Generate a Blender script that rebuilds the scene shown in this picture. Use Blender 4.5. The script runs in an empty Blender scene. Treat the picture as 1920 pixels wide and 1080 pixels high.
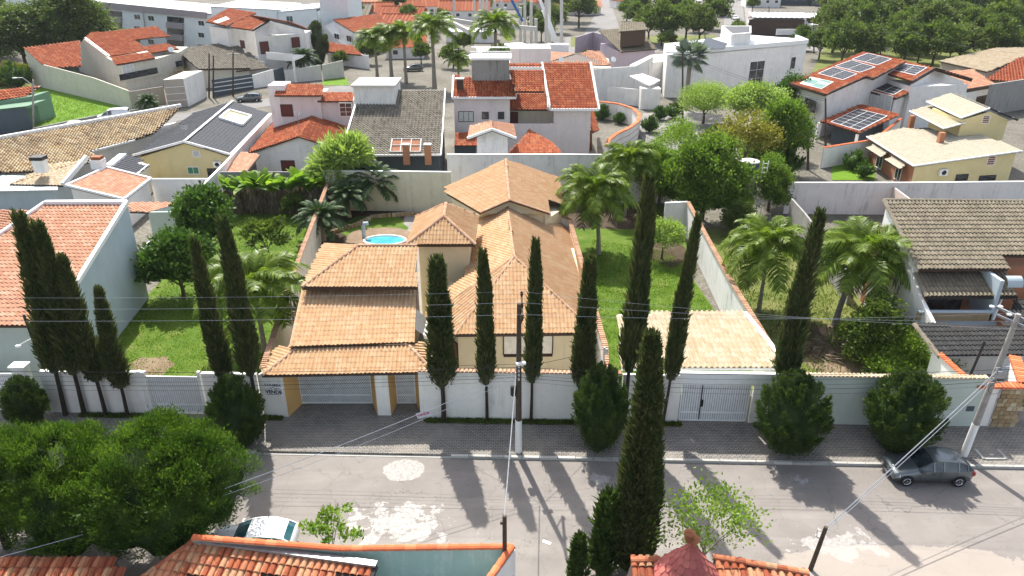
import bpy, math, random
import numpy as np
from mathutils import Vector, Matrix
# ---------------------------------------------------------------- camera, sky, sun, exposure
SC = bpy.context.scene
COL = SC.collection
CAMH, FPX, PITCH = 25.8, 1378.0, math.radians(25.4)
cam = bpy.data.objects.new('camera', bpy.data.cameras.new('camera')); COL.objects.link(cam)
cam.location = (0, 0, CAMH); cam.rotation_euler = (math.pi/2 - PITCH, 0, 0)
cam.data.sensor_width = 36; cam.data.lens = 36*FPX/1920
cam.data.clip_start = 0.5; cam.data.clip_end = 3000
SC.camera = cam
SUN_EL, SUN_AZ = math.radians(52.5), math.radians(-17)      # azimuth from +Y towards +X
W = bpy.data.worlds.new('World'); SC.world = W; W.use_nodes = True
nt = W.node_tree; bg = nt.nodes['Background']
sky = nt.nodes.new('ShaderNodeTexSky'); sky.sky_type = 'NISHITA'; sky.sun_disc = False
sky.sun_elevation = SUN_EL; sky.sun_rotation = SUN_AZ; sky.altitude = 600
sky.dust_density = 4.0; sky.air_density = 1.0; sky.ozone_density = 1.0
hs = nt.nodes.new('ShaderNodeHueSaturation'); hs.inputs['Saturation'].default_value = .62; nt.links.new(sky.outputs[0], hs.inputs['Color']); nt.links.new(hs.outputs[0], bg.inputs[0]); bg.inputs[1].default_value = 0.15
sd = Vector((math.sin(SUN_AZ)*math.cos(SUN_EL), math.cos(SUN_AZ)*math.cos(SUN_EL), math.sin(SUN_EL)))
sun = bpy.data.objects.new('sun', bpy.data.lights.new('sun', 'SUN')); COL.objects.link(sun)
sun.data.energy = 4.0; sun.data.angle = math.radians(0.5); sun.data.color = (1.0, 0.96, 0.89)
sun.rotation_euler = sd.to_track_quat('Z', 'Y').to_euler(); sun.location = sd*200
SC.view_settings.view_transform = 'Standard'; SC.view_settings.look = 'None'
SC.view_settings.exposure = 1.02; SC.view_settings.gamma = 1; SC.view_settings.use_curve_mapping = False
SC.cycles.max_bounces = 6; SC.cycles.transparent_max_bounces = 6
RND = random.Random(7)

# ---------------------------------------------------------------- surveying: photo pixel (1920 wide) -> world point
_c, _s = math.cos(PITCH), math.sin(PITCH)
CAM = Vector((0, 0, CAMH))
def ray(x, y):
    a, b = x-960.0, 540.0-y
    return Vector((a, FPX*_c + b*_s, -FPX*_s + b*_c))
def P(x, y, z=0.0):
    d = ray(x, y); return CAM + d*((z-CAMH)/d.z)
def PY(x, y, Y):
    d = ray(x, y); return CAM + d*(Y/d.y)
def V3(p):
    return p if isinstance(p, Vector) else P(*p) if len(p) == 3 else None
class Plane:
    def __init__(s, o, n): s.o, s.n = o, n.normalized()
    def at(s, x, y):
        d = ray(x, y); return CAM + d*((s.o-CAM).dot(s.n)/d.dot(s.n))
def plane3(a, b, c): return Plane(a, (b-a).cross(c-a))
def vplane(a, b):      # upright plane through two plan points
    d = b-a; return Plane(a, Vector((d.y, -d.x, 0)))
def splane(a, b, slope):   # plane through line a-b rising with slope to its left side
    e = b-a; e = Vector((e.x, e.y, e.z)); h = Vector((-e.y, e.x, 0)).normalized()
    return Plane(a, e.cross(h + Vector((0, 0, slope))))
def sface(a, b, slope, *pix):
    a, b = V3(a), V3(b); pl = splane(a, b, slope)
    return [a, b] + [pl.at(*q) if not isinstance(q, Vector) else q for q in pix]
def pface(a, b, c, *pix):
    a, b, c = V3(a), V3(b), V3(c); pl = plane3(a, b, c)
    return [a, b, c] + [pl.at(*q) if not isinstance(q, Vector) else q for q in pix]
def down(p, z): return Vector((p.x, p.y, z))

# ---------------------------------------------------------------- mesh building
def world_loc(o):
    v = Vector((0, 0, 0))
    while o is not None: v += o.location; o = o.parent
    return v
class MB:
    def __init__(s): s.v, s.f, s.r, s.m = [], [], [], []
    def face(s, pts, r=0.5, m=0):
        n = len(s.v); s.v += [tuple(p) for p in pts]; s.f.append(tuple(range(n, n+len(pts)))); s.r.append(r); s.m.append(m)
        return s
    def idx(s, verts, faces, r=0.5, m=0):
        n = len(s.v); s.v += [tuple(p) for p in verts]
        for f in faces: s.f.append(tuple(i+n for i in f)); s.r.append(r); s.m.append(m)
        return s
    def prism(s, top, h, r=0.5, m=0):
        """top polygon pushed down by h (a number or a function of the point giving the lower z)"""
        top = [Vector(p) for p in top]
        bot = [Vector((p.x, p.y, h(p))) if callable(h) else Vector((p.x, p.y, p.z-h)) for p in top]
        n = len(top); fs = [tuple(range(n)), tuple(range(2*n-1, n-1, -1))]
        for i in range(n): j = (i+1) % n; fs.append((i, i+n, j+n, j))
        return s.idx(top+bot, fs, r, m)
    def box(s, c, d, rz=0, r=0.5, m=0):
        x, y, z = d[0]/2, d[1]/2, d[2]/2; R = Matrix.Rotation(rz, 3, 'Z')
        vs = [Vector(c)+R@Vector((a*x, b*y, k*z)) for k in (-1, 1) for a, b in ((-1,-1),(1,-1),(1,1),(-1,1))]
        return s.idx(vs, [(3,2,1,0),(4,5,6,7),(0,1,5,4),(1,2,6,5),(2,3,7,6),(3,0,4,7)], r, m)
    def bar(s, a, b, w, h=None, up=Vector((0,0,1)), r=0.5, m=0):
        a, b = Vector(a), Vector(b); h = h or w; d = (b-a)
        if d.length < 1e-6: return s
        d.normalize()
        if abs(d.dot(up)) > 0.98: up = Vector((0,1,0))
        x = d.cross(up).normalized()*w/2; y = d.cross(x).normalized()*h/2
        vs = [p+i*x+j*y for p in (a, b) for i, j in ((-1,-1),(1,-1),(1,1),(-1,1))]
        return s.idx(vs, [(0,1,2,3),(7,6,5,4),(0,4,5,1),(1,5,6,2),(2,6,7,3),(3,7,4,0)], r, m)
    def tube(s, pts, rad, n=6, r=0.5, m=0, cap=True):
        pts = [Vector(p) for p in pts]; k = len(pts)
        rad = rad if isinstance(rad, (list, tuple)) else [rad]*k
        vs, fs = [], []
        px = None
        for i, p in enumerate(pts):
            d = (pts[min(i+1, k-1)]-pts[max(i-1, 0)]).normalized()
            if px is None:
                px = d.cross(Vector((0,0,1)) if abs(d.z) < .95 else Vector((1,0,0))).normalized()
            x = (px - d*px.dot(d)).normalized(); px = x; y = d.cross(x)
            for j in range(n):
                a = 2*math.pi*j/n; vs.append(p + (x*math.cos(a)+y*math.sin(a))*rad[i])
        for i in range(k-1):
            for j in range(n):
                j2 = (j+1) % n; fs.append((i*n+j, i*n+j2, (i+1)*n+j2, (i+1)*n+j))
        if cap: fs.append(tuple(range(n-1, -1, -1))); fs.append(tuple((k-1)*n+j for j in range(n)))
        return s.idx(vs, fs, r, m)
    def lathe(s, c, prof, n=12, r=0.5, m=0):
        c = Vector(c); vs, fs = [], []
        for rr, z in prof:
            for j in range(n):
                a = 2*math.pi*j/n; vs.append(c+Vector((rr*math.cos(a), rr*math.sin(a), z)))
        for i in range(len(prof)-1):
            for j in range(n):
                j2 = (j+1) % n; fs.append((i*n+j, i*n+j2, (i+1)*n+j2, (i+1)*n+j))
        fs.append(tuple(range(n-1, -1, -1))); fs.append(tuple((len(prof)-1)*n+j for j in range(n)))
        return s.idx(vs, fs, r, m)
    def wall(s, a, b, zt0, zt1, z0, th, r=0.5, m=0):
        """upright slab from plan point a to b"""
        a, b = Vector(a), Vector(b); d = Vector((b.x-a.x, b.y-a.y, 0)).normalized(); n = Vector((-d.y, d.x, 0))*th/2
        t = [down(a, zt0)-n, down(b, zt1)-n, down(b, zt1)+n, down(a, zt0)+n]
        return s.prism(t, lambda p: z0, r, m)
    def build(s, name, mat, parent=None, smooth=False, local=False):
        me = bpy.data.meshes.new(name)
        off = Vector((0,0,0)) if (local or parent is None) else world_loc(parent)
        me.from_pydata([(v[0]-off.x, v[1]-off.y, v[2]-off.z) for v in s.v], [], s.f)
        for k in (mat if isinstance(mat, (list, tuple)) else [mat]): me.materials.append(M[k] if isinstance(k, str) else k)
        at = me.attributes.new('rnd', 'FLOAT', 'FACE'); at.data.foreach_set('value', s.r)
        if any(s.m): me.polygons.foreach_set('material_index', s.m)
        if smooth: me.shade_smooth()
        me.update()
        return link(name, me, parent)
def link(name, me, parent=None):
    o = bpy.data.objects.new(name, me); COL.objects.link(o); o.parent = parent; return o
def np_mesh(name, verts, quads, rnd, mat, parent=None, off=None, nper=4, smooth=False):
    """fast mesh from arrays; faces all of nper corners"""
    me = bpy.data.meshes.new(name or 'leaf'); n = len(quads)
    if off is None: off = world_loc(parent) if parent is not None else Vector((0,0,0))
    verts = np.asarray(verts, dtype=np.float32) - np.array(off, dtype=np.float32)
    me.vertices.add(len(verts)); me.vertices.foreach_set('co', verts.ravel())
    me.loops.add(n*nper); me.loops.foreach_set('vertex_index', np.asarray(quads, dtype=np.int32).ravel())
    me.polygons.add(n); me.polygons.foreach_set('loop_start', np.arange(0, n*nper, nper, dtype=np.int32))
    me.polygons.foreach_set('loop_total', np.full(n, nper, dtype=np.int32))
    at = me.attributes.new('rnd', 'FLOAT', 'FACE'); at.data.foreach_set('value', np.asarray(rnd, dtype=np.float32))
    me.materials.append(M[mat] if isinstance(mat, str) else mat)
    me.update(calc_edges=True)
    if smooth: me.shade_smooth()
    return link(name, me, parent) if name else me
def tag(o, label=None, cat=None, group=None, kind=None):
    if label: o['label'] = label
    if cat: o['category'] = cat
    if group: o['group'] = group
    if kind: o['kind'] = kind
    return o
def thing(name, label, cat, loc=(0,0,0), group=None, rz=0):
    o = bpy.data.objects.new(name, None); COL.objects.link(o); o.empty_display_size = .3
    o.location = loc; o.rotation_euler.z = rz
    return tag(o, label, cat, group)
def struct(o): o['kind'] = 'structure'; return o
def stuff(o): o['kind'] = 'stuff'; return o
def copy_tree(o, parent=None):
    kids = [c for c in o.children]
    c = o.copy(); COL.objects.link(c); c.parent = parent
    for k in kids: copy_tree(k, c)
    return c

# ---------------------------------------------------------------- materials
M = {}
class N:
    def __init__(s, name):
        s.m = bpy.data.materials.new(name); s.m.use_nodes = True; s.t = s.m.node_tree
        s.b = s.t.nodes['Principled BSDF']; s.out = s.t.nodes['Material Output']; M[name] = s.m
        s.geo = None
    def n(s, typ, **kw):
        k = s.t.nodes.new('ShaderNode'+typ)
        for a, b in kw.items():
            if a.startswith('i_'): k.inputs[a[2:].replace('_', ' ')].default_value = b
            elif a.startswith('j'): k.inputs[int(a[1:])].default_value = b
            else: setattr(k, a, b)
        return k
    def l(s, a, b): s.t.links.new(a, b); return s
    def pos(s):
        if s.geo is None: s.geo = s.n('NewGeometry')
        return s.geo.outputs['Position']
    def scaled(s, v, sc):
        k = s.n('VectorMath', operation='MULTIPLY'); s.l(v, k.inputs[0]); k.inputs[1].default_value = sc; return k.outputs[0]
    def noise(s, scale, detail=4, rough=0.6, sc=(1,1,1), vec=None):
        v = s.scaled(vec or s.pos(), sc)
        k = s.n('TexNoise', i_Scale=scale, i_Detail=detail, i_Roughness=rough); s.l(v, k.inputs['Vector']); return k.outputs[0]
    def ramp(s, fac, stops):
        k = s.n('ValToRGB'); e = k.color_ramp.elements
        while len(e) > 1: e.remove(e[0])
        e[0].position = stops[0][0]; e[0].color = c4(stops[0][1])
        for p, c in stops[1:]: q = e.new(p); q.color = c4(c)
        s.l(fac, k.inputs[0]); return k.outputs[0]
    def mix(s, fac, a, b, mode='MIX'):
        k = s.n('Mix', data_type='RGBA', blend_type=mode)
        for v, i in ((fac, 0), (a, 6), (b, 7)):
            if isinstance(v, (int, float)): k.inputs[i].default_value = v
            elif isinstance(v, tuple): k.inputs[i].default_value = c4(v)
            else: s.l(v, k.inputs[i])
        return k.outputs[2]
    def math(s, op, a, b=None, c=None):
        k = s.n('Math', operation=op)
        for i, v in enumerate((a, b, c)):
            if v is None: continue
            if isinstance(v, (int, float)): k.inputs[i].default_value = v
            else: s.l(v, k.inputs[i])
        return k.outputs[0]
    def rnd(s):
        k = s.n('Attribute', attribute_name='rnd'); return k.outputs['Fac']
    def bump(s, h, strength=0.3, dist=0.02):
        k = s.n('Bump', i_Strength=strength, i_Distance=dist); s.l(h, k.inputs['Height']); s.l(k.outputs[0], s.b.inputs['Normal'])
    def base(s, c, rough=0.8, metal=0.0, spec=0.35):
        if isinstance(c, tuple): s.b.inputs['Base Color'].default_value = c4(c)
        else: s.l(c, s.b.inputs['Base Color'])
        if isinstance(rough, (int, float)): s.b.inputs['Roughness'].default_value = rough
        else: s.l(rough, s.b.inputs['Roughness'])
        s.b.inputs['Metallic'].default_value = metal; s.b.inputs['Specular IOR Level'].default_value = spec; return s
def c4(c): return (c, c, c, 1) if isinstance(c, (int, float)) else (c[0], c[1], c[2], 1)
def sc3(c, k): return (c[0]*k, c[1]*k, c[2]*k)

def plain(name, c, rough=0.7, metal=0.0, spec=0.35, var=0.12, scale=3.0):
    a = N(name); n = a.noise(scale, 5)
    a.base(a.ramp(n, [(0.3, sc3(c, 1-var)), (0.7, sc3(c, 1+var))]), rough, metal, spec); return a
def wallmat(name, c, dirt=(0.12,0.115,0.10), amt=0.35, bump=0.15):
    """painted render with rain streaks, blotches and mould near the top and the foot"""
    a = N(name)
    col = a.ramp(a.noise(0.8, 5), [(0.3, sc3(c, .93)), (0.7, sc3(c, 1.04))])
    st = a.noise(2.2, 6, .7, (1, 1, 0.10)); bl = a.noise(0.5, 6, .75)
    f = a.math('MULTIPLY', a.ramp(st, [(0.48, (0,0,0)), (0.72, (1,1,1))]), a.ramp(bl, [(0.42, (0,0,0)), (0.62, (1,1,1))]))
    col = a.mix(a.math('MULTIPLY', f, amt), col, dirt)
    fine = a.noise(9, 4, .7); col = a.mix(a.math('MULTIPLY', a.ramp(fine, [(0.55, (0,0,0)), (0.75, (1,1,1))]), amt*.4), col, dirt)
    a.base(col, 0.85, 0, .25); a.bump(a.noise(25, 3), bump, .02); return a
def tilemat(name, stops, stain=(0.07,0.055,0.045), amt=0.4, rough=0.88, sscale=0.9):
    """clay or concrete tiles: each tile its own tone, lichen and soot in patches"""
    kk = {'tile_house':.74,'tile_pale':.64,'tile_old':.68,'tile_grey':.62,'tile_brown':.70,'tile_red':.70,'tile_salmon':.74,'tile_near':.82}.get(name, 1); stops = [sc3(c, kk) for c in stops]
    a = N(name); k = len(stops)
    col = a.ramp(a.rnd(), [((i+.5)/k, c) for i, c in enumerate(stops)])
    big = a.noise(sscale, 6, .72); fine = a.noise(7, 4, .7)
    f = a.math('MULTIPLY', a.ramp(big, [(0.45, (0,0,0)), (0.68, (1,1,1))]), a.ramp(fine, [(0.35, (.2,.2,.2)), (0.6, (1,1,1))]))
    col = a.mix(a.math('MULTIPLY', f, amt), col, stain)
    col = a.mix(a.math('MULTIPLY', a.ramp(fine, [(0.56, (0,0,0)), (0.7, (1,1,1))]), amt*.6), col, stain)
    a.base(col, rough, 0, .12); a.bump(a.noise(30, 3), .2, .01); return a
def leafmat(name, stops, trans=0.35, rough=0.55, tint=1.25):
    a = N(name); k = len(stops)
    col = a.ramp(a.rnd(), [((i+.5)/k, c) for i, c in enumerate(stops)])
    col = a.mix(a.ramp(a.noise(0.9, 3), [(0.35, (0,0,0)), (0.65, (.35,.35,.35))]), col, sc3(stops[-1], 1.15))
    a.base(col, rough, 0, .25)
    tr = a.n('BsdfTranslucent'); g = a.mix(1.0, col, (tint, tint*1.05, tint*.6), 'MULTIPLY'); a.l(g, tr.inputs[0])
    mx = a.n('MixShader'); mx.inputs[0].default_value = trans
    a.l(a.b.outputs[0], mx.inputs[1]); a.l(tr.outputs[0], mx.inputs[2]); a.l(mx.outputs[0], a.out.inputs[0]); return a

tilemat('tile_house', [(.60,.36,.19),(.64,.40,.215),(.66,.43,.24),(.61,.375,.20),(.68,.47,.28)], (.28,.15,.085), .26)
tilemat('tile_red', [(.42,.10,.045),(.52,.15,.06),(.36,.085,.04),(.58,.20,.09)], (.06,.035,.03), .55)
tilemat('tile_salmon', [(.57,.29,.18),(.63,.34,.22),(.53,.26,.155),(.67,.40,.27)], (.2,.11,.08), .3)
tilemat('tile_old', [(.58,.42,.23),(.72,.58,.37),(.34,.21,.12),(.78,.66,.46),(.62,.47,.28)], (.07,.05,.04), .75, sscale=.35)
tilemat('tile_grey', [(.30,.27,.215),(.40,.36,.29),(.22,.20,.16),(.36,.32,.26)], (.05,.046,.04), .55)
tilemat('tile_brown', [(.29,.25,.18),(.36,.31,.23),(.25,.215,.155),(.33,.28,.20)], (.07,.062,.05), .5)
tilemat('tile_charcoal', [(.045,.045,.045),(.06,.06,.058),(.05,.048,.046)], (.02,.02,.02), .4)
tilemat('tile_pale', [(.62,.49,.32),(.72,.60,.43),(.66,.53,.35),(.76,.65,.48)], (.40,.26,.14), .30)
tilemat('tile_cream', [(.42,.38,.29),(.48,.43,.33),(.45,.40,.30)], (.3,.27,.2), .35)
tilemat('tile_near', [(.44,.13,.06),(.58,.22,.11),(.36,.10,.05),(.64,.28,.15),(.60,.33,.18)], (.07,.045,.035), .6, sscale=1.6)
tilemat('tile_cap', [(.46,.28,.18),(.52,.34,.22),(.42,.24,.15)], (.12,.08,.06), .45)
tilemat('tile_cap_red', [(.62,.17,.07),(.54,.14,.06),(.68,.22,.10)], (.1,.06,.05), .35)
tilemat('tile_scale', [(.40,.12,.10),(.46,.15,.12),(.36,.10,.09)], (.15,.07,.06), .5)
tilemat('stone', [(.34,.24,.13),(.46,.36,.22),(.26,.18,.10),(.52,.44,.30)], (.08,.06,.04), .4)
tilemat('brick', [(.34,.15,.08),(.42,.20,.11),(.28,.12,.07)], (.08,.06,.05), .4)
wallmat('wall_white', (.81,.785,.74), (.20,.19,.17), amt=.42)
wallmat('wall_white_dirty', (.72,.71,.68), (.13,.13,.12), .65)
wallmat('wall_cream', (.66,.57,.38), amt=.2)
wallmat('wall_beige', (.60,.56,.46), (.14,.13,.10), .45)
wallmat('wall_lot', (.62,.60,.45), (.16,.15,.11), .5)
wallmat('wall_blue', (.42,.49,.52), (.2,.22,.22), .2)
wallmat('wall_pale_green', (.50,.56,.50), (.3,.33,.3), .25)
wallmat('wall_yellow', (.66,.56,.30), amt=.15)
wallmat('wall_paleyellow', (.68,.62,.44), amt=.15)
wallmat('wall_pink', (.70,.62,.59), (.2,.18,.17), .25)
wallmat('wall_apricot', (.66,.40,.15), (.2,.13,.08), .2)
wallmat('wall_apartment', (.66,.72,.72), amt=.1)
wallmat('wall_taupe', (.40,.34,.29), amt=.2)
wallmat('wall_mauve', (.32,.29,.30), amt=.15)
wallmat('wall_lilac', (.50,.42,.46), (.2,.17,.2), .5)
wallmat('wall_terracotta', (.38,.17,.09), amt=.2)
wallmat('wall_slate', (.075,.095,.11), (.15,.15,.15), .2)
wallmat('wall_green', (.15,.25,.17), amt=.3)
wallmat('wall_aqua', (.33,.47,.42), (.62,.66,.62), .8)
wallmat('concrete', (.40,.39,.36), (.10,.10,.09), .6, .3)
wallmat('concrete_black', (.30,.29,.27), (.05,.05,.05), .95, .4)
wallmat('concrete_pale', (.55,.53,.49), (.25,.24,.22), .4)
wallmat('pink_render', (.60,.50,.44), (.3,.26,.23), .2)
plain('trim_white', (.78,.78,.76), .6, var=.04); plain('metal_white', (.80,.81,.81), .45, .0, .5, .05)
plain('metal_dark', (.03,.03,.03), .5, .3); plain('metal_grey', (.32,.33,.34), .45, .6)
plain('timber_dark', (.055,.03,.02), .6); plain('timber', (.24,.10,.045), .55, var=.3)
plain('shutter_maroon', (.12,.025,.02), .5); plain('shutter_white', (.70,.66,.56), .6)
plain('slate_roof', (.060,.064,.072), .85, 0, .12, var=.25, scale=5); plain('sheet_white', (.66,.68,.70), .45, var=.08)
plain('sheet_grey', (.44,.45,.46), .5, var=.2); plain('pole_wood', (.07,.05,.035), .9, var=.4, scale=8)
plain('pole_concrete', (.30,.28,.25), .9, var=.2); plain('wire_black', (.02,.02,.02), .6)
plain('wire_pale', (.45,.46,.48), .4, .5); plain('rubber', (.015,.015,.015), .85)
plain('water_pool', (.07,.36,.42), .08, var=.25, scale=1.2); plain('bench_white', (.75,.75,.73), .6)
plain('cardboard', (.35,.22,.12), .8); plain('ceramic', (.55,.52,.48), .3); plain('curtain', (.55,.55,.52), .8, var=.25, scale=6)
plain('red_line', (.40,.06,.05), .6); plain('crane_blue', (.03,.12,.35), .5); plain('sign_white', (.85,.85,.85), .5, var=.02)
plain('sign_ink', (.02,.025,.04), .5); plain('sign_pink', (.62,.20,.30), .5); plain('chrome', (.6,.6,.6), .2, 1.0)
plain('lamp_red', (.35,.02,.02), .3); plain('lamp_clear', (.75,.75,.75), .15); plain('rust', (.26,.09,.035), .8, var=.3)
plain('paint_white', (.78,.78,.78), .25, 0, .6, .02); plain('shade_green', (.06,.22,.13), .4)
a = plain('paint_grey', (.13,.15,.155), .28, .55, .6, .03); a.b.inputs['Coat Weight'].default_value = .6
a = N('glass_dark'); a.base(a.ramp(a.noise(1.5, 3), [(0.4, (.015,.02,.025)), (0.65, (.05,.065,.075))]), .08, 0, .8)
a = N('glass_teal'); a.base((.02,.09,.10), .1, 0, .8)
a = N('solar_cell'); a.base(a.ramp(a.noise(1.2, 2), [(0.4, (.010,.012,.018)), (0.6, (.025,.028,.034))]), .5, 0, .12)
a = N('solar_teal'); a.base((.08,.20,.16), .4, 0, .25)
# road, paving, ground
def patch_mask(a, px, py, rx, ry, nscale, namt, thr=1.0):
    g = P(px, py); gx = abs(P(px+rx, py).x-g.x); gy = abs(P(px, py-ry).y-g.y)
    k = a.n('VectorMath', operation='SUBTRACT'); a.l(a.pos(), k.inputs[0]); k.inputs[1].default_value = (g.x, g.y, 0)
    v = a.scaled(k.outputs[0], (1/gx, 1/gy, 0)); L = a.n('VectorMath', operation='LENGTH'); a.l(v, L.inputs[0])
    d = a.math('ADD', L.outputs['Value'], a.math('MULTIPLY', a.math('SUBTRACT', a.noise(nscale, 6, .7), .5), namt))
    return a.math('SUBTRACT', 1.0, a.ramp(d, [(thr*.5-.04, (0,0,0)), (thr*.5+.02, (1,1,1))])) if False else a.math('LESS_THAN', d, thr)
a = N('asphalt')
col = a.ramp(a.noise(0.35, 6, .65), [(0.3, (.180,.160,.138)), (0.5, (.232,.208,.182)), (0.7, (.28,.254,.224))])
col = a.mix(a.ramp(a.noise(60, 2, .9), [(0.3, (.75,.75,.75)), (0.7, (0,0,0))]), col, (.17,.155,.15))
col = a.mix(a.ramp(a.noise(.6, 5, .6, (.12, 1, 1)), [(0.5, (0,0,0)), (0.8, (.4,.4,.4))]), col, (.40,.36,.32))
wv = a.n('VectorMath', operation='ADD'); nz = a.n('TexNoise', i_Scale=1.4, i_Detail=5.0); a.l(a.pos(), nz.inputs['Vector']); a.l(a.pos(), wv.inputs[0]); a.l(a.scaled(nz.outputs[1], (1.6,1.6,0)), wv.inputs[1])
vo = a.n('TexVoronoi', feature='DISTANCE_TO_EDGE', i_Scale=.35); a.l(wv.outputs[0], vo.inputs['Vector'])
vo2 = a.n('TexVoronoi', feature='DISTANCE_TO_EDGE', i_Scale=2.2); a.l(wv.outputs[0], vo2.inputs['Vector'])
cr = a.math('LESS_THAN', vo.outputs[0], .0045); cr2 = a.math('MULTIPLY', a.math('LESS_THAN', vo2.outputs[0], .012), a.math('GREATER_THAN', a.noise(.3, 3), .57))
col = a.mix(a.math('MULTIPLY', a.math('MAXIMUM', cr, cr2), .42), col, (.07,.065,.06))
rub = None
for (x, y, rx, ry, ns, na, th, dens) in ((757,881,40,21,1.5,.7,.95,.75), (745,985,150,62,1.1,3.4,.45,.85), (1125,898,30,15,3,2.5,.6,.7), (1500,900,34,14,3,3.5,.4,.7), (1575,1022,125,44,1.2,2.8,.50,.7), (1210,1010,6,5,1,.3,1,.9)):
    mk = a.math('MULTIPLY', patch_mask(a, x, y, rx, ry, ns, na, th), dens); col = a.mix(a.math('MULTIPLY', mk, a.ramp(a.noise(5, 5, .8), [(.36, (.25,.25,.25)), (.56, (1,1,1))])), col, (.43,.41,.385))
dust = patch_mask(a, 1700, 1062, 240, 40, .8, 1.0, 1.0); col = a.mix(a.math('MULTIPLY', dust, .45), col, (.42,.36,.30))
a.base(col, .85, 0, .3); a.bump(a.noise(40, 3, .8), .35, .02)
a = N('pavers')
mp = a.n('Mapping'); a.l(a.pos(), mp.inputs[0]); mp.inputs['Rotation'].default_value = (0, 0, math.radians(45))
br = a.n('TexBrick', offset=.5, i_Scale=1.0, i_Mortar_Size=.016, i_Brick_Width=.26, i_Row_Height=.13)
br.inputs['Color1'].default_value = c4((.20,.185,.165)); br.inputs['Color2'].default_value = c4((.27,.25,.225)); br.inputs['Mortar'].default_value = c4((.045,.042,.04))
a.l(a.pos(), br.inputs[0])
col = a.mix(a.ramp(a.noise(.5, 6, .7), [(0.4, (0,0,0)), (0.7, (.6,.6,.6))]), br.outputs[0], (.33,.29,.24))
a.base(col, .85, 0, .3); a.bump(br.outputs[1], -.6, .02)
def ground(name, stops, scale=.5, fs=14, bump=.5, fine=.25):
    a = N(name); col = a.ramp(a.noise(scale, 6, .7), stops)
    col = a.mix(a.ramp(a.noise(fs, 4, .8), [(0.35, (1,1,1)), (0.65, (0,0,0))]), col, sc3(stops[0][1], 1-fine)); a.base(col, .9, 0, .15); a.bump(a.noise(fs*1.5, 3, .8), bump, .05); return a
ground('lawn', [(.30,(.06,.115,.010)),(.46,(.10,.175,.016)),(.58,(.15,.21,.03)),(.70,(.26,.25,.09))])
ground('lawn_dry', [(.30,(.09,.13,.02)),(.48,(.17,.18,.05)),(.60,(.24,.22,.09)),(.75,(.30,.25,.14))])
ground('lawn_bright', [(.30,(.09,.18,.01)),(.5,(.14,.26,.015)),(.7,(.20,.32,.03))])
ground('soil', [(.35,(.05,.035,.022)),(.55,(.10,.07,.045)),(.7,(.17,.13,.09))])
ground('dirt', [(.35,(.20,.14,.09)),(.55,(.30,.22,.15)),(.7,(.38,.30,.22))])
ground('town_ground', [(.35,(.11,.105,.08)),(.5,(.2,.18,.15)),(.65,(.26,.24,.2))], .12, 3)
ground('concrete_floor', [(.35,(.24,.22,.2)),(.55,(.34,.32,.29)),(.7,(.42,.40,.36))])
ground('road_far', [(.35,(.20,.19,.18)),(.55,(.26,.25,.24)),(.7,(.32,.31,.30))], .2)
leafmat('leaf_cypress', [(.026,.048,.015),(.046,.074,.022),(.072,.108,.032),(.12,.12,.045)], .28, tint=1.0)
leafmat('leaf_thuja', [(.014,.038,.005),(.028,.068,.008),(.052,.108,.011),(.11,.185,.018)], .40)
leafmat('leaf_globe', [(.022,.048,.012),(.042,.078,.016),(.075,.12,.022)], .26)
leafmat('leaf_fresh', [(.045,.095,.012),(.08,.15,.018),(.12,.20,.026),(.17,.26,.04)], .42)
leafmat('leaf_olive', [(.05,.075,.02),(.085,.12,.03),(.13,.17,.045)], .4)
leafmat('leaf_citrus', [(.02,.055,.010),(.035,.085,.014),(.06,.13,.02),(.11,.19,.03)], .28)
leafmat('leaf_mid', [(.034,.060,.011),(.06,.098,.017),(.092,.14,.023),(.14,.19,.034)], .38)
leafmat('leaf_light', [(.10,.17,.02),(.15,.24,.03),(.20,.30,.04)], .42)
leafmat('leaf_lime', [(.18,.27,.05),(.26,.36,.08),(.32,.42,.12)], .4)
leafmat('leaf_gold', [(.20,.19,.03),(.28,.25,.05),(.16,.17,.03)], .4)
leafmat('leaf_forest', [(.04,.07,.015),(.065,.105,.02),(.10,.15,.03),(.14,.19,.045)], .38)
leafmat('leaf_palm', [(.05,.10,.010),(.09,.16,.016),(.15,.23,.025),(.24,.30,.04)], .5, rough=.4)
leafmat('leaf_palm_dark', [(.025,.055,.016),(.04,.085,.022),(.06,.11,.028)], .3)
leafmat('leaf_silver', [(.13,.17,.15),(.19,.24,.21),(.10,.13,.11)], .3)
leafmat('leaf_banana', [(.08,.17,.02),(.13,.24,.025),(.22,.32,.04)], .5)
leafmat('leaf_dead', [(.10,.075,.05),(.16,.12,.08),(.22,.17,.12)], .2)
leafmat('leaf_grass', [(.07,.14,.012),(.11,.20,.018),(.17,.26,.03)], .45)
leafmat('leaf_magenta', [(.45,.04,.30),(.55,.08,.38)], .3)
plain('bark', (.09,.07,.05), .95, var=.4, scale=6); plain('bark_pale', (.24,.21,.17), .95, var=.3, scale=6); plain('bark_dark', (.035,.026,.018), .95, var=.4, scale=6)
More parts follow.
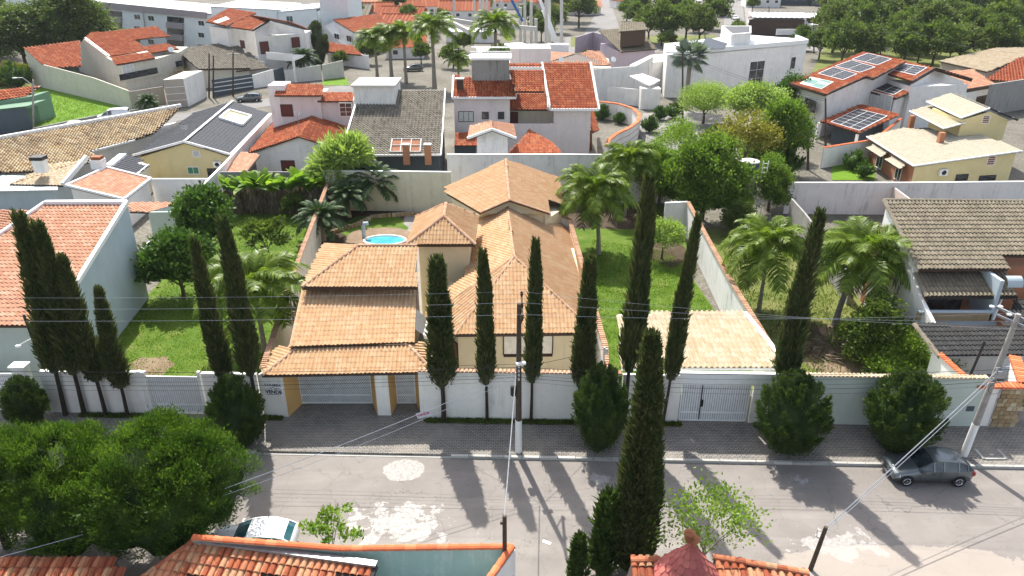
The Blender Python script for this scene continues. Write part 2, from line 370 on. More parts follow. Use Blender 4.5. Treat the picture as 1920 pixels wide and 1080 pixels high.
# ---------------------------------------------------------------- roofs
def _inside(pu, pv, U, Vv):
    res = np.zeros(len(U), bool); n = len(pu); j = n-1
    for i in range(n):
        c = ((pv[i] > Vv) != (pv[j] > Vv)) & (U < (pu[j]-pu[i])*(Vv-pv[i])/(pv[j]-pv[i]+1e-12)+pu[i])
        res ^= c; j = i
    return res
PROF = {'wave': [(0,0),(.14,.75),(.32,1),(.50,.75),(.64,0),(1,0)], 'roman': [(0,.3),(.25,1),(.5,.3),(.75,0),(1,.3)], 'flat': [(0,0),(.5,.35),(1,0)]}
def frame_of(poly):
    o = poly[0]; u = (poly[1]-poly[0]).normalized()
    n = Vector((0,0,0))
    for i in range(len(poly)): n += (poly[i]-o).cross(poly[(i+1) % len(poly)]-o)
    n.normalize()
    if n.z < 0: n = -n
    v = n.cross(u).normalized()
    if v.z < 0: v = -v; u = -u
    return o, u, v, n
def tile_cells(poly, w, c):
    o, u, v, n = frame_of(poly)
    pu = np.array([(p-o).dot(u) for p in poly]); pv = np.array([(p-o).dot(v) for p in poly])
    i0, i1 = math.floor(pu.min()/w), math.ceil(pu.max()/w); j0, j1 = math.floor(pv.min()/c), math.ceil(pv.max()/c)
    I, J = np.meshgrid(np.arange(i0, i1), np.arange(j0, j1)); I, J = I.ravel(), J.ravel()
    ok = _inside(pu, pv, (I+.5)*w, (J+.5)*c); return o, u, v, n, I[ok], J[ok]
def tile_mesh(name, parent, poly, w=.24, c=.38, amp=.055, lip=.035, mat='tile_red', prof='wave', seed=1):
    o, u, v, n, I, J = tile_cells(poly, w, c)
    k = len(I)
    if k == 0: return None
    g = np.random.default_rng(seed); pr = np.array(PROF[prof]); m = len(pr)
    ou, uu, vv, nn = (np.array(q) for q in (o, u, v, n))
    jit = g.normal(0, .003, k)
    U = (I[:, None]+pr[None, :, 0])*w; H = pr[None, :, 1]*amp+np.zeros((k, 1))+.015
    V0 = J[:, None]*c+g.normal(0, .008, k)[:, None]+0*U; V1 = (J[:, None]+1)*c+0*U
    def pt(Uq, Vq, Hq): return ou + Uq[..., None]*uu + Vq[..., None]*vv + Hq[..., None]*nn
    lo = pt(U, V0, H+lip+jit[:, None]); hi = pt(U, V1, H); ft = pt(U, V0, H-.004)
    vs = np.stack([lo, hi, lo, ft], 1).reshape(-1, 3)      # riser has its own vertices, so the barrel shades smoothly
    b = np.arange(k)[:, None]*4*m; s = np.arange(m-1)[None, :]
    top = np.stack([b+s, b+s+1, b+m+s+1, b+m+s], -1).reshape(-1, 4)
    rise = np.stack([b+3*m+s, b+3*m+s+1, b+2*m+s+1, b+2*m+s], -1).reshape(-1, 4)
    r = np.repeat(g.random(k), m-1)
    return stuff(np_mesh(name, vs, np.concatenate([top, rise]), np.concatenate([r, r]), mat, parent))
def roof(parent, poly, mat, w=.24, c=.38, prof='wave', amp=.06, lip=.014, slab='timber_dark', th=.14, seed=None):
    seed = seed or RND.randrange(9999)
    o, u, v, n = frame_of(poly)
    r = MB().prism([p - n*.01 for p in poly], th).build('roof', slab, parent)
    tile_mesh('tiles', r, poly, w, c, amp, lip, mat, prof, seed); return r
def flatroof(parent, poly, mat, th=.2, name='roof'): return MB().prism(poly, th).build(name, mat, parent)
def caps(parent, pts, mat='tile_cap', rad=.13, seg=.42, name='ridge_cap', single=False):
    """half-round ridge tiles laid end over end along a line"""
    mb = MB(); out = []
    pts = [Vector(p) for p in pts]
    for a, b in zip(pts, pts[1:]):
        d = b-a; L = d.length; k = max(1, round(L/seg)); d.normalize()
        x = d.cross(Vector((0,0,1))).normalized(); y = x.cross(d).normalized()
        if single:
            proto = None
        for i in range(k):
            p0, p1 = a+d*(L*i/k), a+d*(L*(i+1.12)/k); vs = []
            for p, q in ((p0, rad*1.12), (p1, rad*.9)):
                for j in range(6):
                    t = math.pi*j/5; vs.append(p+x*math.cos(t)*q+y*math.sin(t)*q*.8)
            fs = [(j, j+1, j+7, j+6) for j in range(5)]+[(5,4,3,2,1,0)]
            if single: MB().idx(vs, fs, RND.random()).build('ridge_tile', mat, parent)
            else: mb.idx(vs, fs, RND.random())
    return None if single else mb.build(name, mat, parent)
def trim(parent, pts, mat='trim_white', w=.14, h=.18, name='fascia', dz=0):
    mb = MB(); pts = [V3(p)+Vector((0,0,dz)) for p in pts]
    for a, b in zip(pts, pts[1:]): mb.bar(a, b, w, h)
    return mb.build(name, mat, parent)
def block(parent, pts, z1, z0=0.0, mat='wall_white', name='wall'):
    """solid storey from plan points; z1 a number or one per point"""
    zs = z1 if isinstance(z1, (list, tuple)) else [z1]*len(pts)
    return MB().prism([down(V3(p), z) for p, z in zip(pts, zs)], lambda p: z0).build(name, mat, parent)
def drop(parent, top, z0=0, mat='wall_white', name='wall'):
    """upright wall face with thickness under a line of top points (Vectors), gables included"""
    top = [V3(p) for p in top]; a, b = top[0], top[-1]
    d = Vector((b.x-a.x, b.y-a.y, 0)).normalized(); n = Vector((-d.y, d.x, 0))*.2
    if n.y < 0: n = -n
    f = top+[down(b, z0), down(a, z0)]; k = len(f)
    vs = f+[p+n for p in f]; fs = [tuple(range(k)), tuple(range(2*k-1, k-1, -1))]+[(i, i+k, (i+1) % k+k, (i+1) % k) for i in range(k)]
    return MB().idx(vs, fs).build(name, mat, parent)
def para(a, b, c): return [a, b, c, a+c-b]
def win(parent, pl, q, fr='metal_white', pane='glass_dark', cols=2, rows=1, d=.07, w=.06, name='window', sill=None):
    """framed opening on an upright wall plane; q = pixel rectangle or four pixel corners (tl tr br bl)"""
    if len(q) == 4 and not isinstance(q[0], tuple): q = ((q[0],q[1]),(q[2],q[1]),(q[2],q[3]),(q[0],q[3]))
    n = pl.n if pl.n.dot(CAM-pl.o) > 0 else -pl.n
    c = [pl.at(*p) for p in q]
    for i, j in ((0, 3), (1, 2)):       # keep the jambs upright
        m = (c[i]+c[j])/2; c[i] = down(m, c[i].z); c[j] = down(m, c[j].z)
    zt, zb = (c[0].z+c[1].z)/2, (c[2].z+c[3].z)/2
    c = [down(c[0], zt), down(c[1], zt), down(c[1], zb), down(c[0], zb)]
    off = n*d; f = MB(); e = n*.01
    for i in range(4): f.bar(c[i]+off/2, c[(i+1) % 4]+off/2, w, d, up=n) if False else f.bar(c[i]+off/2, c[(i+1) % 4]+off/2, d, w, up=n)
    for k in range(1, cols):
        t = k/cols; f.bar(c[0].lerp(c[1], t)+off*.4, c[3].lerp(c[2], t)+off*.4, d*.6, w*.6, up=n)
    for k in range(1, rows):
        t = k/rows; f.bar(c[0].lerp(c[3], t)+off*.4, c[1].lerp(c[2], t)+off*.4, d*.6, w*.6, up=n)
    o = f.build(name, fr, parent)
    MB().face([p+n*.012 for p in c]).build('pane' if 'glass' in pane else 'panel', pane, o)
    if sill:
        MB().bar(c[3]+off+Vector((0,0,-.06)), c[2]+off+Vector((0,0,-.06)), .22, .08).build('sill', sill, o)
    return o
def boundary(label, pts, mat='wall_white', th=.18, z0=0, cap=None, capmat='tile_cap', group=None, name='boundary_wall', step=None):
    """garden wall; pts are (px, py, z) of its top edge"""
    t = [V3(p) for p in pts]; mb = MB()
    for a, b in zip(t, t[1:]): mb.wall(a, b, a.z, b.z, z0, th)
    root = thing(name, label, 'wall', down(t[0], z0), group)
    mb.build('wall_face', mat, root)
    if cap == 'tile':
        g = MB(); i = 0
        for a, b in zip(t, t[1:]):
            d = b-a; L = d.length; k = max(1, int(L/.24)); d.normalize(); s = Vector((-d.y, d.x, 0)).normalized()*(th/2+.10)
            for q in range(k):
                p0, p1 = a+d*(L*q/k), a+d*(L*(q+.93)/k); h = Vector((0,0,.05)); hh = Vector((0,0,.12+RND.uniform(-.01,.01)))
                mid0, mid1 = p0.lerp(p1, .5)-s, p0.lerp(p1, .5)+s
                g.idx([p0-s+h*.2, p1-s+h*.2, p1+s+h*.2, p0+s+h*.2, p0.lerp(p1,.2)-s*.9+hh*.8, p0.lerp(p1,.8)-s*.9+hh*.8, p0.lerp(p1,.8)+s*.9+hh*.8, p0.lerp(p1,.2)+s*.9+hh*.8],
                      [(0,1,5,4),(1,2,6,5),(2,3,7,6),(3,0,4,7),(4,5,6,7)], RND.random())
        stuff(g.build('coping_tile', capmat, root))
    elif cap == 'flat':
        capmat = 'trim_white' if capmat == 'tile_cap' else capmat; g = MB()
        for a, b in zip(t, t[1:]): g.bar(a+Vector((0,0,.03)), b+Vector((0,0,.03)), th+.08, .08)
        g.build('coping', capmat, root)
    return root
def gate(label, a, b, z1, z0=.05, slat=.11, diag=False, n=None, mat='metal_white', rails=True, z0s=None, cat='gate', vert=True):
    """slatted metal gate between two plan points, each slat a part"""
    root = thing('slatted_gate', label, cat, down(a, 0)); d = b-a; d.z = 0; L = d.length; d.normalize()
    f = MB()
    for p, q in ((down(a, z0), down(b, z0)), (down(a, z1), down(b, z1)), (down(a, z0), down(a, z1)), (down(b, z0), down(b, z1)), (down(a, z0+(z1-z0)*.22), down(b, z0+(z1-z0)*.22))): f.bar(p, q, .07)
    f.build('gate_frame', mat, root)
    k = int(L/slat) if vert else int((z1-z0)/slat)
    nrm = Vector((-d.y, d.x, 0)); me = None
    if not diag:
        for i in range(1, k):
            if vert: pa, pb = Vector((0,0,z0)), Vector((0,0,z1)); loc = down(a, 0)+d*(L*i/k)
            else: pa, pb = Vector((0,0,0)), d*L; loc = down(a, z0+(z1-z0)*i/k)
            if me is None: o = MB().bar(pa, pb, slat*.62, .03, up=nrm).build('slat', mat, root, local=True); me = o.data
            else: o = link('slat', me, root)
            o.location = loc-root.location
    else:
        h = z1-z0; run = h*.75; i = 0; s0 = -run
        while s0 < L:
            lo, hi = max(0, s0), min(L, s0+run)
            if hi-lo > .05:
                MB().bar(down(a, z0)+d*lo+Vector((0,0,h*(lo-s0)/run)), down(a, z0)+d*hi+Vector((0,0,h*(hi-s0)/run)), .03, slat*.6, up=Vector((0,0,1)).cross(d)).build('slat', mat, root)
            s0 += slat*1.25
    # solid backing sheet seen between the slats
    MB().idx([down(a, z0)+nrm*.03, down(b, z0)+nrm*.03, down(b, z1)+nrm*.03, down(a, z1)+nrm*.03], [(0,1,2,3)]).build('backing_sheet', 'sheet_grey', root)
    return root
def wire(label, pts, rad=.012, mat='wire_black', sag=.25, group=None, top=True, n=10, name='overhead_wire'):
    pts = [V3(p) for p in pts]; mb = MB(); pl = []
    for a, b in zip(pts, pts[1:]):
        L = (b-a).length
        for i in range(n): t = i/n; q = a.lerp(b, t); q.z -= sag*4*t*(1-t)*min(1, L/30); pl.append(q)
    pl.append(pts[-1]); mb.tube(pl, rad, 4)
    o = mb.build(name, mat)
    return tag(o, label, 'wire', group)
# ---------------------------------------------------------------- leaves
def leaf_arrays(g, pos, axis, length, width):
    """rhombic leaf or spray at pos pointing along axis"""
    n = len(pos); axis = axis/np.maximum(np.linalg.norm(axis, axis=1, keepdims=True), 1e-6)
    r = g.normal(size=(n, 3)); side = np.cross(axis, r); side /= np.maximum(np.linalg.norm(side, axis=1, keepdims=True), 1e-6)
    L = length[:, None]; Wd = width[:, None]
    v = np.stack([pos, pos+axis*L*.5+side*Wd*.5, pos+axis*L, pos+axis*L*.5-side*Wd*.5], 1).reshape(-1, 3)
    q = np.arange(n*4).reshape(-1, 4); return v, q
def leaves(name, parent, g, pos, axis, length, width, mat, off=(0,0,0), rnd=None):
    length = np.broadcast_to(length, (len(pos),)).astype(float); width = np.broadcast_to(width, (len(pos),)).astype(float)
    v, q = leaf_arrays(g, pos, axis, length, width)
    o = np_mesh(name, v, q, g.random(len(pos)) if rnd is None else rnd, mat, parent, off=off); return o
def sph(g, n):
    v = g.normal(size=(n, 3)); return v/np.linalg.norm(v, axis=1, keepdims=True)
def lumps(t, a, ph, k=3): return sum(np.sin(a*(2+i)+ph[i]+t*(9+5*i))/(1.5+i) for i in range(k))
def core_mesh(g, prof, lump, ph, mat, parent, n=14, name='inner_foliage'):
    vs, fs = [], []; k = len(prof)
    for i, (r, z, t) in enumerate(prof):
        for j in range(n):
            a = 2*math.pi*j/n; rr = r*(1+lump*float(lumps(t, a, ph))); vs.append((rr*math.cos(a), rr*math.sin(a), z))
    for i in range(k-1):
        for j in range(n): j2 = (j+1) % n; fs.append((i*n+j, i*n+j2, (i+1)*n+j2, (i+1)*n+j))
    fs.append(tuple((k-1)*n+j for j in range(n)))
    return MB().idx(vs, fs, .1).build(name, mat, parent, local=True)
def cypress_proto(H, R, seed, n=7000, base=.16, tip=.40, mat='leaf_cypress', kink=0.0):
    """tall columnar cypress; built at origin, crown from base*H up"""
    g = np.random.default_rng(seed); root = thing('cypress_tree', None, 'tree')
    t = g.random(n)**.85; a = g.random(n)*2*np.pi; ph = g.random(4)*6.28
    def rad(t): return R*np.minimum(1, .62+t*3)*(np.maximum(0, 1-t)**tip)*(1-.30*t)
    per = 26; nt_ = n//per; n = nt_*per; t = np.repeat(g.random(nt_)**.85*.985, per); a = np.repeat(g.random(nt_)*2*np.pi, per); tone = np.repeat(g.random(nt_)*.75, per)+g.random(n)*.25
    s = g.random(n); tl = .55*(R/.62)**.5
    rr = rad(t)*(1+.22*lumps(t*1.6, a, ph))*.86+s*tl*.26
    bend = kink*np.sin(t*3.1)*H*.02; w_ = .10*(R/.62)**.6*(1.15-s)
    pos = np.stack([rr*np.cos(a)+bend, rr*np.sin(a), H*(base+(1-base)*t)-.15+s*tl], 1)+g.normal(0, 1, (n, 3))*w_[:, None]
    ax = np.stack([np.cos(a)*.35, np.sin(a)*.35, np.ones(n)], 1)+g.normal(0, .26, (n, 3))
    leaves('crown', root, g, pos, ax, .16+.16*g.random(n), .045+.04*g.random(n), mat, rnd=tone)
    # stray tips
    m = n//12; t2 = g.random(m)*.98; a2 = g.random(m)*6.28; r2 = rad(t2)*1.05
    p2 = np.stack([r2*np.cos(a2), r2*np.sin(a2), H*(base+(1-base)*t2)], 1)
    leaves('stray_spray', root, g, p2, np.stack([np.cos(a2)*.5, np.sin(a2)*.5, np.ones(m)], 1)+g.normal(0,.2,(m,3)), .45+.25*g.random(m), .09+.05*g.random(m), mat)
    core_mesh(g, [(float(rad(np.array(x)))*.76+.02, H*(base+(1-base)*x)-.1, x) for x in (0, .02, .08, .2, .35, .5, .65, .8, .9, .97)], .14, ph, mat, root)
    MB().tube([(0,0,0), (.02,0,H*base*.6), (0,0,H*base+.5), (0,0,H*.9)], [.15, .12, .11, .02], 7).build('trunk', 'bark_dark', root, local=True)
    return root
def bush_proto(name, cat, Rr, Hh, seed, n=9000, mat='leaf_globe', up=1.0, l=.24, w=.07, z0=.15, tuft=90, lump=.10, shape='egg', trunk=None, core=.82):
    """dense upright shrub: pointed tufts over a lumpy egg"""
    g = np.random.default_rng(seed); root = thing(name, None, cat); ph = g.random(4)*6.28
    def rad(t): return Rr*np.sin(np.pi*np.clip(t*.93+.06, 0, 1))**(.62) if shape == 'egg' else Rr*np.sqrt(np.maximum(0, 1-(2*t-1)**2))
    tt = g.random(tuft)**(.8); ta = g.random(tuft)*6.28
    k = n//tuft; t = np.repeat(tt, k); a = np.repeat(ta, k)
    s = g.random(n//tuft*tuft)
    rr = rad(t)*(1+lump*lumps(t, a, ph))*(.86)
    base = np.stack([rr*np.cos(a), rr*np.sin(a), z0+Hh*t], 1)
    out = np.stack([np.cos(a)*np.sin(np.pi*t), np.sin(a)*np.sin(np.pi*t), -np.cos(np.pi*t)*.4+up], 1); out /= np.linalg.norm(out, axis=1, keepdims=True)
    tl = .85*Rr/1.5
    pos = base+out*(s*tl-.1)[:, None]+g.normal(0, 1, (len(t), 3))*(.15*Rr/1.5*(1.08-s))[:, None]; tone = np.repeat(g.random(tuft)*.6, k)+s*.4
    ax = out+g.normal(0, .38, (len(t), 3))
    leaves('crown', root, g, pos, ax, l*(.7+.6*g.random(len(t))), w*(.7+.6*g.random(len(t))), mat, rnd=tone)
    core_mesh(g, [(float(rad(np.array(x)))*core, z0+Hh*x, x) for x in (.0, .03, .1, .2, .35, .5, .65, .8, .9, .97)], lump, ph, mat, root)
    MB().tube([(0,0,0), (0,0,z0+.3)], [.12, .1], 6).build('trunk', 'bark_dark', root, local=True)
    return root
def broad_proto(name, blobs, seed, n=6000, mat='leaf_mid', l=.28, w=.17, trunk=3.0, trad=.16, cat='tree', core=True, bark='bark', droop=0.0, shell=.72, limbs=6, per_=34, csk=.20, corek=.66, up=.25):
    """broadleaf tree: leaf clusters through several crown lobes, limbs between; blobs=(x,y,z,rx,ry,rz)"""
    g = np.random.default_rng(seed); root = thing(name, None, cat)
    B = np.array(blobs, float); wgt = (B[:, 3]*B[:, 4]*B[:, 5])**(2/3); wgt /= wgt.sum()
    ncl = max(20, n//per_); bi = g.choice(len(B), ncl, p=wgt); d = sph(g, ncl); d[:, 2] = np.where(d[:, 2] < -.45, -d[:, 2], d[:, 2])
    rad = (shell+(1.08-shell)*g.random(ncl)**.6)*(1+.16*np.sin(d[:,0]*5+seed)*np.cos(d[:,1]*4+seed*2)+.10*np.sin(d[:,2]*7+bi))
    C = B[bi, :3]+d*B[bi, 3:]*rad[:, None]
    per = n//ncl; cs = float(np.mean(B[:, 3]))*csk
    pos = np.repeat(C, per, 0)+g.normal(0, cs, (ncl*per, 3))*np.array([1,1,.7]); dd = np.repeat(d, per, 0)
    ax = dd*.7+g.normal(0, .6, pos.shape)+np.array([0,0,up-droop])
    cr = np.repeat(g.random(ncl)*.72, per)+g.random(len(pos))*.28
    leaves('crown', root, g, pos, ax, l*(.7+.6*g.random(len(pos))), w*(.7+.6*g.random(len(pos))), mat, rnd=cr)
    if core:
        mb = MB()
        for x, y, z, rx, ry, rz in B:
            prof = [(math.sin(math.pi*t)*corek, -math.cos(math.pi*t)*corek) for t in (.06,.2,.35,.5,.65,.8,.94)]
            vs, fs = [], []; q = 10
            for r0, zz in prof:
                for j in range(q): a = 6.2832*j/q; kk = 1+.13*math.sin(a*3+zz*7+x*5); vs.append((x+rx*r0*math.cos(a)*kk, y+ry*r0*math.sin(a)*kk, z+rz*zz))
            for i in range(6):
                for j in range(q): j2 = (j+1) % q; fs.append((i*q+j, i*q+j2, (i+1)*q+j2, (i+1)*q+j))
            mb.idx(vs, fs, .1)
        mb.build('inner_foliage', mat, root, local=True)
    mb = MB(); mb.tube([(0,0,-.1), (.05,.02,trunk*.5), (0,0,trunk)], [trad*1.25, trad, trad*.8], 8)
    for k in range(min(limbs, max(len(B), limbs))):
        b = B[k % len(B)]; e = Vector(b[:3])+Vector(tuple(g.normal(0, .3, 3)*b[3:]))
        s = Vector((0,0,trunk*(.75+.25*g.random()))); m = s.lerp(e, .5)+Vector((0,0,.15)); mb.tube([s, m, e], [trad*.55, trad*.35, trad*.12], 5)
    mb.build('trunk', bark, root, local=True); return root
def frond_mesh(seed, L=3.0, droop=1.0, nl=50, lw=.085, ll=1.05, mat='leaf_palm', lift=.55, fold=.35):
    g = np.random.default_rng(seed); m = nl*2; pts = []
    def rach(t): return np.array([L*(t-.12*droop*t*t), 0, L*(lift*t-.62*droop*t**2.1)])
    vs, qs, rn = [], [], []; c = 0
    K = 9; R = [rach(i/K) for i in range(K+1)]
    for i in range(K):
        w0, w1 = .045*(1-i/K)+.01, .045*(1-(i+1)/K)+.01
        for a, b in ((R[i]+[0,-w0,0], R[i+1]+[0,-w1,0]),): pass
        vs += [R[i]+[0,-w0,.0], R[i+1]+[0,-w1,0], R[i+1]+[0,w1,0], R[i]+[0,w0,0]]; qs.append((c,c+1,c+2,c+3)); c += 4; rn.append(.85)
    for i in range(nl):
        t = .14+.86*i/nl+g.normal(0, .004); p = rach(t); q = rach(min(1, t+.02)); tg = (q-p); tg /= np.linalg.norm(tg)+1e-9
        ln = ll*math.sin(math.pi*min(1, .18+.80*t))**.6*(.85+.3*g.random())
        for sgn in (-1, 1):
            d = tg*.75+np.array([0, sgn*.9, .15])+g.normal(0, .10, 3); d /= np.linalg.norm(d)
            mid = p+d*ln*.5; end = p+d*ln*.92+np.array([0,0,-fold*ln*(.6+.5*g.random())])
            wv = tg*lw*.5
            vs += [p-wv*.6, mid-wv, mid+wv, p+wv*.6, mid-wv, end, end, mid+wv]; qs += [(c,c+1,c+2,c+3), (c+4,c+5,c+6,c+7)]; c += 8
            r = g.random()*.8+(.2 if t > .9 else 0); rn += [r, r]
    me = np_mesh(None, np.array(vs), np.array(qs), rn, mat, None, off=(0,0,0)); me.name = 'frond'; return me
def palm_proto(seed, H, meshes, n=22, trad=.16, low=-.9, high=1.15, scale=1.0, lean=(0,0), bark='bark_pale', crownshaft=None, name='palm_tree', dead=0, cat='palm tree'):
    r = random.Random(seed); root = thing(name, None, cat); top = Vector((lean[0], lean[1], H))
    pts = [Vector((lean[0]*t*t, lean[1]*t*t, H*t)) for t in (0, .25, .5, .75, 1)]
    MB().tube(pts, [trad*1.5, trad*1.1, trad, trad*.9, trad*.95], 8).build('trunk', bark, root, local=True)
    if crownshaft: MB().tube([top-Vector((0,0,.1)), top+Vector((0,0,crownshaft))], [trad*.9, trad*.5], 8).build('crownshaft', 'leaf_palm_dark', root, local=True); top = top+Vector((0,0,crownshaft))
    else: MB().lathe(top, [(trad,-.3),(trad*1.8,.0),(trad*1.5,.25),(.03,.55)], 8).build('crown_heart', 'leaf_palm_dark', root, local=True)
    for i in range(n+dead):
        f = i/n; o = link('frond', r.choice(meshes), root)
        if i >= n: el = -1.25; o.data = DEADFROND
        else: el = low+(high-low)*(f**.9)
        o.location = top; o.rotation_euler = (r.uniform(-.25,.25), -el*.75, i*2.39996+r.uniform(-.2,.2)); s = scale*r.uniform(.85,1.1)*(1-.25*max(0, el)); o.scale = (s, s, s)
    return root
def place(root, loc, label=None, group=None, rz=0, s=None, cat=None):
    root.location = loc
    root.rotation_euler = (0, 0, rz)
    if s is not None: root.scale = s if isinstance(s, tuple) else (s, s, s)
    if label: root['label'] = label
    if group: root['group'] = group
    if cat: root['category'] = cat
    return root
def again(root, loc, label, group=None, rz=0, s=None): return place(copy_tree(root), loc, label, group, rz, s)
# ---------------------------------------------------------------- cars
def car(name, label, loc, rz, paint, L=4.1, Wd=1.7, kind='hatch', cat='car', group=None, glass='glass_dark', rim=True):
    root = thing(name, label, cat, loc, group, rz); h = L/2
    prof = {  # station x/L, sill z, belt z, roof z, belt half width factor, roof half width factor
     'hatch': [(-.5,.42,.62,.64,.78,.70),(-.485,.30,.68,.74,.90,.78),(-.40,.24,.74,.84,.98,.84),(-.27,.24,.84,.95,1,.84),(-.20,.24,.88,1.00,1,.82),(-.02,.24,.91,1.40,1,.70),(.10,.24,.93,1.45,1,.72),(.28,.24,.94,1.41,1,.71),(.40,.26,.96,1.26,.98,.70),(.47,.30,.98,1.06,.95,.74),(.495,.42,.90,.95,.88,.70)],
     'pickup': [(-.5,.42,.80,.82,.85,.78),(-.48,.35,.92,.96,.95,.84),(-.30,.35,1.02,1.08,1,.86),(-.20,.35,1.05,1.12,1,.82),(-.08,.35,1.08,1.66,1,.72),(.10,.35,1.08,1.70,1,.74),(.17,.35,1.08,1.62,1,.74),(.20,.35,1.08,1.10,1,.90),(.47,.38,1.08,1.10,1,.92),(.5,.45,1.05,1.07,.97,.9)],
     'van': [(-.5,.42,.75,.78,.80,.75),(-.48,.32,.85,.92,.92,.84),(-.34,.28,.98,1.10,1,.84),(-.14,.28,1.05,1.72,1,.80),(.0,.28,1.08,1.84,1,.84),(.40,.28,1.08,1.86,1,.86),(.485,.32,1.05,1.74,.97,.84),(.5,.45,1.0,1.40,.94,.84)]}[kind]
    w = Wd/2; rings = []
    for x, sl, bl, rf, bw, rw in prof:
        X = x*L; r = [(X, w*bw*.90, sl), (X, w*bw, (sl+bl)*.5), (X, w*bw*.97, bl), (X, w*rw, rf-.03), (X, w*rw*.5, rf)]
        rings.append(r+[(a, -b, c) for a, b, c in reversed(r)])
    b = MB(); gl = MB(); k = len(rings[0]); vs = [p for r in rings for p in r]; fs, gf = [], []
    for i in range(len(rings)-1):
        tall = (prof[i][3]-prof[i][2] > .2) or (prof[i+1][3]-prof[i+1][2] > .2)
        steep = abs(prof[i+1][3]-prof[i][3])/(abs(prof[i+1][0]-prof[i][0])*L) > .35
        for j in range(k):
            j2 = (j+1) % k; f = (i*k+j, (i+1)*k+j, (i+1)*k+j2, i*k+j2)
            side = j in (2, 6); top = j in (3, 4, 5)
            if (side and tall and not (kind == 'van' and prof[i][0] >= .0)) or (top and steep and tall): gf.append(f)
            else: fs.append(f)
    fs.append(tuple(range(k))); fs.append(tuple((len(rings)-1)*k+j for j in reversed(range(k))))
    bo = b.idx(vs, fs).build('body', paint, root, True, local=True)
    gl.idx(vs, gf).build('window', glass, root, local=True)
    pil = MB()
    for i in range(1, len(prof)-1):
        x, sl, bl, rf, bw, rw = prof[i]
        if rf-bl > .2 and not (kind == 'van' and x > .02):
            for s in (-1, 1): MB().bar((x*L, s*w*bw*.975, bl), (x*L, s*w*rw*1.01, rf-.025), .07, .05).build('pillar', paint, root, local=True)
    for i in range(len(prof)-1):
        if prof[i+1][3]-prof[i+1][2] > .2 or prof[i][3]-prof[i][2] > .2:
            for s in (-1, 1):
                A, Bp = prof[i], prof[i+1]; MB().bar((A[0]*L, s*w*A[5], A[3]-.02), (Bp[0]*L, s*w*Bp[5], Bp[3]-.02), .06, .05).build('roof_rail', paint, root, local=True)
    pil = None
    wb = .318*L if kind != 'pickup' else .30*L; R = .31 if kind == 'hatch' else .34
    for x in (-wb-.02*L*.5, wb):
        for s in (-1, 1):
            arch = MB(); vv = [(x+math.cos(t)*R*1.18, s*(w+.004), R+math.sin(t)*R*1.18) for t in [math.pi*q/10 for q in range(11)]]
            arch.idx(vv+[(x, s*(w+.004), R*.6)], [tuple(range(12))]).build('wheel_arch', 'rubber', root, local=True)
            wh = MB()
            q = 20; ring = []
            for rr, yy in ((R*.62, .0), (R*.66, .03), (R*.96, .035), (R, .0), (R, -.17)): ring.append([(x+rr*math.cos(6.2832*j/q), s*(w+.02+yy-.02), R+rr*math.sin(6.2832*j/q)) for j in range(q)])
            vv = [p for r in ring for p in r]; ff = [(i*q+j, i*q+(j+1) % q, (i+1)*q+(j+1) % q, (i+1)*q+j) for i in range(4) for j in range(q)]
            t = wh.idx(vv, ff).build('wheel', 'rubber', root, local=True)
            rm = MB(); y = s*(w+.015)
            rm.tube([(x+R*.6*math.cos(6.2832*j/16), y, R+R*.6*math.sin(6.2832*j/16)) for j in range(17)], .025, 4, cap=False)
            rm.tube([(x, y-.02, R), (x, y+.02, R)], .06, 8)
            for j in range(7): a = 6.2832*j/7; rm.bar((x, y, R), (x+R*.6*math.cos(a), y, R+R*.6*math.sin(a)), .05, .03)
            rm.build('rim', 'chrome', t, local=True)
    x0 = prof[1][0]*L
    for s in (-1, 1):
        MB().idx([(x0+.02, s*w*.88, .50+.1*(kind!='hatch')), (x0-.03, s*w*.50, .52+.1*(kind!='hatch')), (x0+.0, s*w*.55, .68+.15*(kind!='hatch')), (x0+.30, s*w*.93, .70+.15*(kind!='hatch')), (x0+.28, s*w*.99, .56+.1*(kind!='hatch'))], [(0,1,2,3,4)] if s < 0 else [(4,3,2,1,0)]).build('headlight', 'lamp_clear', root, local=True).location = (-.025, s*.012, .01)
        MB().box((prof[-1][0]*L-.06, s*w*.83, .80), (.14, .22, .22)).build('tail_light', 'lamp_red', root, local=True)
        mm = MB(); mm.box((-.16*L, s*(w+.09), .93+.15*(kind!='hatch')), (.12, .20, .13)); mm.build('mirror', paint, root, local=True)
        MB().box((-.02*L, s*(w*.985+.008), .78+.1*(kind!='hatch')), (.16, .025, .03)).build('door_handle', 'metal_dark', root, local=True)
    MB().box((-.503*L, 0, .50), (.03, Wd*.42, .12)).build('grille', 'metal_dark', root, local=True)
    MB().box((-.509*L, 0, .36), (.02, .42, .13)).build('number_plate', 'metal_grey', root, local=True)
    if kind == 'hatch':
        sm = MB()
        for xx in (-.17, .07, .27):
            for s in (-1, 1): sm.bar((xx*L, s*(w+.002), .32), (xx*L, s*(w*.99+.002), .88), .012, .008)
        sm.build('door_seam', 'rubber', root, local=True)
    return root
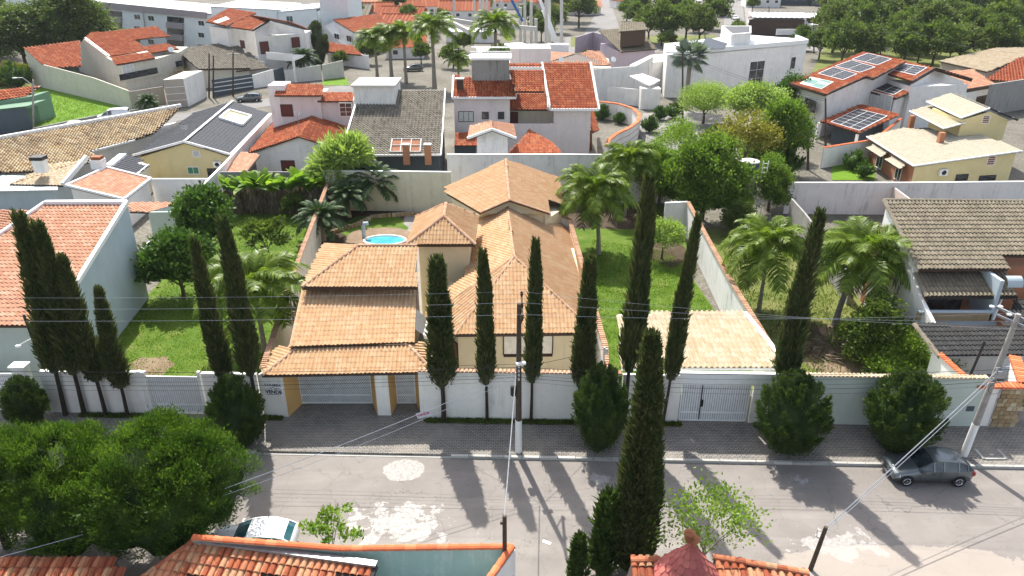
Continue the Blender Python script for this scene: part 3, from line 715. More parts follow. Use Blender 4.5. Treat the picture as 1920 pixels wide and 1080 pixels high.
# ================================================================ SETTING
def sheet(name, pts, z, mat, kind='structure'):
    o = MB().face([down(V3(p) if not isinstance(p, Vector) else p, z) for p in pts]).build(name, mat); o['kind'] = kind; return o
X = Vector
sheet('ground', [X((-700,-60,0)), X((700,-60,0)), X((700,1500,0)), X((-700,1500,0))], -.03, 'town_ground')
k0, k1 = P(470,852), P(1920,880); kd = (k1-k0).normalized()
def kl(x): return k0+kd*((x-k0.x)/kd.x)      # kerb line
WZ = .42; wl0, wl1 = P(100,771,WZ), P(1600,794,WZ)
def wl(x): t = (x-wl0.x)/(wl1.x-wl0.x); return wl0.lerp(wl1, t)   # front wall line
sheet('road', [X((-95,23.9,0)), X((95,23.3,0)), kl(95), kl(-95)], 0, 'asphalt')
struct(MB().prism([down(kl(-95)+X((0,.18,0)), .13), down(kl(95)+X((0,.18,0)), .13), down(wl(95)+X((0,.05,0)), WZ), down(wl(-95)+X((0,.05,0)), WZ)], .2).build('pavement', 'pavers'))
struct(MB().prism([down(p, .115) for p in (X((-95,12,0)), X((95,12,0)), X((95,23.1,0)), X((-95,23.7,0)))], .2).build('pavement', 'concrete_floor'))
for yy, nm in ((0, 'far'), (1, 'near')):      # kerb stones, one by one where they can be told apart
    root = MB().prism([down(p, .02) for p in ((kl(-40), kl(60), kl(60)+X((0,.17,0)), kl(-40)+X((0,.17,0))) if yy == 0 else (X((-40,23.5,0)), X((60,23.2,0)), X((60,23.4,0)), X((-40,23.7,0))))], .05).build('kerb', 'concrete'); struct(root)
    for i in range(56):
        x = -22+i*.98+(.0); a = kl(x) if yy == 0 else X((x, 23.58-.003*(x+40), 0)); gap = .03
        if yy == 0 and -14.6 < x < -3.4: continue       # dropped kerb at the driveway
        MB().box((a.x+.49, a.y+.085+kd.y*.5, .085), (.98-gap, .16, .14+RND.uniform(-.01,.012)), kd.y, RND.random()).build('kerb_stone', 'concrete_pale' if RND.random() < .35 else 'concrete', root)
def GP(*q): return [P(*p) for p in q]
# plots behind the wall
sheet('lawn', [wl(-29)+X((0,.3,0)), wl(-15.2)+X((0,.3,0)), P(560,497)+X((-.5,0,0)), P(618,400)+X((-.3,0,0)), P(445,398), P(340,470), P(300,530)], .05, 'lawn')
sheet('yard_paving', [wl(-15.2)+X((0,.1,0)), wl(5)+X((0,.1,0)), X((5.2,76,0)), X((-18.6,76,0))], .045, 'concrete_floor')
sheet('lawn', [wl(5.2)+X((0,.3,0)), P(1440,655,0)+X((.4,-1.6,0)), P(1343,587), P(1262,470), P(1100,440), X((6.3,60,0)), X((5.4,50,0))], .055, 'lawn')
sheet('lawn', [wl(14.8)+X((0,.3,0)), wl(30)+X((0,.3,0)), X((27,46,0)), X((29,68,0)), X((19,68,0)), X((16,50,0))], .05, 'lawn_dry')
sheet('lawn', [X((5.3,59,0)), X((15.5,59,0)), X((18,75,0)), X((5,75,0))], .06, 'lawn')
sheet('soil', [X((5.8,68,0)), X((13.5,67.5,0)), X((15,75,0)), X((5,75,0))], .066, 'soil')  # dark soil tone also stands in for shade on the rear lawn
sheet('soil', [X((-18.2,61,0)), X((-11,61,0)), X((-11,74,0)), X((-18.6,74,0))], .06, 'soil')
def disc(name, px, py, rx, z, mat, ry=None, n=22, wob=.12, kind='structure'):
    c = P(px, py); rx = abs(P(px+rx, py).x-c.x); ry = abs(P(px, py-ry).y-c.y) if ry else rx
    return sheet(name, [c+X((rx*math.cos(6.2832*i/n)*(1+wob*math.sin(i*2.1+px)), ry*math.sin(6.2832*i/n)*(1+wob*math.sin(i*1.7+py)), 0)) for i in range(n)], z, mat, kind)
disc('bare_earth', 275, 692, 48, .058, 'dirt', 22)
disc('bare_earth', 1560, 655, 95, .058, 'dirt', 45)
disc('bare_earth', 1500, 620, 40, .062, 'soil', 25)
disc('bare_earth', 1245, 470, 40, .066, 'soil', 28)
disc('garden_lawn', 700, 428, 62, .07, 'lawn', 24)
disc('pool_deck', 712, 447, 66, .10, 'dirt', 19, wob=.04)
pw = disc('pool_water', 722, 454, 37, .16, 'water_pool', 8, wob=.03)
# garden edging of rubble behind the pool
mb = thing('stone_edging', 'low curved rubble edging of the planting bed behind the pool', 'edging', P(640,440))
ed = [P(*q) for q in ((560,470),(620,440),(670,425),(700,410),(760,405),(815,408))]
for a, b in zip(ed, ed[1:]):
    k = max(2, int((b-a).length/.45))
    for i in range(k):
        p = a.lerp(b, (i+.5)/k); MB().box((p.x, p.y, .22), (.40+RND.uniform(-.08,.08), .3, .42+RND.uniform(-.06,.06)), RND.uniform(-.4,.4), RND.random()).build('stone', 'stone', mb)
c = P(722,454); rim = MB(); gx = abs(P(759,454).x-c.x)*1.05; gy = abs(P(722,446).y-c.y)*1.12
ring = [c+X((gx*math.cos(6.2832*i/26), gy*math.sin(6.2832*i/26), .17)) for i in range(27)]
rim.tube(ring, .12, 6, cap=False); tag(rim.build('pool_edge', 'trim_white'), 'rounded pale rim round the small turquoise swimming pool', 'pool edge')
t = thing('pool_cascade', 'pale blue curved cascade spout at the left end of the pool', 'fountain', P(683,447))
MB().tube([P(683,447), P(683,447)+X((0,0,1.2)), P(683,447)+X((.12,0,1.5)), P(683,447)+X((.5,0,1.5))], [.2,.18,.2,.2], 10).build('spout', 'wall_blue', t)

# ================================================================ FRONT WALL OF THE STREET
def fw(label, x0, x1, zt, mat='wall_white', cap=None, y0=0.0, name='front_wall', cm='tile_cap', grp='stretches of the white street wall'):
    """stretch of street wall between pixel columns x0, x1 at the foot line"""
    zt += .45; a, b = wl(P(x0, 778, WZ).x)+X((0,y0,0)), wl(P(x1, 785, WZ).x)+X((0,y0,0)); a.z = b.z = zt
    return boundary(label, [a, b], mat, .16, 0, cap, cm, grp, name)
fw('white street wall with four bare cypress trunks along its foot, left of a slatted gate', 92, 282, 2.75, cap='flat')
fw('short white street wall between the left slatted gate and the estate agent sign', 392, 490, 2.75, cap='flat')
pier = thing('gate_pier', 'thick white and apricot wall end carrying the painted sale sign', 'pier', P(520,779))
a = P(497,779,WZ); b = P(541,781,WZ); zt = 3.27
MB().prism([down(a, zt), down(b, zt), down(P(566,757,WZ), zt), down(P(566,757,WZ)-X((1.1,0,0)), zt)], lambda p: 0).build('pier_body', 'wall_white', pier)
MB().prism([down(b, zt-.01)+X((.012,0,0)), down(P(566,757,WZ), zt-.01)+X((.012,0,0)), down(P(566,757,WZ), zt-.01)+X((.03,0,0)), down(b, zt-.01)+X((.03,0,0))], lambda p: .0).build('side_face', 'wall_apricot', pier)
# painted sign: COLMEIA / rooflines / VENDE
sp = vplane(a, b); nrm = sp.n if sp.n.dot(CAM-a) > 0 else -sp.n
sg = thing('painted_sign', 'white estate agent sign reading COLMEIA VENDE on the street wall', 'sign', sp.at(514,729))
q = [sp.at(498,718), sp.at(528,718), sp.at(528,741), sp.at(498,741)]
MB().prism([p+nrm*.02 for p in (down(q[0],q[0].z), down(q[1],q[0].z), down(q[1],q[0].z)+nrm*.02, down(q[0],q[0].z)+nrm*.02)], lambda p: q[2].z).build('board', 'sign_white', sg)
def text(body, c, size, mat, parent, right, up, name='lettering', bold=0.0):
    cu = bpy.data.curves.new(name, 'FONT'); cu.body = body; cu.size = size; cu.align_x = 'CENTER'; cu.align_y = 'CENTER'; cu.extrude = .004; cu.offset = bold
    cu.materials.append(M[mat]); o = bpy.data.objects.new(name, cu); COL.objects.link(o); o.parent = parent
    r, u = right.normalized(), up.normalized(); n = r.cross(u)
    o.matrix_local = Matrix.Translation(c-world_loc(parent)) @ Matrix(((r.x,u.x,n.x),(r.y,u.y,n.y),(r.z,u.z,n.z))).to_4x4(); return o
rt = (q[1]-q[0]); rt.z = 0; UP = X((0,0,1)); ctr = (q[0]+q[2])/2+nrm*.05; hh = q[0].z-q[2].z
text('COLMEIA', ctr+UP*hh*.36, .23, 'sign_ink', sg, rt, UP, bold=.004)
text('VENDE', ctr-UP*hh*.22, .31, 'sign_ink', sg, rt, UP, bold=.012)
rr = rt.normalized()
g = MB(); g.bar(ctr-rr*.42-UP*hh*.43, ctr+rr*.42-UP*hh*.43, .012, .03)
for o0, w0, h0 in ((-.22,.18,.10), (.0,.22,.14), (.24,.2,.09)):
    g.bar(ctr+rr*(o0-w0)+UP*.02, ctr+rr*o0+UP*(.02+h0), .012, .02).bar(ctr+rr*o0+UP*(.02+h0), ctr+rr*(o0+w0)+UP*.02, .012, .02)
g.build('roofline_emblem', 'sign_ink', sg)
# driveway recess, gates, pillar
sheet('driveway', [wl(-13.4)+X((0,.04,0)), wl(-4.2)+X((0,.04,0)), P(788,755,WZ), P(560,755,WZ)], WZ+.004, 'pavers')
gate('wide white gate of slanting slats under the clay tiled canopy', P(566,757,WZ), P(699,757,WZ), 3.0, .5, .11, True, cat='garage gate')
t = thing('gate_pillar', 'white and apricot pillar between the wide gate and the small gate', 'pillar', P(718,778))
a, b, c2, d2 = P(709,779,WZ), P(733,779,WZ), P(744,757,WZ), P(700,757,WZ)
MB().prism([down(p, 3.27) for p in (a, b, c2, d2)], lambda p: 0).build('pillar_body', 'wall_white', t)
for p, q2, s in ((b, c2, 1), (a, d2, -1)): MB().prism([down(p, 3.25)+X((s*.012,0,0)), down(q2, 3.25)+X((s*.012,.0,0)), down(q2, 3.25)+X((s*.03,0,0)), down(p, 3.25)+X((s*.03,0,0))][::s], lambda p: 0).build('side_face', 'wall_apricot', t)
gate('narrow white pedestrian gate of slanting slats beside the pillar', P(745,757,WZ), P(780,757,WZ), 3.0, .5, .10, True)
t = thing('gate_pier', 'apricot sided wall end right of the pedestrian gate', 'pier', P(790,775))
MB().prism([down(p, 3.25) for p in (P(781,757,WZ), P(791,780,WZ), P(796,780,WZ), P(790,757,WZ))], lambda p: 0).build('pier_body', 'wall_apricot', t)
t = thing('numbered_sign', 'small white sign board with pink letters reading VENDE low on the wall corner', 'sign', P(800,778))
a = P(797,782,.4)+X((0,-.15,.08)); r_ = X((.95,.0,.3)).normalized(); u_ = X((-.3,-.0,.95)).normalized()
MB().idx([a+r_*x+u_*y+X((0,z,0)) for z in (0,.02) for x, y in ((-.42,0),(.42,0),(.42,.4),(-.42,.4))], [(0,1,2,3),(7,6,5,4),(0,4,5,1),(1,5,6,2),(2,6,7,3),(3,7,4,0)]).build('board', 'sign_white', t)
text('VENDE', a+u_*.25+X((0,-.012,0)), .24, 'sign_pink', t, r_, u_, bold=.012)
fw('long white street wall in front of the main house, topped with clay coping', 790, 1160, 3.15, cap='tile')
fw('white street wall under the pale tiled canopy, left of the double gate', 1160, 1268, 3.12)
gate('white vertical slatted gate with dark centre latch under the pale canopy', wl(P(1270,782,WZ).x), wl(P(1392,782,WZ).x), 2.95, .5, .13, cat='gate')
mbg = thing('gate_latch', 'dark vertical lock bar on the white double gate', 'latch', wl(P(1300,782).x)); a = wl(P(1300,782).x)+X((0,-.08,0))
MB().bar(a+UP*.2, a+UP*2.5, .05).bar(a+UP*1.1+X((.08,0,0)), a+UP*1.5+X((.08,0,0)), .12, .1).build('latch_bar', 'metal_dark', mbg)
fw('short white wall piece right of the double gate', 1396, 1437, 3.12)
fw('pale green street wall behind the two globe conifers', 1437, 1812, 3.2, 'wall_pale_green', 'tile', grp=None, cm='tile_pale')
gate('white slatted gate behind the small conifer at the left edge', P(-60,771,WZ), P(60,770,WZ), 3.0, .5, .12)
t = thing('gate_pier', 'white pier with a square cap at the left edge of the street wall', 'pier', P(77,770))
p = wl(P(77,770).x)+X((0,.1,0)); MB().box(p+UP*1.3, (.8,.5,3.5)).build('pier_body', 'wall_white', t); MB().box(p+UP*3.1, (.95,.65,.12)).build('cap', 'trim_white', t)
gate('white slatted gate with grey kick panel left of the estate agent sign', wl(P(283,770,WZ).x), wl(P(390,772,WZ).x), 2.95, .5, .12)
for x in (281, 391):
    t = thing('gate_post', 'slim white post %s of the left slatted gate' % ('on the left side' if x == 281 else 'on the right side'), 'post', wl(P(x,771).x)); MB().box(wl(P(x,771,WZ).x)+UP*1.45, (.16,.22,2.9)).build('post_body', 'trim_white', t)
# ground cover along the wall foot
def verge(x0, x1, n, w=.42, off=-.3):
    g = np.random.default_rng(int(x0)); a, b = wl(P(x0,780).x), wl(P(x1,782).x)
    s = g.random(n)[:, None]; pos = np.array(a)+(np.array(b)-np.array(a))*s; pos[:, 1] += off+g.uniform(-w/2, w/2, n); pos[:, 2] = .36
    o = leaves('ground_cover', None, g, pos, g.normal(0, .5, (n,3))+[0,0,1], .10+.12*g.random(n), .05, 'leaf_mid'); o['kind'] = 'stuff'
verge(800, 1080, 5000); verge(1180, 1268, 1500); verge(1398, 1430, 700); verge(500, 538, 800); verge(160, 280, 2000); verge(395, 490, 1500)
# pavement fixtures
t = thing('meter_box', 'square concrete inspection pit with a broken cover in the pavement at the right', 'inspection box', P(1855,855))
p = P(1855,856)+UP*.13
for s, dx, dy in ((1,.62,0),(-1,-.62,0)): MB().box(p+X((dx,0,.04)), (.14,.9,.12)).build('rim', 'concrete', t)
for dy in (.42,-.42): MB().box(p+X((0,dy,.04)), (1.1,.14,.11)).build('rim', 'concrete', t)
MB().box(p+X((0,0,.0)), (1.1,.7,.02)).build('lid', 'metal_dark', t); MB().box(p+X((.1,.05,.04)), (.4,.25,.06), .6).build('rubble', 'concrete_pale', t)
tag(MB().box(P(1025,1017)+UP*.01, (.42,.16,.015), -.5).build('paper_litter', 'sign_white'), 'scrap of white paper lying on the road', 'litter')

# ================================================================ POLES AND WIRES
pc = P(972,850); t = thing('utility_pole', 'dark utility pole with a white painted foot in front of the main house', 'utility pole', pc, 'utility poles on the far pavement')
MB().tube([pc+UP*2.2, pc+UP*9.3], [.17,.11], 12).build('pole_shaft', 'pole_wood', t)
MB().tube([pc, pc+UP*2.25], [.195,.18], 12).build('painted_foot', 'trim_white', t)
HV = []
arm = [pc+X((.15,-1.0,8.9)), pc+X((.15,1.6,8.9))]
MB().bar(arm[0], arm[1], .11, .14).build('crossarm', 'pole_wood', t)
ins = MB()
for q in (0, .5, 1):
    p = arm[0].lerp(arm[1], q); MB().lathe(p+UP*.05, [(.05,0),(.10,.08),(.05,.12),(.10,.2),(.04,.26)], 8).build('insulator', 'timber_dark', t); HV.append(p+UP*.3)
br = MB(); br.bar(pc+UP*7.9, arm[0], .05).bar(pc+UP*7.9, arm[1], .05).build('brace', 'metal_dark', t)
MB().lathe(pc+X((-.28,-.1,3.9)), [(.14,0),(.16,.05),(.16,.55),(.06,.62)], 10).build('service_box', 'metal_dark', t)
for z in (5.0, 5.25, 5.5, 5.75): MB().box(pc+X((.0,-.24,z)), (.10,.14,.09)).build('spool_insulator', 'ceramic', t)
MB().box(pc+X((.1,-.25,5.95)), (.5,.2,.12), .3).build('junction_box', 'trim_white', t)
pr = P(1805,858); tp = pr+X((.45,0,8.9))
t = thing('utility_pole', 'leaning grey concrete utility pole with crossarm beside the parked grey car', 'utility pole', pr, 'utility poles on the far pavement')
MB().tube([pr+X((.12,0,2.2)), tp], [.18,.12], 12).build('pole_shaft', 'pole_concrete', t); MB().tube([pr, pr+X((.12,0,2.25))], [.205,.19], 12).build('painted_foot', 'trim_white', t)
for dz, k in ((0,1),(-.35,.8)): MB().bar(tp+X((-.35,1.2*k,-.2+dz)), tp+X((.7,-1.5*k,-.2+dz)), .10, .12).build('crossarm', 'metal_grey', t)
HR = []
for q in (0, .33, .66, 1):
    p = (tp+X((-.35,1.2,-.2))).lerp(tp+X((.7,-1.5,-.2)), q)
    for s in (-1, 1): MB().lathe(p+X((s*.22,0,-.05)), [(.03,0),(.12,.03),(.12,.10),(.03,.14)], 10).build('insulator', 'lamp_clear', t)
    HR.append(p+UP*.1)
MB().box(pr+X((.3,-.3,5.6)), (.45,.3,.4)).build('junction_box', 'metal_grey', t)
for z in (5.0,5.3,5.9): MB().bar(pr+X((.0,-.25,z)), pr+X((.7,-.2,z+.05)), .05).build('bracket', 'metal_grey', t)
lc = MB(); lp = [pr+X((.3+.35*math.cos(q*.5), -.3, 4.7+.35*math.sin(q*.5))) for q in range(14)]; lc.tube(lp, .012, 4).build('cable_loop', 'wire_black', t)
for k in range(3):
    L = [X((-45, HV[k].y+.3, 9.0)), HV[k], HR[min(3, k+1)], X((70, HR[0].y, 9.0))]
    wire('high voltage wire, %s of the three along the street' % ('nearest the road', 'middle one', 'nearest the house')[k], L, .0065, 'wire_pale', .35, 'high voltage wires')
for k, (z, rad) in enumerate(((5.75,.015),(5.5,.008),(5.25,.008),(5.05,.013),(4.8,.007))):
    wire(('thick black telephone cable lowest but one in the bundle','thin black low voltage wire just under the top cable','thin black low voltage wire in the middle of the bundle','thick black telecom cable above the lowest wire','lowest thin black wire of the cable bundle')[k] if k else 'topmost thick black cable of the low bundle along the street', [X((-45, 32.9+k*.12, z+.15)), pc+X((0,-.3+k*.05,z)), pr+X((.3,-.3,z+.1)), X((70, 32.7, z))], rad, 'wire_black', .45+.1*k, 'low cables along the street')
fg1 = P(945,1040,3.3); p0 = pc+X((-.15,-.25,5.3))
fp = thing('wooden_post', 'black weathered wooden service post by the orange capped wall corner', 'post', down(fg1+X((0,-.1,0)), 0), 'wooden service posts')
tb = PY(946,967,fg1.y-.1); MB().tube([down(tb, 0), tb], [.10,.085], 8).build('post_body', 'pole_wood', fp)
MB().box(tb+X((-.12,0,-.35)), (.1,.1,.12)).build('insulator', 'metal_dark', fp)
wire('pale twisted service drop from the centre pole to the black post', [p0, tb], .022, 'wire_pale', .15, 'service drops')
fl = PY(334,940,24.6); t = thing('wooden_post', 'grey wooden service post with a bent conduit beside the big round conifer', 'post', down(fl, 0), 'wooden service posts')
MB().tube([down(fl, 0), fl], [.13,.11], 8).build('post_body', 'bark_pale', t); MB().tube([fl+X((.22,0,-1.8)), fl+X((.22,0,-.3)), fl+X((.4,0,-.25)), fl+X((.42,0,-.4))], .03, 6).build('conduit', 'metal_grey', t)
wire('pale service drop running to the post beside the round conifer', [pc+X((-.1,-.25,5.4)), fl-UP*.2], .018, 'wire_pale', .35, 'service drops')
wire('thin lower service drop to the post beside the round conifer', [pc+X((-.1,-.25,5.1)), fl-UP*.5], .012, 'wire_pale', .55, 'service drops')
wire('thin wire leaving the bottom left corner of the picture', [fl-UP*.3, P(-60,1060,3.6)], .012, 'wire_pale', .2, 'service drops')
fr = PY(1549,988,24.6); t = thing('wooden_post', 'black wooden service post in front of the road patches at the lower right', 'post', down(fr-X((.25,0,0)), 0), 'wooden service posts')
MB().tube([down(fr-X((.25,0,0)), 0), fr], [.11,.09], 8).build('post_body', 'pole_wood', t); MB().tube([fr+X((-.1,0,-.3)), fr+X((-.35,.0,-.2)), fr+X((-.3,0,-.6)), fr+X((-.1,0,-.7))], .015, 5).build('cable_loop', 'wire_black', t)
wire('twisted service drop crossing in front of the grey car', [pr+X((.1,-.3,5.8)), fr-UP*.05], .024, 'wire_pale', .2, 'service drops')
wire('smooth lower service drop crossing in front of the grey car', [pr+X((.1,-.3,5.4)), fr-UP*.3], .015, 'wire_pale', .25, 'service drops')
wire('service drop from the centre pole to the main house wall', [pc+X((-.1,.1,5.7)), P(800,690,3.2)+X((-1,0,.2))], .012, 'wire_black', .2, 'service drops')
wire('service drop from the centre pole to the white wall at the right', [pc+X((.1,.1,5.5)), P(1130,655,3.8)], .014, 'wire_black', .2, 'service drops')
hp = P(1131,690,3.1); t = thing('service_mast', 'grey electricity service mast at the right front corner of the main house', 'mast', down(hp,0)); MB().tube([down(hp,0), hp+UP*1.4], .06, 6).build('mast_tube', 'metal_grey', t); MB().box(hp+X((.1,0,1.1)), (.25,.1,.4)).build('bracket', 'metal_grey', t)
for i, (x0, y0, ztop, lab) in enumerate(((44,590,0,'slim grey service mast leaning on the pier at the left edge'),(1847,640,0,'slim dark service mast by the neighbour entrance at the right'))):
    yy = 36.9; p = PY(x0, y0, yy); t = thing('service_mast', lab, 'mast', down(p+X((.3 if i == 0 else -.5,0,0)), 0)); MB().tube([down(p+X((.3 if i == 0 else -.5,0,0)), 0), p], .075, 7).build('mast_tube', 'metal_dark', t)
    if i == 0: MB().bar(p+X((.1,0,-1.5)), p+X((-.7,-.1,-1.9)), .05).build('bracket', 'trim_white', t); MB().box(p+X((-.8,-.1,-2.0)), (.3,.14,.12)).build('security_camera', 'trim_white', t)
# cars
place(car('parked_car', 'dark grey five door hatchback parked by the globe conifer', (0,0,0), 0, 'paint_grey', 4.15, 1.72, 'hatch'), P(1748,912)+X((0,.85,0)), rz=-.02)
place(car('parked_car', 'white car half hidden between the round conifer and the near red roof', (0,0,0), 0, 'paint_white', 4.0, 1.72, 'hatch', glass='glass_teal'), X((-12.0,25.75,0)), rz=.03)
# ================================================================ MAIN HOUSE
def house(name, label, at, cat='house', group=None): return thing(name, label, cat, down(at, 0), group)
TH = dict(mat='tile_house', w=.24, c=.40)
h = house('clay_tiled_house', 'sprawling cream house with tan clay tile roofs and a square tower in the middle', P(960,620))
ez = 3.5; e0, e1 = P(853,627,ez), P(1117,624,ez); pl = splane(e0, e1, .44); A = pl.at(964,481); B = P(950,374,A.z); c5 = P(800,595,ez)
roof(h, [e0, e1, A], **TH); roof(h, [c5, e0, A], **TH)
plr = plane3(A, B, e1); roof(h, [e1, plr.at(1092,507), plr.at(1066,414), plr.at(1033,400), B, A], **TH)
pll = plane3(A, B, c5); roof(h, [c5, A, B, pll.at(898,396), pll.at(870,520), pll.at(801,565)], **TH)
for s in ((A, e0), (A, e1), (A, c5), (A, B)): caps(h, s, rad=.10)
fr_ = [down(p, 0) for p in (c5, e0, e1)]; ins_ = X((0,.45,0))
block(h, [c5+X((.5,.3,0)), e0+ins_+X((.15,0,0)), e1+ins_-X((.3,0,0)), e1+X((-.3,14,0)), c5+X((.5,14,0))], ez-.02, 0, 'wall_cream')
fp_ = vplane(e0+ins_, e1+ins_)
win(h, fp_, (944,629,1036,664), 'timber_dark', 'shutter_white', 3, 1, sill='timber_dark')
win(h, vplane(c5+X((.5,.3,0)), e0+ins_+X((.15,0,0))), (846,640,859,686), 'timber_dark', 'timber', 1, 1, name='door')
trim(h, [e0-UP*.1, e1-UP*.1], 'timber_dark', .06, .16, 'fascia')
# upper rear wing
uz = A.z+.75; U0 = P(955,375,uz); U1 = P(948,299,uz); le = P(838,363,uz-1.75); re = P(1031,400,uz-1.2)
p1 = plane3(U0, U1, le); roof(h, [le, p1.at(900,399), U0, U1, p1.at(833,352)], **TH)
p2 = plane3(U0, U1, re); roof(h, [re, p2.at(1027,374), p2.at(1064,387), p2.at(1049,333), p2.at(1005,318), U1, U0], **TH)
caps(h, (U0, U1)); caps(h, (p1.at(900,399), U0, re), rad=.11)
drop(h, [p1.at(850,372)-UP*.25+X((.3,.6,0)), p1.at(899,399)-UP*.25+X((0,.6,0)), U0-UP*.25+X((0,.6,0)), re-UP*.25+X((-.3,.6,0))], 0, 'wall_cream')
w0 = p2.at(1064,387); block(h, [re+X((-.4,.7,0)), w0+X((-.3,.3,0)), w0+X((-.3,9,0)), re+X((-.4,9,0))], w0.z-.25, 0, 'wall_cream')
block(h, [le+X((.4,.5,0)), U0+X((0,.9,0)), U0+X((-1,4,0)), le+X((.8,4,0))], le.z-.3, 0, 'wall_cream')
# tower
tz = 6.5; t0, t1 = P(762,458,tz), P(891,458,tz); tp_ = splane(t0, t1, .62); TA = tp_.at(832,405); TB = P(836,381,TA.z)
t2 = t1+X((-.0,(TB.y-t0.y)*1.15,0)); t3 = t0+X((.0,(TB.y-t0.y)*1.15,0))
roof(h, [t0, t1, TA], **TH); roof(h, [t1, t2, TB, TA], **TH); roof(h, [t3, t0, TA, TB], **TH); roof(h, [t2, t3, TB], **TH)
for s in ((TA, t0), (TA, t1), (TA, TB), (TB, t2), (TB, t3)): caps(h, s, rad=.14)
g0, g1 = P(783,463,tz-.1)+X((0,.5,0)), P(879,463,tz-.1)+X((0,.5,0))
block(h, [g0, g1, X((g1.x, t2.y-.5, 0)), X((g0.x, t2.y-.5, 0))], tz-.05, 0, 'wall_cream', 'tower_wall')
trim(h, [t0-UP*.12, t1-UP*.12], 'timber_dark', .06, .14, 'fascia')
# garage wing: three stepped roofs
lz = 3.4; l0, l1 = P(491,704,lz), P(814,698,lz); lp_ = splane(l0, l1, .36); la, lb = lp_.at(561,648), lp_.at(764,645); lb.z = la.z = (la.z+lb.z)/2
roof(h, [l0, l1, lb, la], **TH); rr_ = plane3(l1, lb, P(808,641,la.z-.25)); roof(h, [l1, rr_.at(808,641), lb], **TH)
ll_ = plane3(l0, la, P(512,652,lz+.15)); roof(h, [l0, la, ll_.at(515,651)], **TH)
for s in ((l1, lb), (l0, la), (la, lb)): caps(h, s, rad=.12)
m0, m1 = P(545,650,la.z+.12), P(777,642,la.z+.12); mp_ = splane(m0, m1, .30)
mt0, mt1 = mp_.at(570,536), mp_.at(783,536); roof(h, [m0, m1, mt1, mt0], **TH)
u0, u1 = down(P(566,538,mt0.z+.4), mt0.z+.4), P(783,538,mt0.z+.4); up_ = splane(u0, u1, .40); ua, ub = up_.at(672,460), up_.at(781,460)
roof(h, [u0, u1, ub, ua], **TH); ul_ = plane3(u0, ua, P(603,459,u0.z+.2)); roof(h, [u0, ua, ul_.at(604,458)], **TH)
caps(h, (ua, ub)); caps(h, (u0, ua)); trim(h, [m0-UP*.05, mt0-UP*.05], 'tile_cap', .2, .12, 'verge')
trim(h, [u0-UP*.1, u1-UP*.1], 'timber_dark', .06, .2, 'fascia')
block(h, [mt0+X((.3,.7,0)), mt1+X((-.6,.7,0)), mt1+X((-.6,4.5,0)), mt0+X((.3,4.5,0))], u0.z-.2, 0, 'wall_cream')
for x in (556, 740):
    q = P(x,700,2.8); 
block(h, [m0+X((.2,.5,0)), mt0+X((.2,.5,0)), mt0+X((.4,.5,0)), m0+X((.4,.5,0))], 3.3, 0, 'wall_cream')
t = thing('curved_awning', 'small curved white awning over the porch beside the tower', 'awning', P(792,620,0)); q = P(790,612,2.5)
mb = MB(); vs = [q+X((-.6+1.2*i/6, yy, .9*math.sin(math.pi*.5*i/6)*-1+.6)) for yy in (-.8, 1.6) for i in range(7)]
mb.idx(vs, [(i, i+1, i+8, i+7) for i in range(6)]).build('awning_sheet', 'trim_white', t); MB().bar(vs[0], vs[7], .05).bar(vs[6], vs[13], .05).bar(down(vs[6],0), vs[6], .06).build('awning_frame', 'trim_white', t)
# pale tiled canopy on the right
cz = 3.4; h2 = house('tiled_canopy', 'wide low canopy with pale sandy tiles above the slatted double gate', P(1290,680), 'canopy')
q0, q1 = P(1165,691,cz), P(1477,690,cz); cp_ = splane(q0, q1, .16); CB = [q0, q1, cp_.at(1443,645), cp_.at(1396,587), cp_.at(1160,589)]
roof(h2, CB, 'tile_pale', .32, .46, slab='trim_white', amp=.12, lip=.012)
trim(h2, [CB[1]+UP*.06, CB[2]+UP*.06, CB[3]+UP*.06], 'trim_white', .3, .1, 'flashing')
for x, y in ((1180,700),(1420,700),(1180,640),(1400,640)): MB().tube([down(cp_.at(x,y),0), cp_.at(x,y)-UP*.15], .09, 8).build('post', 'trim_white', h2)
a, b = wl(P(1262,782,WZ).x), wl(P(1440,782,WZ).x); MB().wall(a+X((0,.02,0)), b+X((0,.02,0)), 3.74, 3.74, 2.98, .24).build('beam', 'trim_white', h2)
# ================================================================ BOUNDARY WALLS AROUND THE PLOTS
boundary('white plot wall with clay coping between the grass plot and the garage wing', [P(492,692,3.0), P(556,497,3.05), P(615,343,3.1)], 'wall_beige', cap='tile')
boundary('tall white roughcast wall with clay coping right of the large lawn', [P(1479,691,3.0), P(1443,645,3.1), P(1365,518,3.15), P(1290,379,3.2)], 'wall_white_dirty', cap='tile')
boundary('short white wall turning the corner behind the large lawn', [P(1290,379,3.2), P(1247,381,3.1)], 'wall_white', cap='flat')
boundary('low parapet with pink clay coping along the right side of the main house', [P(1137,690,3.2), P(1135,650,3.3), P(1095,507,3.6), P(1068,412,4.0)], 'wall_white', cap='tile')
boundary('parapet crossing between the two main house roofs', [P(1068,412,4.0), P(1030,397,4.3)], 'wall_white', cap='tile')
boundary('stained pale cream wall behind the pool garden', [P(608,320,4.3), P(845,323,4.3)], 'wall_lot', cap='flat')
boundary('dark concrete wall behind the row of banana plants', [P(413,322,3.6), P(608,322,3.6)], 'concrete_black')
boundary('white neighbour wall with grey streaks behind the main house roof', [P(838,290,5.2), P(1062,290,5.2), P(1265,292,5.2)], 'wall_white_dirty', cap='flat')
boundary('long white boundary wall rising beside the grey slate roof', [P(345,382,3.4), P(416,312,3.6), P(533,188,3.8)], 'wall_white', cap='flat')
boundary('white yard wall between the pink tiled roof and the banana plants', [P(283,336,2.9), P(396,336,2.9)], 'wall_white', cap='flat')
boundary('white wall with black mould between the two right plots', [P(1485,372,2.6), P(1510,400,2.6), P(1600,520,2.4)], 'concrete_black')
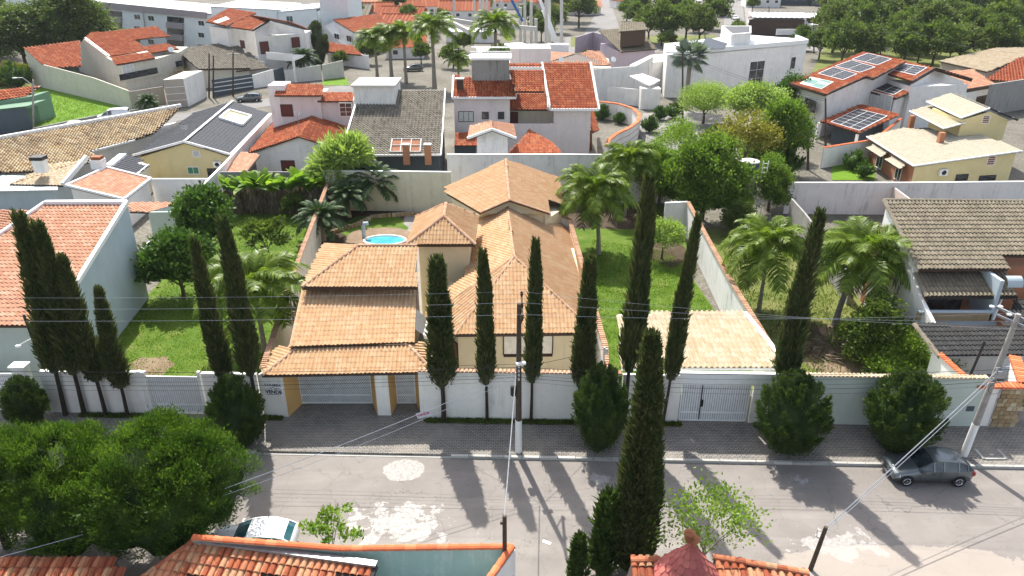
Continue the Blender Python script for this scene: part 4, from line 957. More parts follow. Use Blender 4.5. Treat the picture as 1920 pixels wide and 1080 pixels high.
boundary('broad white stained wall crossing behind the brown tiled house', [P(1478,343,3.3), P(1700,343,3.4), P(1920,341,3.5), P(1990,341,3.5)], 'wall_white_dirty', cap='flat')
boundary('pinkish rendered wall facing the courtyard with a red foot band', [P(1482,348,3.0), P(1670,346,3.0)], 'pink_render')
boundary('pinkish wall turning towards the brown tiled roof', [P(1670,346,3.0), P(1705,372,3.0)], 'pink_render')
# ================================================================ LEFT BLUE-GREY HOUSE
h = house('blue_grey_house', 'blue grey rendered house with salmon tile roof at the left edge', P(100,560))
wp = vplane(P(227,627), P(302,530)); r0 = wp.at(238,382); fz = wp.at(148,528)
frz = fz+(fz-r0)*.45; rp = Plane(r0, (frz-r0).cross(X((1,0,0))))
L0 = rp.at(85,383); L1 = X((L0.x-3.2, frz.y, frz.z))
roof(h, [L1-X((.4,0,0)), frz-X((.25,0,0)), r0-X((.25,0,0)), L0], 'tile_salmon', .30, .42, amp=.075, lip=.035)
off_ = X((-20,0,-1.0)); pp = [L0-UP*.5, L1-UP*.5, L1+X((-16,0,-.5)), L0+X((-16,0,-.5))]; roof(h, [pp[1], pp[0], pp[3], pp[2]][::-1], 'tile_salmon', .30, .42, amp=.075, lip=.035)
trim(h, [frz+UP*.12, r0+UP*.12], 'trim_white', .26, .3, 'parapet'); trim(h, [r0+UP*.12, L0+UP*.12], 'trim_white', .4, .3, 'parapet'); trim(h, [L0+UP*.1, L1+UP*.1], 'trim_white', .22, .3, 'parapet')
base = wp.o
MB().idx([p+X((dx,0,0)) for dx in (0,-.25) for p in (frz, r0, X((r0.x, r0.y, 0)), down(frz,0))], [(0,1,2,3),(7,6,5,4),(0,4,5,1),(1,5,6,2),(2,6,7,3),(3,7,4,0)]).build('wall', 'wall_blue', h)
block(h, [frz+X((-.3,.6,0)), r0+X((-.3,-.2,0)), r0+X((-24,-.2,0)), frz+X((-24,.6,0))], frz.z-.25, 0, 'wall_pale_green')
pq = X((r0.x+.1, r0.y-.3, 0)); wg = P(345,380,3.3)
s0 = P(243,397,3.3); s1 = P(279,398,3.3); s0.x = r0.x
drop(h, [down(s0, s1.z), s1], 0, 'wall_pale_green'); drop(h, [s1, wg], 0, 'wall_blue')
rb = pface(s1, wg, P(240,379,3.7), (243,397)); roof(h, [rb[0], rb[1], rb[2], rb[3]], 'tile_salmon', .26, .4)
MB().bar(P(265,472,2.2), P(287,450,2.3), .5, .08).build('door_canopy', 'trim_white', h)
# lower front wing with porch
k0_ = P(0,612,2.9); k1_ = P(58,606,2.9); roof(h, sface(k0_-X((6,0,0)), k1_, .25, (50,588), P(0,588,3.3)-X((6,0,0))), 'tile_red', .26, .4)
block(h, [P(-90,640,2.8)+X((0,.4,0)), P(66,640,2.8)+X((0,.4,0)), P(66,640,2.8)+X((0,5,0)), P(-90,640,2.8)+X((0,5,0))], 2.8, 0, 'wall_blue')
win(h, vplane(P(-90,640,2.8)+X((0,.4,0)), P(66,640,2.8)+X((0,.4,0))), (30,628,70,655), 'trim_white', 'glass_teal', 3)
win(h, vplane(P(-90,640,2.8)+X((0,.4,0)), P(66,640,2.8)+X((0,.4,0))), (-30,640,14,690), 'metal_dark', 'glass_dark', 1, name='garage_opening')
# ================================================================ TAN AND PINK ROOFS AT THE LEFT
h = house('old_tiled_house', 'long low house with a mottled tan barrel tile roof along the side street', P(150,300))
pl = plane3(P(0,262,4.8), P(335,202,4.8), P(172,283,3.3)); pq = [pl.at(*q) for q in ((-60,273),(338,201),(318,222),(290,248),(252,262),(172,283),(183,300),(105,320),(-60,326))]
roof(h, pq, 'tile_old', .38, .46, amp=.14, lip=.07); trim(h, [pq[0]+UP*.2+X((0,.3,0)), pq[1]+UP*.2+X((0,.3,0))], 'trim_white', .35, .4, 'parapet')
block(h, [pq[0]+X((0,-.5,0)), pq[1]+X((-.5,-.8,0)), pq[3]+X((-.8,.6,0)), pq[5]+X((-.4,1,0)), pq[8]+X((0,1.5,0))], 3.0, 0, 'wall_white')
trim(h, [pl.at(172,284), pl.at(253,263)], 'trim_white', .15, .2, 'fascia')
t = P(78,318,4.2); mb = MB().box(t+UP*.4, (1.1,.9,1.3)); mb.build('chimney', 'wall_white', h); MB().box(t+UP*1.25, (1.3,1.1,.35)).build('chimney_cap', 'metal_dark', h)
h = house('tan_gable_house', 'small house with pale tan hipped tile roof at the left edge', P(90,350))
rf = pface((18,346,3.0),(118,348,3.0),(163,299,4.3)); roof(h, rf, 'tile_pale', .34, .42, amp=.08); rb = [rf[0], rf[2], P(92,309,4.0)]; roof(h, [rb[0], rb[1], rb[2]], 'tile_old', .34, .42)
caps(h, (rf[0], rf[2]), 'tile_old'); trim(h, [rf[1]+UP*.1, rf[2]+UP*.25], 'trim_white', .3, .5, 'parapet')
block(h, [P(-60,356,3)+X((0,.3,0)), P(92,356,3)+X((0,.3,0)), P(135,330,3), P(-60,325,3)], 2.9, 0, 'wall_blue')
fl_ = [P(-60,352,3.05), P(108,350,3.05), P(108,356,3.0), P(-60,359,3.0)]; flatroof(h, fl_[::-1], 'sheet_grey', .1)
h = house('pink_tiled_annexe', 'square single pitch annexe roof of pinkish tiles with white edges', P(200,345))
rf = pface((125,349,3.9),(233,375,3.0),(283,336,3.0),(200,315)); roof(h, [rf[0], rf[1], rf[2], rf[3]], 'tile_salmon', .3, .42)
trim(h, [p+UP*.08 for p in rf+[rf[0]]], 'trim_white', .22, .22, 'fascia'); c = [p.lerp((rf[0]+rf[2])/2, .08) for p in rf]
block(h, [c[0], c[1], c[2], c[3]], [p.z-.2 for p in c], 0, 'wall_white'); t = P(186,312,4.0); MB().box(t+UP*.3, (1.2,1.0,1.0)).build('chimney', 'trim_white', h); MB().box(t+UP*.95, (1.0,.8,.3)).build('chimney_cap', 'rust', h)
h = house('ribbed_grey_roof', 'small ribbed dark grey sheet roof with a white parapet beside the pink annexe', P(240,310), 'roof')
rf = pface((205,313,3.6),(257,327,3.0),(279,309,3.0),(231,292)); roof(h, rf, 'slate_roof', .45, 1.5, amp=.08, slab='metal_grey'); trim(h, [rf[3]+UP*.1, rf[0]+UP*.1], 'trim_white', .8, .3, 'parapet'); trim(h, [rf[1], rf[2]], 'trim_white', .15, .2, 'fascia')
block(h, rf, [p.z-.2 for p in rf], 0, 'wall_paleyellow')
# ================================================================ YELLOW GABLE HOUSE, SLATE ROOF
h = house('yellow_gable_house', 'pale yellow gabled house with smooth dark grey slate roof and a cream skylight', P(345,334))
Y0 = 83; ap = PY(345,267,Y0); el = PY(249,293,Y0); er = PY(431,291,Y0); rz_ = P(437,190,ap.z)
plr = plane3(ap, rz_, er); pll = plane3(ap, rz_, el); fr1, fl1 = plr.at(506,213), pll.at(364,211)
roof(h, [el, ap, rz_, fl1], 'slate_roof', .5, .42, 'flat', .012, .02); roof(h, [er, fr1, rz_, ap], 'slate_roof', .5, .42, 'flat', .012, .02)
trim(h, [el+UP*.1, ap+UP*.1, er+UP*.1], 'trim_white', .15, .25, 'fascia'); trim(h, [ap+UP*.1, rz_+UP*.1], 'metal_grey', .35, .1, 'ridge_flashing'); trim(h, [er, fr1], 'metal_grey', .25, .15, 'gutter')
i_ = X((0,.4,0)); gp = drop(h, [el+X((.5,.4,-.25)), ap+X((0,.4,-.2)), er+X((-.5,.4,-.25))], 0, 'wall_yellow')
block(h, [el+X((.5,.7,0)), er+X((-.5,.7,0)), fr1+X((-.8,0,0)), fl1+X((.8,0,0))], el.z-.2, 0, 'wall_yellow')
fp_ = vplane(el+i_, er+i_)
win(h, fp_, (362,283,375,294), 'trim_white', 'sheet_grey', 1, 3, name='vent'); win(h, fp_, (352,313,373,326), 'trim_white', 'shade_green', 2); win(h, fp_, (390,316,406,333), 'metal_dark', 'glass_dark', 1)
q = [plr.at(*p) for p in ((412,224),(430,209),(470,220),(453,237))]; n_ = plr.n if plr.n.z > 0 else -plr.n
sk = MB(); [sk.bar(q[i]+n_*.2, q[(i+1) % 4]+n_*.2, .3, .3) for i in range(4)]; sk = sk.build('skylight', 'trim_white', h); MB().face([p+n_*.12 for p in q]).build('pane', 'wall_yellow', sk)
def aircon(parent, pl, x, y, s=.8):
    n = pl.n if pl.n.dot(CAM-pl.o) > 0 else -pl.n; p = pl.at(x, y)+n*.22; r_ = Vector((-n.y, n.x, 0))
    o = MB().bar(p-r_*s*.5, p+r_*s*.5, .3, s*.75).build('air_conditioner', 'trim_white', parent)
    MB().tube([p+n*.16, p+n*.2], [s*.27, s*.27], 12).build('fan_grille', 'metal_dark', o)
aircon(h, fp_, 409, 307, .9)
# ================================================================ WHITE HOUSE WITH RED GABLE
h = house('white_gable_house', 'white house with a bright red clay gable roof and maroon shutters behind the banana plants', P(560,322))
Y0 = 85; ap = PY(560,256,Y0); el = PY(466,286,Y0); er = PY(639,281,Y0); rz_ = P(595,205,ap.z); plr = plane3(ap, rz_, er); pll = plane3(ap, rz_, el)
roof(h, [el, ap, rz_, pll.at(513,229)], 'tile_red', .34, .46, amp=.1, lip=.06); roof(h, [er, plr.at(648,240), plr.at(640,215), rz_, ap], 'tile_red', .34, .46, amp=.1, lip=.06); caps(h, (ap, rz_), 'tile_red'); caps(h, (el, ap, er), 'tile_red', .1)
drop(h, [el+X((.5,.5,-.25)), ap+X((0,.5,-.2)), er+X((-.3,.5,-.25))], 0, 'wall_white')
fp_ = vplane(el+X((0,.5,0)), er+X((0,.5,0))); win(h, fp_, (528,301,553,322), 'timber_dark', 'shutter_maroon', 2); win(h, fp_, (585,300,595,316), 'trim_white', 'metal_dark', 1, 4, name='vent'); aircon(h, fp_, 612, 307, .9)
win(h, fp_, (568,271,583,282), 'trim_white', 'wall_white', 1)
rf = pface((415,323,2.7),(462,323,2.7),(488,290,3.3),(452,285)); roof(h, rf, 'tile_salmon', .3, .42)
# two storey rear part
t0 = P(500,160,6.4); b_ = MB(); Yb = 96
bx = [PY(502,165,Yb), PY(534,165,Yb)]; block(h, [bx[0], bx[1], bx[1]+X((0,3,0)), bx[0]+X((0,3,0))], PY(520,160,Yb).z, 0, 'wall_white', 'stair_tower')
w_ = [PY(524,180,Yb-.4), PY(600,180,Yb-.4)]; block(h, [w_[0], w_[1], w_[1]+X((0,5,0)), w_[0]+X((0,5,0))], w_[0].z, 0, 'wall_pink'); fp_ = vplane(w_[0], w_[1])
win(h, fp_, (527,196,549,218), 'timber_dark', 'shutter_maroon', 1)
roof(h, sface(w_[0]+X((-.5,-.5,.15)), w_[1]+X((.5,-.5,.15)), .45, (605,158), (520,158)), 'tile_red', .3, .42)
w2 = [PY(600,190,Yb), PY(662,190,Yb)]; block(h, [w2[0], w2[1], w2[1]+X((0,4,0)), w2[0]+X((0,4,0))], w2[0].z, 0, 'wall_pink'); roof(h, sface(w2[0]+X((-.2,-.5,.1)), w2[1]+X((0,-.5,.1)), .4, (663,172), (606,172)), 'tile_red', .3, .42)
win(h, vplane(w2[0]+X((0,-1,0)), w2[1]+X((0,-1,0))), (637,193,660,218), 'trim_white', 'glass_dark', 2, 3)
# ================================================================ GREY TILED ROOF
h = house('grey_tiled_house', 'house with a broad weathered grey tile roof, a stained water tank box and brick chimneys', P(750,300))
g0, g1 = P(699,293,4.0), P(827,292,4.0); gp = splane(g0, g1, .33); rf = [g0, g1]+[gp.at(*q) for q in ((835,168),(744,168),(743,193),(668,194),(643,278),(699,279))]
roof(h, rf, 'tile_grey', .40, .46, amp=.13, lip=.08); trim(h, [p+UP*.1 for p in (rf[7], g0, g1, rf[2])], 'trim_white', .14, .2, 'fascia'); trim(h, [rf[6]+UP*.1, rf[7]+UP*.1], 'trim_white', .14, .2, 'fascia'); trim(h, [rf[6]+UP*.1, rf[5]+UP*.1], 'trim_white', .2, .2, 'fascia')
block(h, [rf[6]+X((.3,.8,0)), g1+X((-.3,.8,0)), rf[2]+X((-.3,-.5,0)), rf[5]+X((.3,-.5,0))], 3.9, 0, 'wall_slate')
tb0, tb1 = gp.at(665,197), gp.at(742,195); tb1.y = tb0.y; zt = PY(700,163,tb0.y).z
block(h, [tb0, tb1, tb1+X((0,5,0)), tb0+X((0,5,0))], zt, 2, 'wall_white_dirty', 'tank_box'); flatroof(h, [down(p, zt+.25) for p in (tb0+X((-.2,-.3,0)), tb1+X((.2,-.3,0)), tb1+X((.2,5.3,0)), tb0+X((-.2,5.3,0)))], 'concrete_pale', .25, 'tank_lid')
for x in (764, 804):
    p = gp.at(x, 284)+X((0,-.9,-.4)); MB().box(p+UP*.3, (.7,.6,2.2)).build('chimney', 'brick', h); MB().box(p+UP*1.45, (.85,.75,.12)).build('chimney_cap', 'concrete_pale', h)
q = [gp.at(*p) for p in ((732,288),(788,288),(790,264),(736,264))]; n_ = gp.n if gp.n.z > 0 else -gp.n
sk = MB(); [sk.bar(q[i]+n_*.25, q[(i+1) % 4]+n_*.25, .12) for i in range(4)]
for k in (1, 2): sk.bar(q[0].lerp(q[1], k/3)+n_*.25, q[3].lerp(q[2], k/3)+n_*.25, .1)
sk.bar(q[0].lerp(q[3], .5)+n_*.25, q[1].lerp(q[2], .5)+n_*.25, .1); sk = sk.build('skylight', 'concrete_pale', h); MB().face([p+n_*.2 for p in q]).build('pane', 'rust', sk)
rf = pface((612,318,3.0),(700,305,3.0),(699,284,3.5),(643,279)); 
roof(h, [gp.at(640,300)-UP*.6, gp.at(700,305)-UP*.8, gp.at(700,281)-UP*.8, gp.at(645,281)-UP*.6], 'tile_charcoal', .3, .42)
# ================================================================ PINK-WHITE TWO STOREY HOUSE
h = house('two_storey_white_house', 'two storey pinkish white house with stepped red tile roofs and a blackened tank tower', P(980,305))
Yf = 92; R_ = dict(mat='tile_red', w=.36, c=.46, amp=.12, lip=.07)
def zY(x, y): return PY(x, y, Yf)
a0, a1 = zY(849,182)+X((0,-.5,0)), zY(967,182)+X((0,-.5,0)); a1.z = a0.z; rA = sface(a0, a1, .5, (966,149), (850,142)); roof(h, rA, **R_)
trim(h, [rA[3], a0, a1, rA[2]], 'trim_white', .25, .25, 'fascia')
d0, d1 = zY(1031,204)+X((0,-.5,0)), zY(1122,203)+X((0,-.5,0)); d1.z = d0.z; rD = sface(d0, d1, .5, (1107,119), (1016,119)); roof(h, rD, **R_); trim(h, [rD[3]+UP*.1, d0, d1, rD[2]+UP*.1], 'trim_white', .28, .28, 'fascia')
b0, b1 = P(966,172,a0.z+.9), P(1020,172,a0.z+.9); rC = sface(b0, b1, .45, (1017,130), (955,130)); roof(h, rC, **R_)
b0, b1 = P(955,128,a0.z+4.6), P(1016,128,a0.z+4.6); rB = sface(b0, b1, .45, (1016,119), (955,119)); roof(h, rB, **R_); trim(h, [b0, b1], 'trim_white', .2, .3, 'fascia')
b0, b1 = P(955,206,d0.z-.2), P(1027,206,d0.z-.2); rE = sface(b0, b1, .4, (1024,176), (955,176)); roof(h, rE, **R_)
W0, W1, W2, W3 = zY(851,190), zY(956,190), zY(1039,205), zY(1108,205)
block(h, [W0, W1, W1+X((0,9,0)), W0+X((0,9,0))], a0.z-.15, 0, 'wall_pink'); block(h, [W2, W3, W3+X((0,14,0)), W2+X((0,14,0))], d0.z-.15, 0, 'wall_pink')
block(h, [W1+X((0,3,0)), W2+X((0,3,0)), W2+X((0,11,0)), W1+X((0,11,0))], rE[0].z-.2, 0, 'wall_beige'); block(h, [W1, W2, W2+X((0,.2,0)), W1+X((0,.2,0))], PY(990,232,Yf).z, 0, 'wall_pink', 'balcony_wall')
block(h, [W1+X((0,11,0)), W2+X((0,11,0)), W2+X((0,16,0)), W1+X((0,16,0))], rB[0].z-.3, 0, 'wall_pink')
fp_ = vplane(W0, W1); win(h, fp_, (860,209,888,228), 'timber_dark', 'curtain', 3); win(h, fp_, (904,210,916,223), 'timber_dark', 'glass_dark', 1); win(h, fp_, (934,210,945,223), 'timber_dark', 'glass_dark', 1)
win(h, vplane(W1+X((0,3,0)), W2+X((0,3,0))), (957,210,971,232), 'timber_dark', 'shutter_maroon', 1, name='door')
tt0, tt1 = rA[3].lerp(rA[2], .3), rA[3].lerp(rA[2], .9); Yt = (tt0.y+a0.y)/2+1.0
q0, q1 = PY(885,146,Yt), PY(955,146,Yt); zt = PY(920,112,Yt).z
block(h, [q0, q1, q1+X((0,4,0)), q0+X((0,4,0))], zt, 4, 'concrete_black', 'tank_tower'); MB().box(((q0.x+q1.x)/2, q0.y+2, zt+.1), (q1.x-q0.x+.5, 4.5, .25)).build('tank_slab', 'trim_white', h); bal = MB()
for yy in (-.1, 4.1): bal.box(((q0.x+q1.x)/2, q0.y+yy, zt+.95), (q1.x-q0.x+.4, .2, .14))
for i in range(22): bal.box((q0.x+(q1.x-q0.x)*(i+.5)/22, q0.y-.1, zt+.55), (.1,.12,.7))
bal.build('balustrade', 'trim_white', h)
p = rA[3].lerp(a0, .6); MB().box(p+X((.9,0,.4)), (.8,.7,1.6)).build('chimney', 'timber_dark', h); MB().box(p+X((.9,0,1.25)), (1.1,1.0,.15)).build('chimney_cap', 'concrete_pale', h)
# small gabled wing and lower roofs
Yg = 78.5; ap = PY(923,244,Yg); el = PY(876,261,Yg); er = PY(968,260,Yg); er.z = el.z; rg = P(920,227,ap.z); S_ = dict(mat='tile_salmon', w=.34, c=.44, amp=.08)
plL, plR = plane3(ap, rg, el), plane3(ap, rg, er); roof(h, [el, ap, rg, plL.at(880,236)], **S_); roof(h, [er, plR.at(963,233), rg, ap], **S_); trim(h, [el+UP*.1, ap+UP*.1, er+UP*.1], 'trim_white', .25, .25, 'fascia'); caps(h, (ap, rg), 'tile_salmon')
drop(h, [PY(894,255,Yg+.4), PY(923,245,Yg+.4)-UP*.1, PY(952,255,Yg+.4)], 0, 'wall_white_dirty')
rf = pface((951,290,3.6),(1055,290,3.6),(993,243,5.0)); roof(h, [rf[0], rf[1], plane3(*rf[:3]).at(1040,270), rf[2]], 'tile_red', .34, .44); caps(h, (rf[2], rf[0].lerp(rf[1], .35)), 'tile_red')
rf = pface((852,273,3.4),(894,273,3.4),(894,248,4.4),(855,248)); roof(h, rf, 'tile_red', .34, .44); block(h, [P(852,278,3), P(892,278,3), P(892,262,3), P(852,262,3)], 3.2, 0, 'wall_slate')
rf = pface((1108,250,3.6),(1123,243,3.0),(1112,205,3.4),(1108,205)); roof(h, [rf[0], rf[1], rf[2], rf[3]], 'tile_red', .34, .44); MB().bar(P(1108,280,0), P(1108,246,3.2), .3).build('post', 'timber', h)
# curved wall with red cap
cp = [(1085,188),(1120,190),(1160,195),(1186,203),(1199,216),(1196,228),(1180,240),(1158,250),(1142,262),(1136,275)]
cr = [P(x, y, 2.6) for x, y in cp]; t = thing('curved_wall', 'white curved garden wall with red brick coping and two dark red stripes', 'wall', down(cr[5], 0)); mb = MB()
dense = []
for a, b in zip(cr, cr[1:]): dense += [a.lerp(b, k/3) for k in range(3)]
dense.append(cr[-1]); [mb.wall(a, b, 2.55, 2.55, 0, .25) for a, b in zip(dense, dense[1:])]; mb.build('wall_face', 'wall_white', t)
for a, b in zip(dense, dense[1:]):
    for k in range(3): MB().bar(a.lerp(b, k/3)+UP*.03, a.lerp(b, (k+.9)/3)+UP*.03, .5, .14, r=RND.random()).build('coping_brick', 'tile_cap_red', t)
for z in (.9, 1.7): s = MB(); [s.bar(down(a, z), down(b, z), .30, .06) for a, b in zip(dense[12:], dense[13:])]; s.build('stripe', 'red_line', t)
# ================================================================ RIGHT BROWN TILED HOUSE
h = house('brown_tiled_house', 'white house with large brown grey tile roofs stepping down at the right edge', P(1800,600))
T_ = dict(mat='tile_brown', w=.27, c=.42, amp=.085, lip=.06)
e0, e1 = P(1724,505,6.3), P(1896,505,6.3); pl = splane(e0, e1, .42); top = [pl.at(2010,505), pl.at(2010,378), pl.at(1657,375)]; e1b = pl.at(1890,505)
roof(h, [e0, e1b, pl.at(1880,480), pl.at(2010,478), pl.at(2010,378), pl.at(1657,375)], **T_); caps(h, (pl.at(1657,375), e0), 'tile_brown', .15); caps(h, (pl.at(1657,375), pl.at(2010,378)), 'tile_brown', .15)
f0, f1 = P(1737,556,4.9), P(1908,555,4.9); p2 = splane(f0, f1, .42); rf = [f0, f1, p2.at(1885,508), p2.at(1717,510)]; roof(h, rf, **T_); caps(h, (rf[3], f0), 'tile_brown', .15); trim(h, [f0-UP*.1, f1-UP*.1], 'metal_dark', .15, .15, 'gutter')
v0, v1 = P(1760,667,3.0), P(2010,665,3.0); p3 = splane(v0, v1, .30); rf3 = [v0, v1, p3.at(2010,560), p3.at(1905,560), p3.at(1880,612), p3.at(1714,608)]; roof(h, rf3, 'tile_charcoal', .26, .40, amp=.08, lip=.05); caps(h, (rf3[5], v0), 'tile_brown', .17); trim(h, [v0-UP*.1, v1-UP*.1], 'metal_grey', .15, .15, 'gutter')
# side wall
s_a, s_b = P(1722,640,0), X((P(1657,375,pl.at(1657,375).z).x+1.0, pl.at(1657,375).y, 0)); sx = e0.x+.45
prof = [(v0.y+.4, 2.8), (rf3[5].y, rf3[5].z-.1), (f0.y+.5, 4.6), (rf[3].y, rf[3].z-.1), (e0.y+.4, 6.1), (pl.at(1657,375).y-.4, pl.at(1657,375).z-.3)]
xs = lambda y: e0.x+.06+(pl.at(1657,375).x-e0.x)*(y-e0.y)/(pl.at(1657,375).y-e0.y)
vs = [X((xs(y), y, z)) for y, z in prof]+[X((xs(prof[-1][0]), prof[-1][0], 0)), X((xs(prof[0][0]), prof[0][0], 0))]; k = len(vs)
MB().idx(vs+[p+X((.25,0,0)) for p in vs], [tuple(range(k)), tuple(range(2*k-1,k-1,-1))]+[(i,i+k,(i+1)%k+k,(i+1)%k) for i in range(k)]).build('wall', 'wall_white', h)
block(h, [e0+X((.8,1.0,0)), e0+X((14,1.0,0)), e0+X((14,8,0)), e0+X((.8,8,0))], 6.0, 0, 'wall_terracotta')
yb = f0.y+1.0; blc = MB(); bw0, bw1 = PY(1722,592,yb-1.2), PY(1860,592,yb-1.2)
block(h, [bw0, bw1, bw1+X((0,.2,0)), bw0+X((0,.2,0))], PY(1722,585,yb-1.2).z, PY(1722,602,yb-1.2).z, 'stone', 'balcony_parapet'); trim(h, [PY(1722,584,yb-1.3), PY(1860,584,yb-1.3)], 'wall_blue', .3, .08, 'balcony_coping'); trim(h, [PY(1718,607,yb-1.3), PY(1865,607,yb-1.3)], 'wall_blue', .4, .2, 'lower_fascia')
fp_ = vplane(e0+X((0,1.0,0)), e1+X((0,1.0,0))); win(h, fp_, (1738,558,1800,584), 'metal_dark', 'glass_dark', 2, name='sliding_door')
MB().box(bw1+X((0,1.2,1.0)), (.25,2.4,3.0)).build('side_wall', 'wall_blue', h); MB().tube([P(1862,520,5.6), P(1880,548,5.0), P(1880,556,4.7), P(1862,600,3.4)], .07, 6).build('downpipe', 'trim_white', h)
cv = MB(); q = P(1897,525,6.0); vs = [q+X((xx, -.5*math.cos(.26*i), .6*math.sin(.26*i)-.3)) for xx in (-.5, .5) for i in range(7)]; cv.idx(vs, [(i,i+1,i+8,i+7) for i in range(6)]).build('curved_skylight', 'wall_blue', h)
block(h, [v0+X((1.2,2.5,0)), v1+X((0,2.5,0)), v1+X((0,3,0)), v0+X((1.2,3,0))], 2.7, 0, 'wall_white')
# carport floor things
for i, (x, y) in enumerate(((1802,690),(1806,678))): 
    t = thing('cardboard_box', ('brown cardboard box on the carport floor, nearer the street', 'brown cardboard box behind the nearer one in the carport')[i], 'box', P(x,y)); MB().box(P(x,y)+UP*.3, (.9,.6,.6), .1).build('box_body', 'cardboard', t); MB().box(P(x,y)+UP*.62, (.85,.1,.02), .1).build('tape', 'concrete_pale', t)
sheet('carport_floor', [wl(24.6)+X((0,.4,0)), wl(40)+X((0,.4,0)), X((44,46,0)), X((26.5,46,0))], .07, 'concrete_floor')
boundary('sloping side wall with clay coping beside the carport', [P(1812,710,3.2), P(1752,655,3.0)], 'wall_white', cap='tile', capmat='tile_cap_red')
# neighbour entrance
t = thing('entrance_wall', 'white and rough stone entrance wall with red tile coping at the right edge', 'wall', P(1840,790)); a, b, c_ = P(1806,790,WZ), P(1845,792,WZ), P(1890,792,WZ)
a.y = wl(a.x).y+.1; b.y = a.y-.05; c_.y = a.y-.1; MB().wall(a, b, 3.0, 3.0, 0, .25).build('wall_face', 'wall_white', t); s = MB().wall(b, c_, 3.0, 3.0, 0, .32).build('stone_face', 'concrete_pale', t)
ww = (c_.x-b.x); r_ = 0
for rw in range(9):
    x = b.x+RND.uniform(0,.1)
    while x < c_.x-.1:
        w_ = RND.uniform(.22,.42); MB().box((x+w_/2, b.y-.19, .55+rw*.28), (w_-.03,.07+RND.uniform(0,.04),.25), 0, RND.random()).build('stone', 'stone', s); x += w_
for p, q in ((a+X((-.2,0,0)), c_+X((.1,0,0))), (c_, c_+X((1.4,3.2,0)))):
    g = MB(); L = (q-p).length; k = int(L/.22)
    for i in range(k): z = p.lerp(q, (i+.5)/k); MB().box(down(z, 3.12), (.19,.62,.14), math.atan2((q-p).y,(q-p).x), RND.random()).build('coping_tile', 'tile_cap_red', t)
MB().wall(c_, c_+X((1.4,3.2,0)), 3.0, 3.0, 0, .25).build('wall_face', 'wall_white', t)
MB().box(P(1806,797)+UP*1.6, (.22,.3,3.2)).build('corner_post', 'timber', t); MB().box(PY(1819,766,a.y-.16), (.45,.05,.35)).build('meter_panel', 'wall_slate', t)
gate('blue grey louvred garage door at the right edge', c_+X((1.45,.4,0)), c_+X((6,.2,0)), 2.4, .1, .16, vert=False, mat='wall_blue')
# ================================================================ FOREGROUND ROOFS
h = house('near_red_roof_house', 'nearest house with weathered red barrel tiles at the bottom left of the centre', P(480,1070,0)); 
T0, T1 = P(365,1015,3.25), P(706,1062,3.25); pl = splane(T0, T1, .38); V0 = pl.at(262,1088)
poly = [T0, T1, pl.at(690,1100), pl.at(660,1180), pl.at(160,1180)]
slab = MB().prism([p for p in poly], .15).build('roof', 'timber_dark', h)
def single_tiles(parent, poly, w, c, mat, cap=290, r=.11):
    o, u, v, n, I, J = tile_cells(poly, w, c); cells = []
    for i, j in zip(I, J):
        p = o+u*((i+.5)*w)+v*((j+.5)*c); d = p-CAM; cells.append((d.length, i, j))
    cells.sort(); R3 = Matrix(((u.x,v.x,n.x),(u.y,v.y,n.y),(u.z,v.z,n.z))).to_4x4(); var = []
    for s in range(5):
        m = MB(); k = 5; pts = []
        for vv, rr, lift in ((-.02, r*1.05, .045), (c*1.05, r*.88, .0)):
            pts += [X((math.cos(math.pi*q/k)*rr, vv, math.sin(math.pi*q/k)*rr*.85+lift)) for q in range(k+1)]
        fs = [(q, q+1, q+k+2, q+k+1) for q in range(k)]; m.idx(pts, fs, .1+.2*s)
        m.idx([X((math.cos(math.pi*q/k)*r*.86, -.02, math.sin(math.pi*q/k)*r*.7+.045)) for q in range(k+1)]+pts[:k+1], [(q, q+1, q+k+2, q+k+1) for q in range(k)], .1+.2*s)
        m.face([X((w/2-.16+.02, -.02, .03)), X((w/2+.05, -.02, .03)), X((w/2+.05, c, .015)), X((w/2-.14, c, .015))], .1+.2*s)
        ob = m.build('tile', mat, parent, local=True); var.append(ob.data); bpy.data.objects.remove(ob)
    base = world_loc(parent); rest = []
    for k, (_, i, j) in enumerate(cells[:cap]):
        ob = link('tile', RND.choice(var), parent); q = o+u*((i+.5)*w+RND.uniform(-.008,.008))+v*(j*c)-base
        ob.matrix_local = Matrix.Translation(q) @ R3 @ Matrix.Rotation(RND.uniform(-.02,.02), 4, 'Z')
single_tiles(slab, [T0, T1, pl.at(694,1082), pl.at(270,1086)], .30, .44, 'tile_near', r=.12)
caps(h, (T0+UP*.05, pl.at(255,1092)), 'tile_near', .13, single=True)
trim(h, [T0+UP*.12, T1+UP*.12], 'metal_grey', .28, .10, 'flashing'); trim(h, [T1+UP*.02, pl.at(690,1100)], 'metal_dark', .15, .12, 'gutter')
block(h, [T0+X((.3,-.5,0)), T1+X((-.3,-.5,0)), T1+X((-1,-6,0)), T0+X((-3,-6,0))], 2.0, 0, 'wall_aqua')
t = thing('capped_wall', 'aqua green peeling wall with a ridge of orange half round tiles above the road', 'wall', P(700,1030,0)); C0, C1, C2, C3 = P(362,1008,3.6), P(640,1029,3.6), P(960,1025,3.6), P(912,1092,3.6)
mb = MB().wall(C0+X((0,.1,0)), C1+X((0,.1,0)), 3.5, 3.5, 0, .2).wall(C1+X((0,.1,0)), C2+X((0,.1,0)), 3.5, 3.5, 0, .2); mb.build('wall_face', 'wall_aqua', t)
MB().wall(C2+X((.05,0,0)), C3+X((.05,0,0)), 3.5, 3.5, 0, .2).build('wall_face', 'wall_white', t)
for s in ((C0, C1, C2), (C2, C3)): caps(t, s, 'tile_cap_red', .15, .44, single=True)
sheet('yard_paving', [C1+X((-4,-.3,0)), C2+X((0,-.2,0)), C3, C3+X((-9,0,0))], 1.6, 'wall_aqua')
